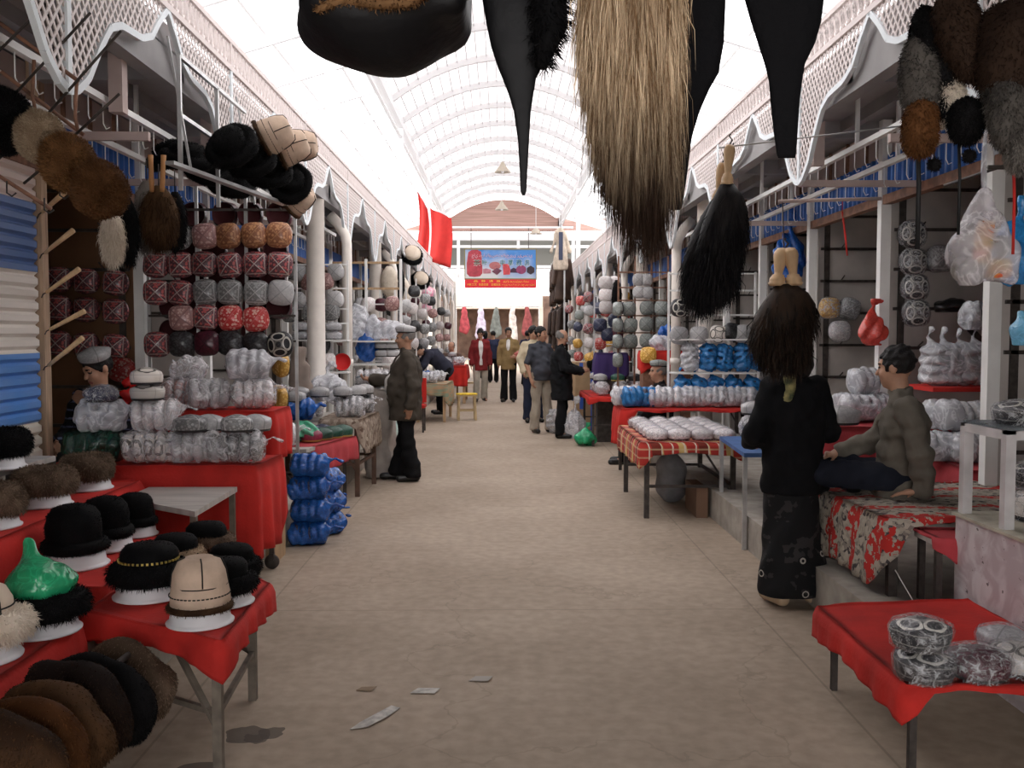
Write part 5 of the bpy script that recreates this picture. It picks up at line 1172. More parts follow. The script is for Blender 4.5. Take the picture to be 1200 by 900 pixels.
# ================================================================== hanging goods, near the camera and along the valances
def prof_tail(name, label, rows, Y, fm, depth=.45, furn=0, flen=.05, seed=0, cat='hat flap'):
    """a tapering flap hanging down: rows of (pixel y, left, right) give its width at its distance Y"""
    cen = [at((l+r)/2, y, Y) for y, l, r in rows]; wd = [(r-l)*mpp(Y)/2 for y, l, r in rows]
    o0 = cen[0]; t = thing(name, label, cat, o0); mb = MB(); n = 24; vs, fs = [], []
    for c, w_ in zip(cen, wd):
        for j in range(n):
            a = 2*PI*j/n; q = abs(math.cos(a))**.8*(1 if math.cos(a) > 0 else -1)
            vs.append((c.x - o0.x + w_*q, math.sin(a)*w_*depth, c.z - o0.z))
    k = len(cen)
    for i in range(k-1):
        for j in range(n): fs.append((i*n+j, i*n+(j+1) % n, (i+1)*n+(j+1) % n, (i+1)*n+j)[::-1])
    fs.append(tuple(range(n))); fs.append(tuple((k-1)*n+j for j in range(n))[::-1])
    mb.add(vs, fs, 0, True); me = mb.mesh('flap', fm)
    if furn: fur(me, furn, flen, .0008, (0, 0, -1), .95, .1, seed)
    link('flap', me, t); return t, mb
M_leather = mat('black_leather', (.005, .005, .006), .55, bump=.2, bscale=26, spec=.2)
M_velvet = mat('black_velvet', (.004, .004, .005), .8, bump=.3, bscale=60, spec=.12)
YN = 1.7
# overhead rail (above the frame) that carries the nearest goods
t = thing('overhead_rail', 'iron pipe overhead carrying the nearest furs', 'rail', (0, YN, 2.5))
MB().tube([(-1.5, 0, 0), (1.9, 0, 0)], .016, 10).build('pipe', M_iron, t)
for x in (-1.45, 1.85): MB().bar((x, 0, 0), (x, -.2, 1.42), .02).build('hanger', M_iron, t)
F_fox = fur_mat('tawny_fox_fur', (.2, .115, .055), (.8, .62, .42), 8, zramp=(-.6, -.8, (.025, .014, .009)), stretch=(9, 9, .7), rough=.6)
# black leather hat, crown down, at the top
t = thing('leather_hat', 'big black leather hat hanging at the top centre-left, fur inside', 'hat', at(455, 0, YN))
s = SDF((-.24, -.2, -.16), (.24, .2, .42), .01); s.box((0, 0, .17), (.285, .22, .46), .035, k=0); s.ell((-.03, 0, -.055), (.12, .1, .065), k=.05); s.box((.13, 0, -.12), (.14, .3, .1), .01, k=.03, cut=True, rot=(0, -.5, 0)); s.box((-.18, 0, -.165), (.16, .3, .1), .01, k=.03, cut=True, rot=(0, .35, 0)); s.wrinkle(.006, 14, 2)
link('crown', s.mesh('crown', M_leather), t)
me = MB().tube([(-.105, -.112, -.056), (-.06, -.114, -.035), (0, -.115, -.045), (.05, -.114, -.04), (.085, -.112, -.012), (.115, -.11, .0)], [.004, .012, .009, .01, .013, .004], 10).mesh('fur_strip', F_brown); fur(me, 900, .012, .001, (0, -1, 0), .3, .5, 3); link('fur_strip', me, t)
MB().tube([(-.06, 0, .38), (-.06, 0, .44), (0, 0, .475), (.06, 0, .44), (.06, 0, .38)], .004, 6).build('hanging_loop', M_iron, t)
up = lambda rows: [(-330, rows[0][1] + 8, rows[0][2] - 8)] + rows
t, _ = prof_tail('fur_flap', 'black flap with a long pointed tie at the top centre', up([(0, 566, 654), (30, 571, 654), (55, 576, 646), (80, 584, 634), (92, 589, 628), (110, 596, 625), (130, 602, 622), (165, 607, 620), (200, 609, 618), (224, 610, 617), (229, 612, 615)]), YN, M_leather, .3)
me = MB().tube([at(640, -60, YN - .03) - t.location, at(645, 30, YN - .03) - t.location, at(634, 80, YN - .03) - t.location], [.03, .03, .01], 12).mesh('fur_edge', F_black); fur(me, 1400, .03, .001, (.5, 0, -1), .6, .4, 4); link('fur_edge', me, t)
t, _ = prof_tail('fur_flap', 'black flap hanging just right of the tawny fox tail', up([(0, 780, 850), (50, 782, 848), (85, 784, 842), (105, 785, 831), (130, 786, 820), (160, 787, 811), (190, 787, 807), (220, 785, 803), (243, 783, 799), (246, 785, 797)]), YN + .05, M_velvet, .3)
t, _ = prof_tail('fur_flap', 'black flap, rightmost of the dark shapes hanging at the top', up([(0, 873, 965), (25, 880, 962), (50, 888, 955), (75, 896, 943), (95, 901, 940), (120, 903, 937), (150, 906, 935), (180, 910, 933), (185, 912, 932)]), YN + .02, M_velvet, .3)
rows = [(-330, 700, 770), (-60, 684, 796), (0, 682, 797), (60, 690, 794), (120, 698, 791), (165, 710, 787), (200, 730, 778), (228, 744, 768)]
t, _ = prof_tail('fox_tail', 'long tawny fox tail with dark tip hanging at the top centre', rows, YN - .06, F_fox, .5, 30000, .15, 5, 'fur tail')
for ch in kids(t): ch.name = 'fur'
# fur hats and tails hanging at the top right corner
def furlump(name, label, px, py, Y, w_, h_, d_, fm, seed, flen=.018, n=2600, rot=(0, 0, 0), cat='fur hat', extra=None):
    t = thing(name, label, cat, at(px, py, Y)); s = SDF((-w_, -d_, -h_), (w_, d_, h_), max(w_, h_)/15)
    s.ell((0, 0, 0), (w_/2, d_/2, h_/2), k=.02); s.ell((0, 0, h_*.2), (w_*.42, d_*.4, h_*.28), k=.03)
    s.wrinkle(.008, 18, seed); me = s.mesh('fur', fm); fur(me, n, flen, .0012, (0, 0, -1), .6, .4, seed); link('fur', me, t); t.rotation_euler = rot
    return t
YT = 2.6
t = thing('overhead_rail', 'iron pipe overhead carrying the fur hats at the top right', 'rail', (1.5, YT + .1, 2.62)); MB().tube([(-.7, 0, 0), (.9, 0, 0)], .014, 8).build('pipe', M_iron, t); MB().bar((-.6, 0, 0), (-.6, -.6, 1.3), .02).build('hanger', M_iron, t); MB().bar((.8, 0, 0), (.8, -.6, 1.3), .02).build('hanger', M_iron, t)
furlump('fur_hat', 'grey and rust-brown fur flap hanging lowest at the top right', 1077, 95, YT, .1, .22, .09, F_grey2, 1)
furlump('fur_hat', 'rust-brown fur ball under the grey flap at the top right', 1077, 147, YT - .02, .1, .14, .09, F_rust2, 2)
furlump('fur_hat', 'black fur flap over the grey one at the top right', 1083, 50, YT + .02, .075, .2, .09, F_black, 3)
furlump('fur_hat', 'long dark brown fur roll at the top right, above the black ball', 1128, 42, YT - .05, .12, .27, .1, F_db2, 4, rot=(0, -.25, 0))
furlump('fur_hat', 'blue-black fur flap in the middle of the top right bunch', 1106, 85, YT, .08, .26, .08, F_black, 5)
furlump('fur_hat', 'white-patched fur strip in the middle of the top right bunch', 1112, 118, YT + .01, .05, .13, .05, F_cream, 6)
furlump('fur_hat', 'black fur ball low in the top right bunch', 1130, 142, YT - .03, .09, .12, .09, F_black, 7)
furlump('fur_hat', 'big dark brown fur hat cut by the top right corner', 1190, 70, YT - .1, .2, .3, .2, F_db2, 8, n=4000)
furlump('fur_hat', 'grey rabbit-fur flap at the right photo edge', 1188, 128, YT - .12, .14, .2, .1, F_grey2, 9, n=3600)
furlump('fur_hat', 'shaggy grey fur flap end at the right photo edge, lowest', 1194, 175, YT - .12, .08, .12, .08, F_grey, 10)
for i, (px, y0, y1, m_) in enumerate(((1075, 165, 292, M_dark), (1123, 165, 275, M_dark), (1187, 190, 298, M_red))):
    a, c = at(px, y0 - 25, YT + .05), at(px, y1, YT + .05); mb = MB(); mb.tube([a, (a+c)/2 + Vector((.004, 0, 0)), c], .0045 if i else .007, 6); tag(mb.build('tie_cord', m_), ('black tie cord hanging under the rust-brown fur', 'black tie cord hanging under the black fur ball', 'red tie cord hanging at the right photo edge')[i], 'cord')
for i, (px, py, y0) in enumerate(((1095, 193, 150), (1136, 183, 150))):
    a = at(px, py, YT); t = thing('pompom', ('left', 'right')[i] + ' small dark fur pompom on a cord, top right', 'pompom', a); me = MB().lathe([(.001, -.018), (.014, -.012), (.018, 0), (.014, .012), (.001, .018)], 12).mesh('fur', F_black); fur(me, 300, .008, .0008, (0, 0, 0), 0, .5, i); link('fur', me, t); MB().tube([(0, 0, 0), at(px, y0, YT) - a], .002, 5).build('cord', M_dark, t)
# plastic bags hanging at the right
t = lump_bag('white knotted plastic bag with red and yellow packets, hanging at the right', at(1151, 335, 3.4), film('thin_white_bag', (.88, .86, .9), .22, .35, 9), (.24, .17, .27), 41, inner=None, vox=.008, knob=False)
mq = mat('packet_print', (.6, .08, .06), .5, col2=(.75, .55, .08), nscale=18); q = SDF((-.12, -.1, 0), (.12, .1, .26), .01)
q.box((-.01, -.02, .15), (.05, .06, .15), .01, k=0, rot=(0, .1, 0)); q.box((.055, 0, .06), (.08, .08, .07), .02, k=.01); link('packets', q.mesh('packets', mq), t)
q = SDF((-.12, -.1, 0), (.14, .1, .2), .01); q.ell((.06, .02, .06), (.05, .05, .045), k=.01); q.ell((-.06, .01, .06), (.045, .05, .05), k=.01); q.box((.06, -.02, .14), (.06, .03, .07), .01, k=0); link('contents', q.mesh('contents', mat('jar_contents', (.5, .5, .48), .4, col2=(.12, .1, .08), nscale=22)), t)
MB().tube([(0, 0, .3), (.0, .01, .4), (-.005, .0, .47), (0, 0, .58)], [.01, .016, .013, .006], 8, flat=.5).build('bag_handle', FILMG, t)
lump_bag('bright blue bag hanging behind the white knotted bag, right edge', at(1192, 336, 4.0), film('sky_blue_bag', (.03, .3, .7), .75, .2), (.22, .16, .25), 42)
lump_bag('small pale blue bag at the right photo edge below the bright blue one', at(1200, 405, 4.4), film('pale_blue_bag', (.2, .55, .8), .7, .2), (.08, .1, .16), 43, tied=False)
t = thing('bracket_rod', 'thin iron rod from the right valance holding the hanging bags', 'rod', (1.3, 3.42, at(1151, 196, 3.42).z)); MB().tube([(.42, 0, 0), (1.6, .0, 0)], .008, 8).build('bar', M_iron, t); MB().tube([(.8, 0, 0), (.8, 0, .9)], .008, 8).build('stay', M_iron, t); MB().tube([(.52, .55, .02), (.52, 0, .02)], .006, 8).build('crossbar', M_iron, t)
# horsehair whisks
KW = mk_whisk(2, F_horse2, .5, .285, .13); o = KW(); o['label'] = 'dark horsehair whisk hanging before the woman in black'; 
YK = 5.3; o.location = at(920, 333, YK)
KW2 = mk_whisk(1, F_horse, .62, .2, .14); o2 = KW2(); o2['label'] = 'black horsehair whisk, nearer half of the pair hanging by the valance'; o2.location = at(852, 216, 4.9); o2.rotation_euler = (0, .06, 0)
KW3 = mk_whisk(1, F_horse, .6, .19, .14); o3 = KW3(); o3['label'] = 'black horsehair whisk, lower half of the pair hanging by the valance'; o3.location = at(840, 236, 4.98); o3.rotation_euler = (0, .14, 0); MB().tube([(0, 0, .2), (.03, -.02, .3)], .003, 5).build('cord', M_iron, o3)
a = at(917, 236, YK)
t = thing('bracket_rod', 'rod from the right valance carrying the whisk before the woman', 'rod', a); MB().tube([(-.02, 0, 0), (2.12 - a.x, .1, .03)], .01, 8).build('bar', M_pink, t); MB().tube([(0, 0, 0), (.005, 0, -.1), at(919, 300, YK) - a], .003, 6).build('wire', M_iron, t)
a = at(847, 178, 4.9)
t = thing('bracket_rod', 'rod from the right valance carrying the pair of black whisks', 'rod', a + Vector((0, 0, .02))); MB().tube([(-.02, 0, 0), (2.1 - a.x, 0, .12)], .004, 8).build('bar', M_steel, t)
# wire rack with fur hats under the left valance
YH = 4.25
t = thing('wire_hat_rack', 'dark wire rack with fur hats at the top left', 'rack', at(60, 120, YH))
o0 = t.location.copy()
for (x0, y0, x1, y1, dy) in ((-30, 5, 92, 95, 0), (-30, 60, 98, 158, .1), (-30, 188, 60, 245, .12)): MB().tube([at(x0, y0, YH + dy) - o0, at(x1, y1, YH + dy) - o0], .009, 8).build('long_bar', M_rust, t)
for (x0, y0, x1, y1) in ((-20, 78, 64, -5), (10, 118, 106, 15), (52, 138, 142, 36), (-15, 200, 34, 150), (28, 215, 70, 180), (86, 160, 140, 110)): MB().tube([at(x0, y0, YH + .02) - o0, at(x1, y1, YH - .05) - o0], .006, 8).build('cross_bar', M_iron, t)
for (x, y) in ((90, 95), (40, 70)): MB().tube([at(x, y, YH) - o0, at(x - 2, y + 42, YH + .02) - o0, at(x + 2, y + 62, YH + .03) - o0], .008, 8).build('strut', M_rust, t)
for (x, y) in ((8, 212), (52, 232), (70, 215)): MB().tube([at(x, y, YH + .1) - o0, at(x, y + 14, YH + .1) - o0, at(x + 6, y + 18, YH + .1) - o0, at(x + 11, y + 14, YH + .1) - o0], .004, 6).build('hook', M_iron, t)
MB().bar(at(40, 20, YH) - o0, Vector((-1.9, YH + .1, 3.0)) - o0, .012).build('stay', M_iron, t)
for i, (px, py, fm, lab, sc, rot) in enumerate(((8, 142, F_black, 'black fur hat at the left edge on the wire rack', 1.0, (.5, .7, .2)), (54, 162, fur_mat('beige_fur', (.24, .17, .11), (.46, .36, .25)), 'cream fur hat on the wire rack at the top left', .78, (.5, .6, .2)), (86, 192, F_golden, 'golden brown fur hat on the wire rack at the top left', .86, (.5, .55, .3)), (122, 222, F_rust, 'rust brown fur hat at the end of the wire rack, top left', .86, (.5, .5, .3)))):
    o = mk_pill(fm)(); o['label'] = lab; o.rotation_euler = (0, R(118), R(-38)); o.scale = (sc*.8, sc*.8, sc*1.45); o.location = at(px - 17, py - 10, YH + .02 - .03*i)
# fox and wolf tails
def tail(label, px, py0, py1, Y, w_, fm, seed, n=1800, bend=0, tip=None):
    a, c = at(px, py0, Y), at(px, py1, Y); L_ = a.z - c.z; t = thing('fur_tail', label, 'fur tail', a)
    me = MB().tube([(bend*math.sin(i/6*3), 0, -L_*.9*i/6) for i in range(7)], [w_*q for q in (.3, .75, .95, 1, .95, .75, .2)], 14, flat=.7, up=(0, 1, 0)).mesh('fur', fm); fur(me, n, .06, .0016, (0, 0, -1), .85, .25, seed); link('fur', me, t)
    MB().tube([(0, 0, 0), (0, 0, .12)], .003, 5).build('cord', M_iron, t); return t
tail('cream fox tail hanging under the wire rack', 131, 246, 316, 5.2, .06, F_cream, 1); tail('black fur tail beside the cream fox tail', 150, 232, 318, 5.3, .05, F_black, 2)
t = tail('dark brown wolf tail with wooden handles hanging left of the cap rack', 186, 218, 300, 5.4, .1, F_dbrown, 3, 3200); 
for dx in (-.02, .035): MB().lathe([(.012, 0), (.014, .05), (.013, .15), (.015, .2)], 12).build('handle', mat('orange_wood', (.5, .25, .1), .5), t, (dx, -.05, -.04), (0, .06 if dx > 0 else -.02, 0))
tail('grey-black tail behind the wolf tail, left side', 172, 212, 305, 5.55, .08, F_grey, 4); tail('blue-black tail behind the wolf tail, right side', 205, 225, 300, 5.55, .06, F_black, 5)
# black fur hats under the second valance and along the slanting rail
def mk_karakul():
    t = thing('karakul_hat', 'h', 'hat'); me = lathe_hat([(.1, 0), (.14, 0), (.17, .03), (.173, .06), (.152, .09), (.122, .088), (.104, .074), (.108, .11), (.095, .142), (.05, .152), (.002, .15)], F_karakul, 2600, .014, seed=61, wob=.03, fl=.2); link('fur', me, t); return t
KK = Kind(mk_karakul)
for i, (px, py, Y, rot) in enumerate(((276, 178, 5.7, (1.0, -.35, 0)), (298, 192, 6.05, (1.0, -.2, 0)), (316, 206, 6.4, (.9, -.1, .2)), (338, 216, 6.8, (1.2, .9, 0)))):
    KK.put('black curly fur hat, %s from the near end of the slanting rail' % ORD[i], at(px, py, Y), 0, 'black curly hats on the slanting rail', rot=rot, scale=.92)
for i, (px, py, Y, rot) in enumerate(((218, 196, 5.9, (.3, .2, 0)), (205, 192, 6.3, (.4, -.3, 0)), (246, 207, 6.5, (.6, .3, 0)), (272, 224, 6.8, (.5, .2, 0)))):
    KK.put('black curly fur hat hanging low under the hook rails, %s from the left' % ORD[(1, 0, 2, 3)[i]], at(px, py, Y), 0, 'black hats under the hook rails', rot=rot, scale=(.95, .95, 1.05)[0])
a, c = Vector((-1.76, 5.2, at(262, 205, 5.6).z)), at(352, 246, 7.2)
t = thing('slanting_rail', 'galvanised rail under the left valance carrying black curly hats', 'rail', (0, 0, 0)); MB().bar(a, c, .05, .02).build('bar', M_steel, t)
for y in (5.5, 6.9): z_ = a.z + (c.z-a.z)*(y-a.y)/(c.y-a.y); MB().bar((-1.74, y, z_), (-1.86, y, z_ + .75), .012).build('stay', M_steel, t)
t = thing('display_rack', 'steel frame standing before the left valance', 'rack', (-1.8, 5.5, 2.4))
for (p, q) in (((0, 0, .0), (0, 0, .75)), ((0, 0, .75), (0, 1.4, .75)), ((0, 0, .42), (0, 1.4, .42)), ((0, .72, .0), (0, .72, .75))): MB().bar(p, q, .022).build('bar', M_steel, t)
def mk_suedeflap():
    t = thing('suede_hat', 'h', 'hat'); s = SDF((-.2, -.16, -.05), (.2, .16, .26), .012); s.cone((0, 0, .03), (0, 0, .17), .125, .085, k=0, flat=(1, .8, 1)); s.box((-.0, 0, .2), (.12, .12, .06), .02, k=.03); s.wrinkle(.006, 20, 2); link('crown', s.mesh('crown', M_suede), t)
    st = MB(); st.tube([(.1265*math.cos(q), .1015*math.sin(q), .06) for q in [i*2*PI/30 for i in range(31)]], .003, 5); st.tube([(-.12, 0, .04), (-.1, 0, .15), (-.05, 0, .22), (.05, 0, .22), (.1, 0, .15), (.12, 0, .04)], .003, 5); st.build('stitching', M_stitch, t)
    link('fur_trim', lathe_hat([(.12, -.02), (.135, -.01), (.137, .012), (.125, .02)], F_ash, 900, .012, seed=71, sy=.82), t); return t
KS = Kind(mk_suedeflap)
for i, (px, py, Y, rot) in enumerate(((318, 165, 6.0, (.9, .5, .3)), (338, 178, 6.3, (1.0, .7, .2)), (349, 172, 6.7, (.9, .9, 0)), (350, 240, 7.0, (.6, .6, 0)))):
    H_suede.put('beige suede hat %s' % ('above the black curly hats, nearest', 'above the black curly hats, middle', 'with black band above the curly hats, farthest', 'at the far end below the black curly hats')[i], at(px - 12, py, Y), 0, rot=((.2, 1.1, .3), (.1, 1.2, .2), (.1, 1.5, .1), (.3, 1.0, .1))[i], scale=.85)
K_wb = Kind(mk_cuff(F_wool, F_black))
# further along the left valance: white and black hats, tails
for i, (px, py, Y, kd) in enumerate(((482, 301, 19.2, 0), (492, 330, 21.4, 0))):
    o = K_wb.put('big white fur hat with black edge on the left valance, %s' % ('upper', 'lower')[i], at(px, py, Y), 0, rot=(1.0, .5, 0), scale=1.35)
for i, (px, py0, py1, fm) in enumerate(((456, 312, 352, F_cream), (465, 308, 362, F_black), (472, 325, 362, F_wool))): tail(('cream', 'black', 'white')[i] + ' fur tail hanging by the white racks, left side', px, py0, py1, (15.8, 17.0, 18.1)[i], .14, fm, 80+i, 900)
t = thing('pink_cap', 'pink and white hat on the left valance beside the white fur hats', 'hat', at(499, 352, 23.6)); t.scale = (1.3,)*3; s = SDF((-.25, -.25, -.35), (.25, .25, .35), .025); s.ell((0, 0, .1), (.17, .15, .2), k=.05); s.ell((-.05, 0, -.12), (.15, .12, .16), k=.05); s.wrinkle(.02, 14, 1); link('cloth', s.mesh('cloth', mat('pink_print', (.75, .2, .35), .8, col2=(.8, .72, .72), nscale=12)), t); t.name = 'pink_hat'
# ================================================================== people
SKIN = mat('skin', (.42, .23, .15), .55, noise=.08, nscale=20, spec=.35); SKIN2 = mat('skin_tanned', (.36, .19, .12), .55, noise=.08, nscale=20, spec=.35)
M_eye = mat('dark_eyes', (.02, .014, .012), .3); M_lip = mat('lips', (.3, .11, .09), .5); M_hair = mat('black_hair', (.008, .007, .007), .55, bump=.4, bscale=90, spec=.25); M_greyhair = mat('grey_hair', (.16, .15, .14), .7, bump=.4, bscale=90)
def cl(name, col, **k): return mat(name, col, k.pop('rough', .9), noise=k.pop('noise', .12), nscale=k.pop('nscale', 9), bump=.12, bscale=140, spec=.15)
STAND = dict(pelvis=(0, 0, .93), chest=(0, .01, 1.24), neck=(0, .015, 1.43), shL=(.152, .01, 1.365), shR=(-.152, .01, 1.365), elL=(.215, .03, 1.10), elR=(-.215, .03, 1.10), wrL=(.22, -.04, .86), wrR=(-.22, -.04, .86),
    hipL=(.09, 0, .9), hipR=(-.09, 0, .9), knL=(.1, -.01, .49), knR=(-.1, -.01, .49), anL=(.105, .02, .08), anR=(-.105, .02, .08), toL=(.13, -.13, .03), toR=(-.13, -.13, .03))
def person(label, loc, rz, J=None, H=1.7, look=(0, 0), girth=1.0, vox=.012, skin=SKIN, hair='short', hairm=None, tops=(), bottom=None, shoes=None, capk=None, belly=0, hands=('L', 'R'), grip=(.5, .5), fem=False, seedw=1, brow=True):
    """tops: list of (name, material, hem z, girth add, V opening depth or None, sleeve end 0..1 or None)"""
    k = H/1.7; j = {a: np.array(b)*k for a, b in {**STAND, **(J or {})}.items()}
    t = thing('person', label, 'person', loc, rz)
    up = j['neck'] - j['chest']; up /= np.linalg.norm(up)
    hc = j['neck'] + np.array(j.get('headoff', (0, -.02*k, .145*k)))
    Rh = np.array((Matrix.Rotation(look[0], 3, 'Z') @ Matrix.Rotation(look[1], 3, 'X')))
    def hp(x, y, z): return hc + Rh @ (np.array((x, y, z))*k)
    er = tuple(Euler((look[1], 0, look[0])).to_matrix().to_euler())
    allp = np.array(list(j.values()) + [hc]); lo, hi = allp.min(0) - .2, allp.max(0) + .2
    # ---- body: one continuous surface
    s = SDF(lo, hi, vox)
    s.cone(j['pelvis'], j['chest'], .11*k*girth, .12*k*girth, k=.03, flat=(1.15, .8, 1)); s.cone(j['chest'], j['neck'], .115*k, .05*k, k=.04, flat=(1.2, .8, 1))
    s.cone(j['neck'], hc - np.array((0, -.015*k, .05*k)), .054*k, .05*k, k=.02)
    s.ell(hp(0, .012, .03), np.array((.074, .093, .1))*k, k=.01, rot=er); s.ell(hp(0, -.03, -.05), np.array((.055, .058, .065))*k, k=.03, rot=er); s.ell(hp(0, -.062, -.09), np.array((.022, .022, .018))*k, k=.02, rot=er)
    s.cone(hp(0, -.082, .018), hp(0, -.108, -.022), .008*k, .014*k, k=.012); s.ell(hp(0, -.076, .034), np.array((.05, .02, .012))*k, k=.012, rot=er)
    for e in (-1, 1):
        s.ell(hp(e*.076, .012, -.005), np.array((.01, .022, .032))*k, k=.006, rot=er); s.ell(hp(e*.034, -.062, -.028), np.array((.026, .024, .026))*k, k=.02, rot=er); s.ell(hp(e*.031, -.097, .012), np.array((.016, .013, .009))*k, k=.008, cut=True, rot=er); s.ell(hp(e*.031, -.078, .011), np.array((.014, .012, .011))*k, k=.004, rot=er)
    s.ell(hp(0, -.088, -.056), np.array((.025, .011, .006))*k, k=.004, rot=er); s.ell(hp(0, -.086, -.068), np.array((.022, .011, .006))*k, k=.004, rot=er)
    for q, e in (('L', 1), ('R', -1)):
        s.cone(j['chest'] + up*.1*k, j['sh'+q], .07*k, .055*k, k=.03); s.cone(j['sh'+q], j['el'+q], .05*k, .039*k, k=.02); s.cone(j['el'+q], j['wr'+q], .038*k, .026*k, k=.015)
        d = j.get('hand'+q); d = (j['wr'+q] - j['el'+q]) if d is None else np.array(d); d = d/np.linalg.norm(d)
        side = j.get('palm'+q); n = np.array(side if side is not None else (-e, 0, 0), float); n = n - d*(n @ d); n /= np.linalg.norm(n); lat = np.cross(d, n)*e
        w_ = j['wr'+q]; g = grip[0 if q == 'L' else 1]
        s.cone(w_, w_ + d*.03*k, .026*k, .03*k, k=.012); s.box(w_ + d*.062*k, (.075*k, .075*k, .03*k), .013*k, k=.012, rot=tuple(Matrix(np.stack([lat, d, n], 1).tolist()).to_euler()))
        for f, (off, ln) in enumerate(((-.027, .07), (-.009, .08), (.009, .075), (.026, .058))):
            b0 = w_ + d*.095*k + lat*off*k; a1 = g*.7; d1 = d*math.cos(a1) + n*math.sin(a1); b1 = b0 + d1*ln*.5*k; a2 = g*1.7; d2 = d*math.cos(a2) + n*math.sin(a2); b2 = b1 + d2*ln*.5*k
            s.cone(b0 - d*.01*k, b1, .0095*k, .0088*k, k=.004); s.cone(b1, b2, .0088*k, .0072*k, k=.003)
        th0 = w_ + d*.035*k - lat*.03*k; td = d*.7 - lat*.6 + n*.35*(1+g); td /= np.linalg.norm(td); th1 = th0 + td*.04*k; td2 = d*.9 + n*.5*(1+g); td2 /= np.linalg.norm(td2); s.cone(th0, th1, .013*k, .0105*k, k=.01); s.cone(th1, th1 + td2*.032*k, .0105*k, .008*k, k=.004)
        s.cone(j['pelvis'], j['hip'+q], .09*k, .085*k, k=.03); s.cone(j['hip'+q], j['kn'+q], .08*k, .055*k, k=.02); s.cone(j['kn'+q], j['an'+q], .052*k, .036*k, k=.015); s.cone(j['an'+q], j['to'+q], .036*k, .026*k, k=.015)
    he = [hp(e*.031, -.088, .011) for e in (-1, 1)]; hb = [hp(e*.033, -.092, .034) for e in (-1, 1)]; hl = hp(0, -.094, -.062)
    def mf(c):
        m_ = np.zeros(len(c), int)
        for a in he: q = (c - a) @ Rh; m_[(np.abs(q[:, 0]) < .012*k) & (np.abs(q[:, 2]) < .006*k) & (np.abs(q[:, 1]) < .02*k)] = 1
        for a in hb:
            q = (c - a) @ Rh; m_[(np.abs(q[:, 0]) < .02*k) & (np.abs(q[:, 2]) < .0045*k) & (np.abs(q[:, 1]) < .03*k)] = 2
        q = (c - hl) @ Rh; m_[(np.abs(q[:, 0]) < .024*k) & (np.abs(q[:, 2]) < .0085*k) & (np.abs(q[:, 1]) < .02*k)] = 3; return m_
    HM = hairm or M_hair
    link('body', s.mesh('body', [skin, M_eye, HM, M_lip], mf), t)
    # ---- hair
    if hair:
        s = SDF(hc - .18*k, hc + .18*k, max(.006, vox*.7)); s.ell(hp(0, .018, .04), np.array((.083, .1, .1))*k, k=0, rot=er)
        if hair == 'short': s.ell(hp(0, -.085, -.045), np.array((.085, .085, .105))*k, k=.01, cut=True, rot=er); s.box(hp(0, .02, -.12), np.array((.3, .3, .14))*k, .001, k=.01, cut=True, rot=er)
        elif hair == 'fringe': s.ell(hp(0, -.11, -.06), np.array((.085, .085, .1))*k, k=.01, cut=True, rot=er); s.box(hp(0, .02, -.13), np.array((.3, .3, .14))*k, .001, k=.01, cut=True, rot=er)
        elif hair == 'bald': s.ell(hp(0, -.05, .1), np.array((.105, .135, .085))*k, k=.008, cut=True, rot=er); s.ell(hp(0, -.09, -.05), np.array((.088, .095, .12))*k, k=.008, cut=True, rot=er); s.box(hp(0, .02, -.11), np.array((.3, .3, .14))*k, .001, k=.01, cut=True, rot=er)
        elif hair == 'long': s.ell(hp(0, .05, -.04), np.array((.085, .07, .13))*k, k=.03, rot=er); s.ell(hp(0, -.1, -.03), np.array((.075, .085, .1))*k, k=.01, cut=True, rot=er)
        s.wrinkle(.005, 60, seedw); link('hair', s.mesh('hair', HM), t)
    if capk:
        o = link('skullcap', cap_mesh().mesh('skullcap', [CAPM[capk], M_lining]), t, Vector(hp(0, .015, .062)), (look[1] - .12, 0, look[0] + .5)); o.scale = (.98*k, 1.08*k, .82*k)
    # ---- clothes
    P, Ck, Nk = j['pelvis'], j['chest'], j['neck']
    for (nm, m_, hem, add, vopen, slv) in tops:
        s = SDF(lo - .06, hi + .06, vox); a = add
        hemc = P + (P - Ck)/np.linalg.norm(P - Ck)*max(0, (P[2] - hem*k)) if hem is not None else P
        gw = girth; rt = (.132 + a)*k; fl = (1.02*gw, .86*gw, 1)
        s.cone(Ck, P, rt, (.132 + a)*k, k=.02, flat=fl); s.cone(P, hemc, (.134 + a)*k, (.142 + a)*k, k=.03, flat=fl)
        s.cone(Ck + up*.02*k, Nk - up*.03*k, .13*k + a*k, .06*k + a*.4*k, k=.04, flat=(1.2, .85, 1))
        if belly: s.ell((Ck + P)/2 + np.array((0, -.07*k, -.04*k)), np.array((.15, .12 + belly, .19))*k, k=.06)
        if fem: s.ell(Ck + np.array((0, -.06, -.02))*k, np.array((.13, .08, .08))*k, k=.05)
        s.cone(Nk - up*.035*k, Nk + up*.012*k, .068*k + a*.3*k, .06*k + a*.3*k, k=.015)
        for q in 'LR':
            s.cone(Ck + up*.11*k, j['sh'+q], (.065 + a*.4)*k, (.05 + a*.4)*k, k=.035)
            if slv is not None:
                e1 = min(1, slv*2); el = j['sh'+q] + (j['el'+q] - j['sh'+q])*e1; s.cone(j['sh'+q], el, (.052 + a*.5)*k, (.048 + a*.6)*k, k=.025)
                if slv > .5: s.cone(j['el'+q], j['el'+q] + (j['wr'+q] - j['el'+q])*(slv - .5)*2, (.047 + a*.6)*k, (.04 + a*.6)*k, k=.02)
        s.wrinkle(.0075 if vox < .016 else .005, 26, seedw); s.wrinkle(.004, 55, seedw + 9)
        s.cone(Nk - up*.02*k, Nk + up*.12*k, .052*k, .062*k, k=.006, cut=True)
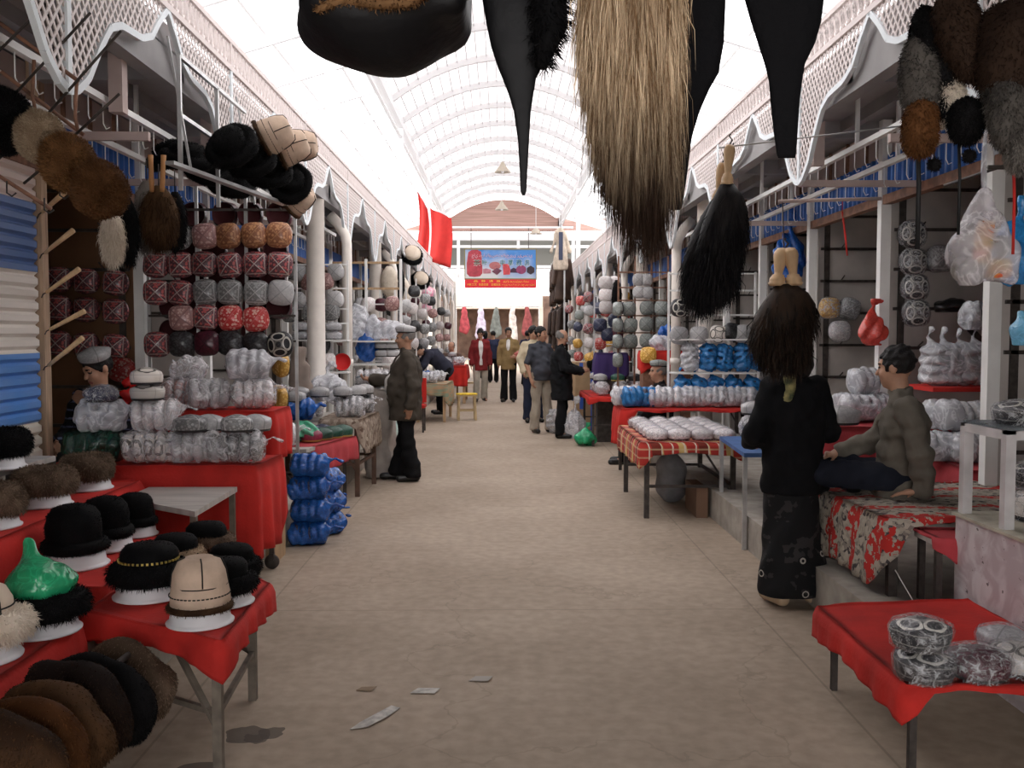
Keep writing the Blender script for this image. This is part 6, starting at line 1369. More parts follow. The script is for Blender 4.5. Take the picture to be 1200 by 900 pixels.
        if hem is not None and Ck[2] - P[2] > .2: s.box((P[0], P[1], hem*k - .5), (2, 2, 1), .001, k=0, cut=True) if abs(j['hipL'][2] - j['knL'][2]) > .2 else None
        if vopen: s.cone(Nk + np.array((0, -.11, -.03))*k, Ck + np.array((0, -.1 - (.1 + a)*.75*gw - belly*.5, -vopen))*k, .06*k, .02*k, k=.004, cut=True)
        if vopen and vopen > .35: s.cone(Ck + np.array((0, -.165*gw - belly, -.1))*k, P + np.array((0, -.18*gw - belly, -.12))*k, .04*k, .065*k, k=.004, cut=True)
        link(nm, s.mesh(nm, m_), t)
    if bottom:
        nm, m_, flare = bottom; s = SDF(lo - .06, hi + .06, vox)
        if nm == 'skirt':
            s.cone(P + np.array((0, 0, .08))*k, np.array((P[0], P[1], .12*k)), .135*k, flare*k, k=0, flat=(1.15, .9, 1)); s.wrinkle(.012, 9, seedw); s.wrinkle(.006, 34, seedw); s.box((0, 0, .035*k - .5 + .03), (2, 2, 1), .001, k=0, cut=True)
        else:
            s.ell(P, np.array((.165*girth, .125*girth, .13))*k, k=.02)
            for q in 'LR':
                hip, kn, an = j['hip'+q], j['kn'+q], j['an'+q]; s.cone(hip, kn, .098*k, .074*k, k=.025); s.cone(kn, an + (kn - an)*.02, .074*k, (.062 + flare)*k, k=.02)
            s.wrinkle(.008 if vox < .016 else .005, 24, seedw + 3)
            if j['anL'][2] < .2: s.box((0, 0, -.455), (3, 3, 1), .001, k=0, cut=True)
        link(nm, s.mesh(nm, m_), t)
    if shoes:
        for q in 'LR':
            an, to = j['an'+q], j['to'+q]; d = to - an; d[2] = 0; d = d/max(1e-6, np.linalg.norm(d)); s = SDF(np.minimum(an, to) - .16, np.maximum(an, to) + .16, min(vox, .011))
            z0 = min(an[2] - .045*k, to[2]); b_ = np.array((an[0], an[1], an[2] - .04*k)) - d*.03*k; s.cone(b_, b_ + d*.19*k, .042*k, .04*k, k=.01, flat=(1, 1, .95)); s.cone(b_ + np.array((0, 0, .02*k)), an + np.array((0, 0, .0)), .042*k, .045*k, k=.02)
            s.box((b_[0], b_[1], b_[2] - .04*k - .5), (2, 2, 1), .001, k=0, cut=True); link('shoe', s.mesh('shoe', shoes), t)
    return t
M_shirtw = cl('white_shirt', (.62, .6, .58)); M_blacktr = cl('black_trousers', (.008, .008, .009)); M_shoe = mat('black_shoe', (.008, .008, .008), .35, spec=.5)
def foot(px, py): return atz(px, py, 0)
p = foot(476, 563)
t = person('man in a dark brown jacket and skullcap holding out a phone', p, R(-78), dict(elR=(-.24, -.12, 1.08), wrR=(-.2, -.36, 1.12), handR=(.2, -1, .12), palmR=(0, 0, 1), elL=(.25, .06, 1.08), wrL=(.24, .02, .84), knL=(.09, .0, .49), anL=(.1, .07, .08), toL=(.12, -.08, .03), anR=(-.1, -.09, .08), toR=(-.12, -.24, .03)), 1.66, look=(0, .1), girth=1.16, vox=.013, skin=SKIN2, hair='bald', hairm=M_greyhair, belly=.05,
    tops=(('shirt', M_shirtw, .86, .006, None, None), ('jacket', cl('olive_brown_jacket', (.06, .05, .04)), .68, .04, .42, .96)), bottom=('trousers', M_blacktr, .035), shoes=M_shoe, capk='silver', grip=(.5, .9), seedw=2)
ph = Matrix.Rotation(R(-78), 4, 'Z') @ Vector((-.19, -.47, 1.13)); mb = MB(); mb.box((0, 0, 0), (.05, .1, .018), 0, (.3, 0, R(-78))); o = mb.build('phone', mat('phone_shell', (.1, .11, .13), .3), None, p + ph); tag(o, 'small dark phone in the hand of the man in the brown jacket', 'phone')
# woman in black
m, nt, b, L = nodes_of('black_printed_skirt', (.006, .006, .007), .85)
tc = N(nt, 'TexCoord'); v = N(nt, 'TexVoronoi'); v.inputs['Scale'].default_value = 9; L.new(tc.outputs['Object'], v.inputs['Vector']); rg = mathn(nt, 'LESS_THAN', mathn(nt, 'ABSOLUTE', mathn(nt, 'SUBTRACT', v.outputs['Distance'], .16)), .03)
sc_ = N(nt, 'SeparateColor'); L.new(v.outputs['Color'], sc_.inputs[0]); pick = mathn(nt, 'GREATER_THAN', sc_.outputs[0], .62)
n3 = N(nt, 'TexNoise'); n3.inputs['Scale'].default_value = 13; L.new(tc.outputs['Object'], n3.inputs[0])
c = mixc(nt, mathn(nt, 'MULTIPLY', mathn(nt, 'GREATER_THAN', n3.outputs[0], .58), .5), (.005, .005, .006), (.05, .045, .045)); L.new(mixc(nt, mathn(nt, 'MULTIPLY', rg, pick), c, (.4, .37, .33)), b.inputs['Base Color'])
p = foot(926, 707)
t = person('woman in a black jacket and long printed skirt, seen from behind', p, R(188), dict(elL=(.24, -.02, 1.08), wrL=(.17, -.24, 1.0), elR=(-.25, -.02, 1.08), wrR=(-.17, -.26, 1.02), anL=(.1, .06, .09), toL=(.13, -.1, .03), toR=(-.16, -.12, .03), anR=(-.12, .02, .09)), 1.6, look=(.3, .2), vox=.012, hair='long', girth=1.05, fem=True,
    tops=(('jacket', cl('black_jacket', (.005, .005, .006)), .70, .036, None, .97),), bottom=('skirt', m, .19), shoes=mat('beige_leather', (.45, .33, .22), .5), grip=(.8, .8), seedw=4)
s = SDF((-.16, -.16, -.34), (.16, .2, .3), .01); s.ell((0, .0, .1), (.085, .105, .125), k=0); s.ell((0, -.12, .08), (.07, .06, .09), k=.01, cut=True); s.cone((.07, .07, .0), (.1, .1, -.24), .03, .014, k=.03, flat=(1.3, .5, 1)); s.cone((.06, .08, .0), (.07, .11, -.2), .02, .016, k=.02, flat=(1.2, .5, 1)); s.cone((0, 0, -.03), (0, 0, .02), .075, .08, k=.03); s.wrinkle(.008, 30, 3)
link('headscarf', s.mesh('headscarf', mat('olive_print_scarf', (.28, .24, .1), .8, col2=(.05, .06, .03), nscale=24)), t, (0, .01, 1.41))
# young man sitting
p = Vector((2.3, 5.5, .662))
t = person('young man in a grey-brown jacket sitting on the rug', p, R(-112), dict(pelvis=(0, 0, .11), chest=(0, .02, .4), neck=(0, -.005, .585), shL=(.185, .03, .52), shR=(-.185, .0, .52), elL=(.25, .1, .27), wrL=(.22, .12, .065), handL=(-.05, -1, -.12), palmL=(0, 0, -1), elR=(-.25, -.12, .3), wrR=(-.16, -.33, .22), handR=(.2, -1, -.35), palmR=(0, 0, -1),
    hipL=(.09, -.03, .1), hipR=(-.09, -.03, .1), knL=(.13, -.43, .13), knR=(-.19, -.4, .14), anL=(-.07, -.26, .06), anR=(.0, -.44, .06), toL=(-.18, -.3, .05), toR=(.1, -.5, .05), headoff=(0, -.03, .15)), 1.7, look=(-.35, .12), vox=.0095, hair='short', tops=(('shirt', M_shirtw, .2, .004, None, None), ('jacket', cl('grey_brown_jacket', (.13, .115, .095)), .02, .03, .3, .97)), bottom=('jeans', cl('dark_jeans', (.012, .014, .022)), 0), shoes=M_shoe, grip=(.25, .35), seedw=5)
# shopkeeper seated in the left stall
m, nt, b, L = nodes_of('striped_sweater', (.012, .012, .018), .95)
tc = N(nt, 'TexCoord'); sp = N(nt, 'SeparateXYZ'); L.new(tc.outputs['Object'], sp.inputs[0]); n3 = N(nt, 'TexNoise'); n3.inputs['Scale'].default_value = 40; L.new(tc.outputs['Object'], n3.inputs[0])
st = mathn(nt, 'LESS_THAN', mathn(nt, 'ABSOLUTE', mathn(nt, 'SUBTRACT', mathn(nt, 'FRACT', mathn(nt, 'MULTIPLY', sp.outputs[2], 17)), .5)), .12)
L.new(mixc(nt, mathn(nt, 'MULTIPLY', st, mathn(nt, 'MULTIPLY', mathn(nt, 'GREATER_THAN', n3.outputs[0], .45), .9)), (.008, .008, .012), (.12, .14, .24)), b.inputs['Base Color'])
SIT = dict(pelvis=(0, 0, .5), chest=(0, .0, .8), neck=(0, -.03, .985), shL=(.19, 0, .93), shR=(-.19, 0, .93), elL=(.24, -.06, .68), elR=(-.24, -.06, .68), wrL=(.14, -.28, .62), wrR=(-.14, -.28, .62), hipL=(.09, -.03, .5), hipR=(-.09, -.03, .5), knL=(.13, -.42, .5), knR=(-.13, -.42, .5), anL=(.12, -.42, .09), anR=(-.12, -.42, .09), toL=(.13, -.58, .04), toR=(-.13, -.58, .04))
q = at(120, 420, 6.82)
person('shopkeeper in a dark striped sweater and skullcap sitting in the left stall', (q.x, q.y, KH - .045), R(-18), SIT, 1.72, look=(-.35, .45), vox=.011, hair='short', tops=(('sweater', m, .4, .02, None, .97),), bottom=('trousers', M_blacktr, .01), shoes=M_shoe, capk='silver', seedw=6)
t = thing('stool', 'dark stool under the seated shopkeeper', 'stool', (q.x + .02, q.y + .04, KH - .04)); MB().box((0, 0, .385), (.34, .3, .03)).build('seat', M_rust, t)
for x in (-.14, .14):
    for y in (-.12, .12): MB().bar((x, y, 0), (x, y, .37), .03).build('leg', M_iron, t)
# seller behind the bag table
q = at(776, 440, 11.75)
person('seller in a skullcap sitting behind the white-bag table', (q.x, q.y, -.02 + .0), R(-92), {**SIT, 'knL': (.12, -.42, .52), 'anL': (.11, -.46, .09), 'toL': (.12, -.6, .04)}, 1.72, look=(.1, .05), vox=.014, hair='bald', hairm=M_greyhair, tops=(('coat', cl('black_coat', (.012, .012, .013)), .35, .03, None, .97),), bottom=('trousers', M_blacktr, .01), shoes=M_shoe, capk='greygreen', seedw=7)
t = thing('stool', 'wooden stool under the seller behind the white bags', 'stool', (q.x - .05, q.y, 0)); MB().box((0, 0, .375), (.26, .3, .03)).build('seat', M_wood, t)
for x in (-.1, .1):
    for y in (-.12, .12): MB().bar((x, y, 0), (x, y, .36), .03).build('leg', M_wood, t)
# right group
p = foot(658, 513)
t = person('balding man in a long black suit jacket looking at a hat', p, R(82), dict(elL=(.2, -.08, 1.1), wrL=(.1, -.3, 1.06), elR=(-.24, -.06, 1.1), wrR=(-.12, -.32, 1.06), handL=(-.2, -1, .2), handR=(.2, -1, .2), palmL=(-1, 0, 0), palmR=(1, 0, 0)), 1.64, look=(0, .35), vox=.015, hair='bald', hairm=M_greyhair, girth=1.1, tops=(('shirt', M_shirtw, .8, .004, None, None), ('jacket', cl('black_suit', (.009, .0095, .011)), .6, .04, .2, .97)), bottom=('trousers', M_blacktr, .02), shoes=M_shoe, seedw=8)
q = p + Vector((.44, -.04, 1.07)); o = H_bucket.put('black fur hat held by the man in the long black jacket', q, rot=(.5, .9, 0), scale=.75)
p = foot(634, 507)
person('man in a grey polo shirt and khaki trousers', p, R(28), dict(elR=(-.25, .03, 1.1), wrR=(-.24, -.1, .86), anL=(.14, -.04, .08), toL=(.2, -.17, .03)), 1.7, look=(.45, 0), vox=.015, skin=SKIN2, hair='short', girth=1.12, belly=.02, tops=(('polo_shirt', cl('grey_polo', (.055, .058, .07)), .84, .02, None, .42),), bottom=('trousers', cl('khaki_trousers', (.36, .31, .25)), .02), shoes=M_shoe, seedw=9)
p = at(625, 400, 17.2); p.z = 0
person('man in a cream shirt standing behind the man in grey', p, R(10), dict(elR=(-.24, .0, 1.12), wrR=(-.2, -.12, .9)), 1.72, look=(.3, 0), vox=.018, hair='fringe', tops=(('shirt', cl('cream_shirt', (.52, .44, .31)), .8, .03, None, .97),), bottom=('trousers', cl('navy_trousers', (.02, .025, .05)), .02), shoes=M_shoe, seedw=10)
p = foot(563, 470)
person('man in a maroon blazer and pale trousers walking down the aisle', p, R(8), dict(anR=(-.1, -.08, .08), toR=(-.12, -.24, .03), knR=(-.1, -.08, .49), anL=(.1, .1, .08)), 1.7, look=(-.2, .4), vox=.018, hair='fringe', tops=(('shirt', M_shirtw, .84, .012, None, None), ('blazer', cl('maroon_blazer', (.17, .02, .022)), .72, .034, .5, .95)), bottom=('trousers', cl('pale_grey_trousers', (.4, .37, .31)), .02), shoes=M_shoe, seedw=11)
p = foot(596, 471)
t = person('man in a tan jacket carrying a bundle down the aisle', p, R(-8), dict(elL=(.25, .0, 1.1), wrL=(.2, -.22, 1.04), handL=(-.7, -.6, 0), palmL=(-.5, .6, 0)), 1.72, look=(.35, 0), vox=.018, skin=SKIN2, hair='fringe', tops=(('shirt', M_shirtw, .84, .008, None, None), ('jacket', cl('tan_jacket', (.24, .165, .075)), .74, .034, .22, .95)), bottom=('trousers', M_blacktr, .03), shoes=M_shoe, seedw=12)
lump_bag('red and grey bundle under the arm of the man in the tan jacket', p + Vector((.26, -.2, .98)), film('red_grey_bundle', (.45, .12, .1), .85, .1), (.3, .22, .2), 51, tied=False, vox=.02)
q = at(530, 400, 23.5)
person('man in a brown shirt sitting at the far left stalls', (q.x, q.y, .12), R(-20), SIT, 1.7, look=(-.2, .4), vox=.02, hair='bald', hairm=M_greyhair, tops=(('shirt', cl('brown_shirt', (.15, .1, .08)), .4, .03, None, .97),), bottom=('trousers', M_blacktr, .02), shoes=M_shoe, seedw=13)
t = thing('stool', 'stool under the man in the brown shirt', 'stool', (q.x, q.y, 0)); MB().box((0, 0, .49), (.3, .3, .03)).build('seat', M_wood, t)
for x in (-.12, .12):
    for y in (-.12, .12): MB().bar((x, y, 0), (x, y, .48), .03).build('leg', M_wood, t)
q = at(510, 430, 19.0)
person('person in a navy top bending over the goods behind the red-lined cap', (q.x + .1, 19.0, 0), R(-78), dict(pelvis=(0, .12, .9), chest=(0, -.12, 1.14), neck=(0, -.31, 1.24), headoff=(0, -.12, .04), shL=(.18, -.24, 1.2), shR=(-.18, -.24, 1.2), elL=(.24, -.36, .98), elR=(-.24, -.36, .98), wrL=(.18, -.5, .8), wrR=(-.18, -.5, .8), hipL=(.09, .12, .88), hipR=(-.09, .12, .88)), 1.68, look=(0, .9), vox=.02, hair='short', tops=(('top', cl('navy_top', (.035, .036, .055)), None, .04, None, .95),), bottom=('trousers', M_blacktr, .02), shoes=M_shoe, seedw=14)
for lab, px, Y, rz, colr, sd in (('person in navy with back turned at the far end, nearer the middle', 578, 31.0, 180, ('far_navy', (.03, .035, .07)), 15), ('person in dark red at the far end behind the maroon blazer', 569, 33.0, 170, ('far_red', (.2, .02, .03)), 16), ('person in navy at the far end on the right', 618, 29.0, 160, ('far_blue', (.02, .025, .06)), 17)):
    q = at(px, 400, Y); person(lab, (q.x, Y, 0), R(rz), None, 1.66, vox=.026, hair='long' if sd == 16 else 'short', tops=(('top', cl(*colr), .78, .035, None, .95),), bottom=('trousers', M_blacktr, .02), shoes=M_shoe, seedw=sd)
# ================================================================== far stalls, sign, banners, lamps, litter
COLN = {'silver': 'pale grey', 'grey': 'dark grey', 'pinkwhite': 'whitish', 'maroon': 'maroon', 'dark': 'black', 'gold': 'golden', 'navy': 'navy', 'red': 'red', 'scarlet': 'scarlet', 'rose': 'rose', 'greygreen': 'grey-green', 'orange': 'orange'}
POS3 = ['aisle-side', 'middle', 'inner']
def far_rack(side, idx, Y, zrows, pal, xa, xb, m_, sc=1.05):
    s = -1 if side == 'left' else 1
    rack('%s rack down the %s side, %s from the near end' % ('white wire' if m_ is M_white else 'steel', side, ORD[idx]), min(xa, xb) - .06, max(xa, xb) + .06, Y + .025, KH, max(zrows) + .25, list(zrows), 3, m_)
    for r_, z in enumerate(zrows):
        for c_ in range(3):
            if rnd.random() < .1: continue
            kd = rnd.choice(pal); x = xa + (xb - xa)*c_/2
            cap(kd + '_far', '%s cap on the %s far %s rack, %s row, %s' % (COLN[kd], ORD[idx], side, ROWS[len(zrows) - 1 - r_], POS3[c_]), (x + rnd.uniform(-.03, .03), Y, z + rnd.uniform(-.03, .03)), (PI/2 + rnd.uniform(-.2, .2), rnd.uniform(-.4, .4), -s*rnd.uniform(0, .8)), sc, 'caps on the far %s racks' % side)
LP = ['silver', 'silver', 'silver', 'pinkwhite', 'grey', 'maroon', 'dark', 'rose']
for i, (Y, zr) in enumerate(((13.6, (1.2, 1.55, 2.0)), (15.2, (1.15, 1.45, 1.75, 2.05)), (17.0, (1.1, 1.4, 1.7, 2.0, 2.3)), (19.2, (1.1, 1.4, 1.7, 2.0, 2.3)), (21.6, (1.1, 1.4, 1.7, 2.0, 2.3)), (24.5, (1.1, 1.45, 1.8, 2.15)), (28.0, (1.1, 1.45, 1.8, 2.15)))):
    far_rack('left', i, Y, zr, LP, -1.55, -2.25, M_white if i < 3 else M_steel)
RP = ['gold', 'navy', 'red', 'silver', 'pinkwhite', 'greygreen', 'scarlet', 'grey']
for i, (Y, zr) in enumerate(((16.6, (1.1, 1.4, 1.7, 2.0)), (18.6, (1.1, 1.4, 1.7, 2.0, 2.3)), (21.0, (1.1, 1.4, 1.7, 2.0, 2.3)), (23.6, (1.1, 1.45, 1.8, 2.15)))):
    far_rack('right', i, Y, zr, RP, 1.72, 2.4, M_white)
# bags and shelves on the first white rack, left
for i, (px, py, fm, sz) in enumerate(((419, 398, FILMG, (.3, .22, .5)), (430, 424, FILMB, (.3, .22, .4)), (437, 402, FILMG, (.22, .2, .4)), (455, 397, FILMG, (.5, .3, .26)))):
    q = at(px, py, 13.0); lump_bag('%s bag on the first white rack behind the standing man, %s' % ('blue' if fm is FILMB else 'grey', ('leftmost', 'lower', 'second', 'right, above his phone')[i]), q, fm, sz, 60+i, tied=False, vox=.018)
o = thing('shelf_rack', 'white shelf rack with bags behind the phone of the standing man', 'rack', (-1.83, 13.0, KH))
for z in (at(430, 399, 13).z, at(430, 426, 13).z): MB().box((0, 0, z - KH - .012), (.95, .4, .02)).build('shelf', M_white, o)
for x in (-.47, 0, .47): MB().bar((x, .18, 0), (x, .18, 2.35), .035).build('upright', M_white, o); 
for z in (2.3, 1.95): MB().bar((-.47, .18, z), (.47, .18, z), .03).build('rail', M_wood, o)
for i, (px, py) in enumerate(((448, 414), (448, 405), (460, 414), (460, 405))): cap('silver_far', 'grey cap on the shelf rack by the standing man, %s of the %s pair' % (('lower', 'upper')[i % 2], ('left', 'right')[i//2]), at(px, py + 4, 12.95), scale=1.0)
# small tables, stool
table('far_red_table', 'small red-clothed table with grey bags beyond the bending person', [(-1.4, 21.8), (-.82, 21.8), (-.82, 23.2), (-1.4, 23.2)], .84, mtop=M_wood, mleg=M_wood, leg=.06, brace=False)
cloth('red_cloth', 'red cloth on the small far table with grey bags, left side', [(-1.43, 21.77), (-.79, 21.77), (-.79, 23.23), (-1.43, 23.23)], .84, [.45, .3, .05, .3], M_red, 41, amp=.02)
for i, x in enumerate((-1.27, -.98)): bundle('grey bag of caps on the far red-clothed table, %s' % ('left', 'right')[i], (x, 22.2, .852), 4, 'silver', FILMG, .1, seed=30, scale=1.0)
cap('silver', 'grey cap topping the far red-clothed table', (-1.12, 22.2, 1.056))
table('plaid_table', 'table with a striped cloth beyond the standing man', [(-1.5, 17.2), (-1.0, 17.2), (-.95, 18.4), (-1.5, 18.4)], .68, mtop=M_wood, mleg=M_wood, leg=.05, brace=False)
cloth('striped_cloth', 'green and orange striped cloth on the table beyond the standing man', [(-1.53, 17.17), (-.97, 17.17), (-.92, 18.43), (-1.53, 18.43)], .68, [.2, .42, .05, .1], mat('striped_cloth', (.45, .25, .14), .9, col2=(.2, .28, .2), nscale=5, stretch=(1, 1, 6)), 42, amp=.015)
for i, (x, y, fm) in enumerate(((-1.3, 17.5, FILMG), (-1.2, 18.0, FILMG), (-1.45, 17.9, FILMB))): bundle('%s bag of caps on the striped cloth, %s' % (('grey', 'pale', 'blue')[i], ('near', 'far', 'inner')[i]), (x, y, .692), 4, 'silver' if i < 2 else 'navy', fm, .2*i, seed=30 + i % 2)
t = thing('chair', 'low red chair under the goods beyond the standing man', 'chair', (-1.42, 15.6, 0)); MB().box((0, 0, .42), (.4, .4, .05)).build('seat', M_red, t); MB().box((-.0, .18, .66), (.4, .05, .4)).build('backrest', M_red, t)
for x in (-.17, .17):
    for y in (-.17, .17): MB().bar((x, y, 0), (x, y, .4), .03).build('leg', M_iron, t)
q = atz(547, 492, 0); t = thing('stool', 'wooden stool with a yellow top standing alone in the aisle', 'stool', (q.x, q.y, 0), .1)
M_pale = mat('pale_stool_wood', (.48, .36, .2), .7, noise=.15)
MB().box((0, 0, .455), (.37, .32, .03)).build('seat', M_pale, t); MB().lathe([(.19, 0), (.2, .008), (.19, .02), (.1, .028), (.001, .03)], 20, sq=[6]*5, sy=.85).build('seat_cover', mat('yellow_seat_cover', (.62, .42, .03), .8, noise=.25, nscale=20), t, (0, 0, .468))
for x in (-.15, .15):
    for y in (-.12, .12): MB().bar((x*1.05, y*1.05, 0), (x*.95, y*.95, .445), .04).build('leg', M_pale, t)
for z in (.18,):
    for y in (-.12, .12): MB().bar((-.15, y, z), (.15, y, z), .028).build('stretcher', M_pale, t)
    for x in (-.15, .15): MB().bar((x, -.12, z + .08), (x, .12, z + .08), .028).build('stretcher', M_pale, t)
t = thing('stool', 'small wooden stool under the far red-clothed table end', 'stool', (-.72, 23.6, 0)); MB().box((0, 0, .38), (.3, .3, .04)).build('seat', M_pale, t)
for x in (-.12, .12):
    for y in (-.12, .12): MB().bar((x, y, 0), (x, y, .37), .04).build('leg', M_pale, t)
# bags and boxes at the feet of the far stalls
for i, (x, y, fm, sz) in enumerate(((-1.5, 25.5, FILMG, (.6, .6, .9)), (-1.45, 27.5, FILMG, (.6, .5, .8)), (1.75, 19.8, FILMG, (.5, .5, .7)), (1.8, 22.4, FILMB, (.5, .5, .7)), (1.75, 25.2, FILMG, (.6, .6, .9)), (1.8, 28, FILMGR, (.5, .5, .7)))):
    lump_bag('%s plastic sack at the foot of the far %s stalls, %s from the near end' % ('blue' if fm is FILMB else 'green' if fm is FILMGR else 'grey', 'left' if x < 0 else 'right', ORD[i % 4 if x > 0 else i]), (x, y, KH if (x < KL or x > KR) else 0), fm, sz, 70+i, tied=False, vox=.04)
# coats hanging far down the right side
def mk_coat():
    t = thing('coat', 'h', 'coat'); s = SDF((-.4, -.2, -1.25), (.4, .2, .2), .03); s.cone((0, 0, -.15), (0, 0, -1.1), .16, .24, k=.03, flat=(1, .45, 1)); s.cone((0, 0, .02), (0, 0, -.1), .06, .1, k=.05)
    for e in (-1, 1): s.cone((e*.16, 0, -.1), (e*.26, 0, -.68), .07, .055, k=.03)
    s.box((0, 0, -1.3), (1, 1, .4), .001, k=0, cut=True); link('body', s.mesh('coat', mat('dark_leather_coat', (.035, .02, .014), .5, noise=.4, nscale=3, vary=.7)), t)
    MB().tube([(-.15, 0, .0), (0, 0, .08), (.15, 0, 0)], .012, 6).build('hanger', M_iron, t); MB().tube([(0, 0, .08), (0, 0, .2)], .006, 5).build('hook', M_iron, t); return t
KCO = Kind(mk_coat); n_ = 0
for lv, zc in ((0, 2.25), (1, 3.5)):
    for i in range(6):
        y = 24.2 + 1.1*i; KCO.put('dark leather coat hung %s at the far right, %s from the near end' % (('low', 'high')[lv], ORD[i]), (1.55 + .04*(i % 2), y, zc), R(60) if lv == 0 else R(20 + 12*i), 'dark coats at the far right')
t = thing('coat_rail', 'steel rail at the far right carrying the dark coats', 'rail', (1.57, 27, 2.45)); MB().tube([(0, -3.2, 0), (0, 3.2, 0)], .02, 8).build('bar', M_steel, t); MB().tube([(0, -3.2, 1.26), (0, 3.2, 1.26)], .02, 8).build('bar', M_steel, t)
for y in (-3.1, 0, 3.1): MB().bar((0, y, -2.45), (0, y, 1.3), .04).build('upright', M_steel, t)
s = SDF((-.5, -.25, -1.1), (.5, .25, .4), .035); s.cone((0, 0, .1), (0, 0, -.9), .14, .3, k=.04, flat=(1, .5, 1)); s.cone((-.15, 0, .05), (-.36, 0, -.5), .08, .07, k=.04); s.cone((.15, 0, .05), (.36, 0, -.5), .08, .07, k=.04); s.wrinkle(.02, 9, 4)
t = thing('fur_coat', 'pale coat with a slate-blue front hung highest at the far right', 'coat', at(657, 275, 23.8)); t.scale = (.62, .62, .8); link('body', s.mesh('coat', mat('pale_fur_coat', (.5, .42, .34), .9, noise=.2)), t); MB().box((0, -.17, -.35), (.16, .03, .85)).build('front_panel', mat('slate_cloth', (.05, .06, .1), .8), t, None, (.04, 0, 0)); MB().tube([(0, 0, .1), (0, 0, .6)], .012, 6).build('hook', M_iron, t)
# red banners
M_ban = mat('red_banner_cloth', (.55, .035, .03), .8, noise=.06)
def banner(label, px0, px1, y0, y1, Y, sk):
    a, b_ = at(px0, y0, Y), at(px1, y0, Y); z1 = at(px0, y1, Y).z; rows = []
    for i in range(13):
        f = i/12; rows.append([(a.x + (b_.x-a.x)*u + .05*math.sin(f*4)*sk, Y + .05*math.sin(u*9 + f*2), a.z + (z1 - a.z)*f - (sk*.45*u)*(1-f*.3)) for u in [k_/12 for k_ in range(13)]])
    t = thing('banner', label, 'banner', (0, 0, 0)); mb = MB(); mb.grid(rows, 0, True, .006); mb.build('cloth', M_ban, t); mb = MB(); mb.bar((a.x, Y, a.z + .03), (b_.x, Y, b_.z + .03 - sk*.45), .03); mb.bar((a.x, Y, a.z + .03), (a.x, Y, SPZ - .1), .012); mb.bar((b_.x, Y, b_.z + .03 - sk*.45), (b_.x, Y, SPZ - .1), .012); mb.build('pole', M_ribw, t)
banner('narrow red banner hanging above the left valance', 489, 501, 224, 300, 24.7, 1); banner('wider red banner hanging right of the narrow one', 504, 529, 244, 306, 26.5, .6)
# pendant lamps
def mk_lamp():
    t = thing('pendant_lamp', 'h', 'lamp'); MB().lathe([(.24, 0), (.235, .012), (.08, .2), (.05, .27), (.03, .3)], 20, capb=False).lathe([(.235, 0), (.075, .19), (.002, .2)], 20, capb=False).build('lamp_shade', mat('lamp_enamel', (.45, .4, .33), .5), t)
    MB().lathe([(.001, -.03), (.035, -.01), (.045, .04), (.02, .12), (.001, .13)], 12).build('bulb', M_enamel, t); MB().tube([(0, 0, .3), (0, 0, 1.0)], .012, 6).build('rod', M_ribw, t); return t
KL_ = Kind(mk_lamp)
for i, (px, py, Y) in enumerate(((589, 202, 28.0), (588, 246, 33.5), (628, 274, 37.5))): KL_.put('cone-shaped hanging lamp under the roof, %s' % ('highest', 'above the shop sign', 'right of the sign by the gable')[i], at(px, py, Y))
# shop sign
YS = 33.5; a, c = at(544.5, 292, YS), at(628.5, 337.5, YS); W_, H_ = c.x - a.x, a.z - c.z
t = thing('shop_sign', 'hanging shop sign with blue and white picture board and red strip', 'sign', (a.x, YS, c.z))
m, nt, b, L = nodes_of('sign_sky_print', (.4, .5, .7), .5)
tc = N(nt, 'TexCoord'); sp = N(nt, 'SeparateXYZ'); L.new(tc.outputs['Object'], sp.inputs[0]); n3 = N(nt, 'TexNoise'); n3.inputs['Scale'].default_value = 1.2; L.new(tc.outputs['Object'], n3.inputs[0])
f = mathn(nt, 'ADD', mathn(nt, 'MULTIPLY', mathn(nt, 'SUBTRACT', sp.outputs[2], .35), .7), mathn(nt, 'SUBTRACT', n3.outputs[0], .4)); f = mathn(nt, 'ADD', f, mathn(nt, 'MULTIPLY', mathn(nt, 'SUBTRACT', sp.outputs[0], 1.2), .16))
rp = N(nt, 'ValToRGB'); L.new(f, rp.inputs[0]); e = rp.color_ramp.elements; e[0].color = (.5, .5, .5, 1); e[1].color = (.05, .17, .42, 1); e[0].position = .1; e[1].position = .65; L.new(rp.outputs[0], b.inputs['Base Color'])
MB().box((W_/2, 0, H_*.62), (W_, .05, H_*.76)).build('picture_board', m, t)
MB().box((W_/2, -.004, H_*.115), (W_, .05, H_*.23)).build('red_strip', mat('sign_red', (.6, .02, .03), .5), t)
fr = MB()
for z in (H_*.235, H_): fr.box((W_/2, -.02, z), (W_ + .03, .04, .035))
for x in (0, W_): fr.box((x, -.02, H_*.6), (.035, .04, H_*.8))
fr.build('frame', mat('sign_frame_olive', (.2, .17, .08), .6), t)
def sx(px): return (px - 40)/1065*W_
def sz_(py): return H_*(1 - (py - 85)/575)
def poly(name, pts, colr, y=-.03, cols=None):
    mb = MB(); n = len(pts); vs = [(sx(p), y, sz_(q)) for p, q in pts]; mb.add(vs + [(v[0], v[1] + .012, v[2]) for v in vs], [tuple(range(n))[::-1] if False else tuple(range(n)), tuple(range(n, 2*n))[::-1]] + [(i, n+i, n+(i+1) % n, (i+1) % n) for i in range(n)]); return mb.build(name, mat(name + '_print', colr, .5, noise=.2, nscale=9), t)
def disc(cx, cy, rx, ry, n=18, a0=0): return [(cx + rx*math.cos(2*PI*i/n + a0), cy + ry*math.sin(2*PI*i/n + a0)) for i in range(n)]
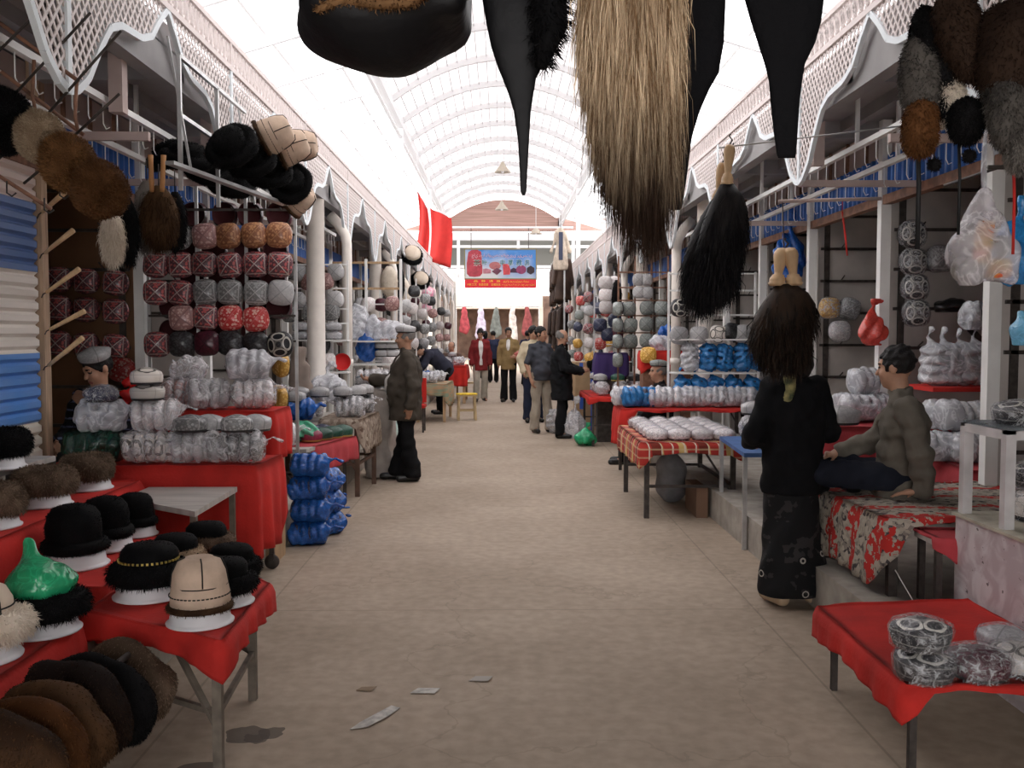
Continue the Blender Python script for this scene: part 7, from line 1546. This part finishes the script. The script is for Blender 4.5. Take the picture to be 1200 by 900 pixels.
poly('tall_red_cap_picture', [(95, 130), (140, 98), (230, 95), (285, 125), (300, 300), (305, 440), (270, 485), (190, 497), (110, 490), (72, 450), (70, 300)], (.3, .035, .05))
poly('pink_cap_picture', [(310, 380), (360, 370), (430, 385), (430, 445), (315, 448)], (.35, .14, .17)); poly('round_cap_picture', disc(490, 330, 88, 58), (.3, .1, .1)); poly('diamond_cap_picture', [(440, 415), (515, 362), (595, 402), (520, 470)], (.1, .03, .05), -.036)
poly('upright_cap_picture', [(602, 305), (690, 303), (718, 380), (712, 462), (615, 466)], (.42, .05, .06)); poly('dome_cap_picture', [(715, 432), (722, 385), (765, 358), (810, 378), (832, 412), (830, 436)], (.035, .012, .03)); poly('purple_cap_picture', disc(880, 388, 76, 66), (.17, .03, .08), -.033); poly('hexagon_cap_picture', disc(1020, 395, 64, 66, 6, PI/6), (.025, .014, .02), -.036)
def text(name, body, px, py, hpx, m_, y=-.042, wpx=None):
    cu = bpy.data.curves.new(name, 'FONT'); cu.body = body; cu.size = 1; cu.extrude = .002; cu.align_x = 'LEFT'; o = bpy.data.objects.new(name, cu); C.objects.link(o); o.parent = t; cu.materials.append(m_)
    o.rotation_euler = (PI/2, 0, 0); o.location = (sx(px), y, sz_(py + hpx)); s_ = hpx/575*H_*1.15; o.scale = (s_, s_, s_)
    if wpx:
        bpy.context.view_layer.update(); d = o.dimensions.x
        if d > 1e-4: o.scale.x = s_*((sx(px + wpx) - sx(px))/d)
    sc_, lo_ = o.scale.copy(), o.location.copy(); bpy.context.view_layer.update(); me = bpy.data.meshes.new_from_object(o.evaluated_get(bpy.context.evaluated_depsgraph_get())); bpy.data.objects.remove(o); bpy.data.curves.remove(cu)
    o = link(name, me, t, lo_, (PI/2, 0, 0)); o.scale = sc_; return o
M_tw = mat('sign_white_letter', (.72, .7, .7), .5); M_tg = mat('sign_green_letter', (.03, .12, .08), .5); M_ty = mat('sign_yellow_letter', (.75, .5, .06), .5); M_tr = mat('sign_pale_red_letter', (.5, .3, .33), .5)
text('lettering', 'چاي دورا كۆرسەتكۈچىرى رىستى', 145, 140, 58, M_tr, wpx=900)
for ch, px, w2 in (('茶', 165, 100), ('叶', 285, 85), ('中', 548, 75), ('草', 672, 78), ('药', 798, 80), ('店', 925, 72)):
    text('lettering', ch, px, 235, 92, M_tw, -.04, w2 + 8); text('lettering', ch, px + 4, 238, 84, M_tg, -.046, w2)
for ch, px in (('品', 172), ('种', 285), ('通', 400), ('道', 508)): text('lettering', ch, px, 540, 32, M_ty, -.04, 58)
text('lettering', 'P来工艺', 78, 592, 32, M_ty, -.04, 140); text('lettering', '各类花帽', 248, 592, 32, M_ty, -.04, 140); text('lettering', '定做批发', 432, 592, 32, M_ty, -.04, 140)
text('lettering', 'ئۇيغۇر دوپپىلىرى بازىرى', 610, 540, 32, M_ty, -.04, 380); text('lettering', 'ھەر خىل دوپپا توپ ۋە پارچە سېتىلىدۇ', 590, 590, 30, M_ty, -.04, 490)
for x in (.09*W_, .89*W_): MB().tube([(x, 0, H_), (x, 0, H_ + .75)], .012, 6).build('hanging_rod', M_iron, t)
mb = MB(); mb.box((.1, YS, a.z + .75), (4.8, .06, .06)); tag(mb.build('sign_beam', M_ribw), 'white beam across the aisle that carries the shop sign', 'beam')
# goods around the hall beyond
for i, (x, y, colr, h_) in enumerate(((-2.2, 58.5, (.3, .05, .06), 1.6), (-1.2, 58.5, (.45, .4, .5), 2.1), (-.3, 58.5, (.12, .13, .12), 1.8), (.7, 58.5, (.5, .45, .42), 2.2), (1.6, 58.5, (.2, .05, .05), 1.8))):
    s = SDF((-.5, -.2, -h_), (.5, .2, .2), .06); s.cone((0, 0, 0), (0, 0, -h_ + .4), .16, .36, k=.05, flat=(1, .4, 1)); s.cone((0, 0, .1), (0, 0, .16), .05, .03, k=.02); s.wrinkle(.03, 9, i); o = link('dress', s.mesh('dress', mat('far_dress_%d' % i, colr, .9, noise=.3, nscale=4))); o.location = (x, y, 3.05); tag(o, '%s garment hanging in the farthest stall, %s from the left' % (('dark red', 'lilac', 'grey-green', 'pale pink', 'brown red')[i], ORD[i]), 'garment')
t = thing('clothes_rail', 'rail with hanging garments in the farthest stall', 'rail', (-.2, 58.5, 3.18)); MB().tube([(-2.6, 0, 0), (2.6, 0, 0)], .03, 8).build('bar', M_steel, t)
for x in (-2.5, 2.5): MB().bar((x, 0, -3.18), (x, 0, .03), .06).build('upright', M_steel, t)
# litter on the floor
def scrap(label, px, py, pts, m_, name='paper_scrap', cat='litter'):
    q = atz(px, py, .004); vs = [(x, y, .002 + .003*((i*7) % 3)) for i, (x, y) in enumerate(pts)]; n = len(vs); mb = MB(); mb.add(vs + [(x, y, z + .002) for x, y, z in vs], [tuple(range(n))[::-1], tuple(range(n, 2*n))] + [(i, (i+1) % n, n + (i+1) % n, n+i) for i in range(n)]); o = mb.build(name, m_, None, (q.x, q.y, .001)); tag(o, label, cat)
M_pap = mat('grey_paper', (.46, .44, .41), .8, noise=.25, nscale=30)
scrap('long pale paper scrap on the floor in the foreground', 440, 843, [(-.09, -.1), (-.02, -.08), (.05, .02), (.09, .12), (.05, .14), (.0, .05), (-.06, -.03)], M_pap); scrap('flat pale paper scrap on the floor beyond the long one', 497, 810, [(-.06, -.02), (.05, -.03), (.07, .02), (-.03, .04)], M_pap); scrap('small grey paper scrap farthest out on the bare floor', 562, 796, [(-.05, -.02), (.04, -.03), (.06, .02), (-.02, .04)], mat('dim_paper', (.38, .35, .32), .8)); scrap('tiny crumpled scrap left of the flat paper', 428, 808, [(-.04, -.01), (.03, -.02), (.05, .02), (-.02, .03)], mat('brown_paper', (.25, .18, .12), .8))
M_bp = mat('blue_plastic_scrap', (.04, .15, .5), .5); scrap('blue plastic scrap on the floor by the side table', 404, 595, [(-.05, -.02), (.05, -.02), (.04, .03), (-.03, .04)], M_bp); scrap('blue plastic scrap on the floor under the trolley table', 312, 657, [(-.03, -.02), (.03, -.02), (.03, .02), (-.03, .02)], M_bp)
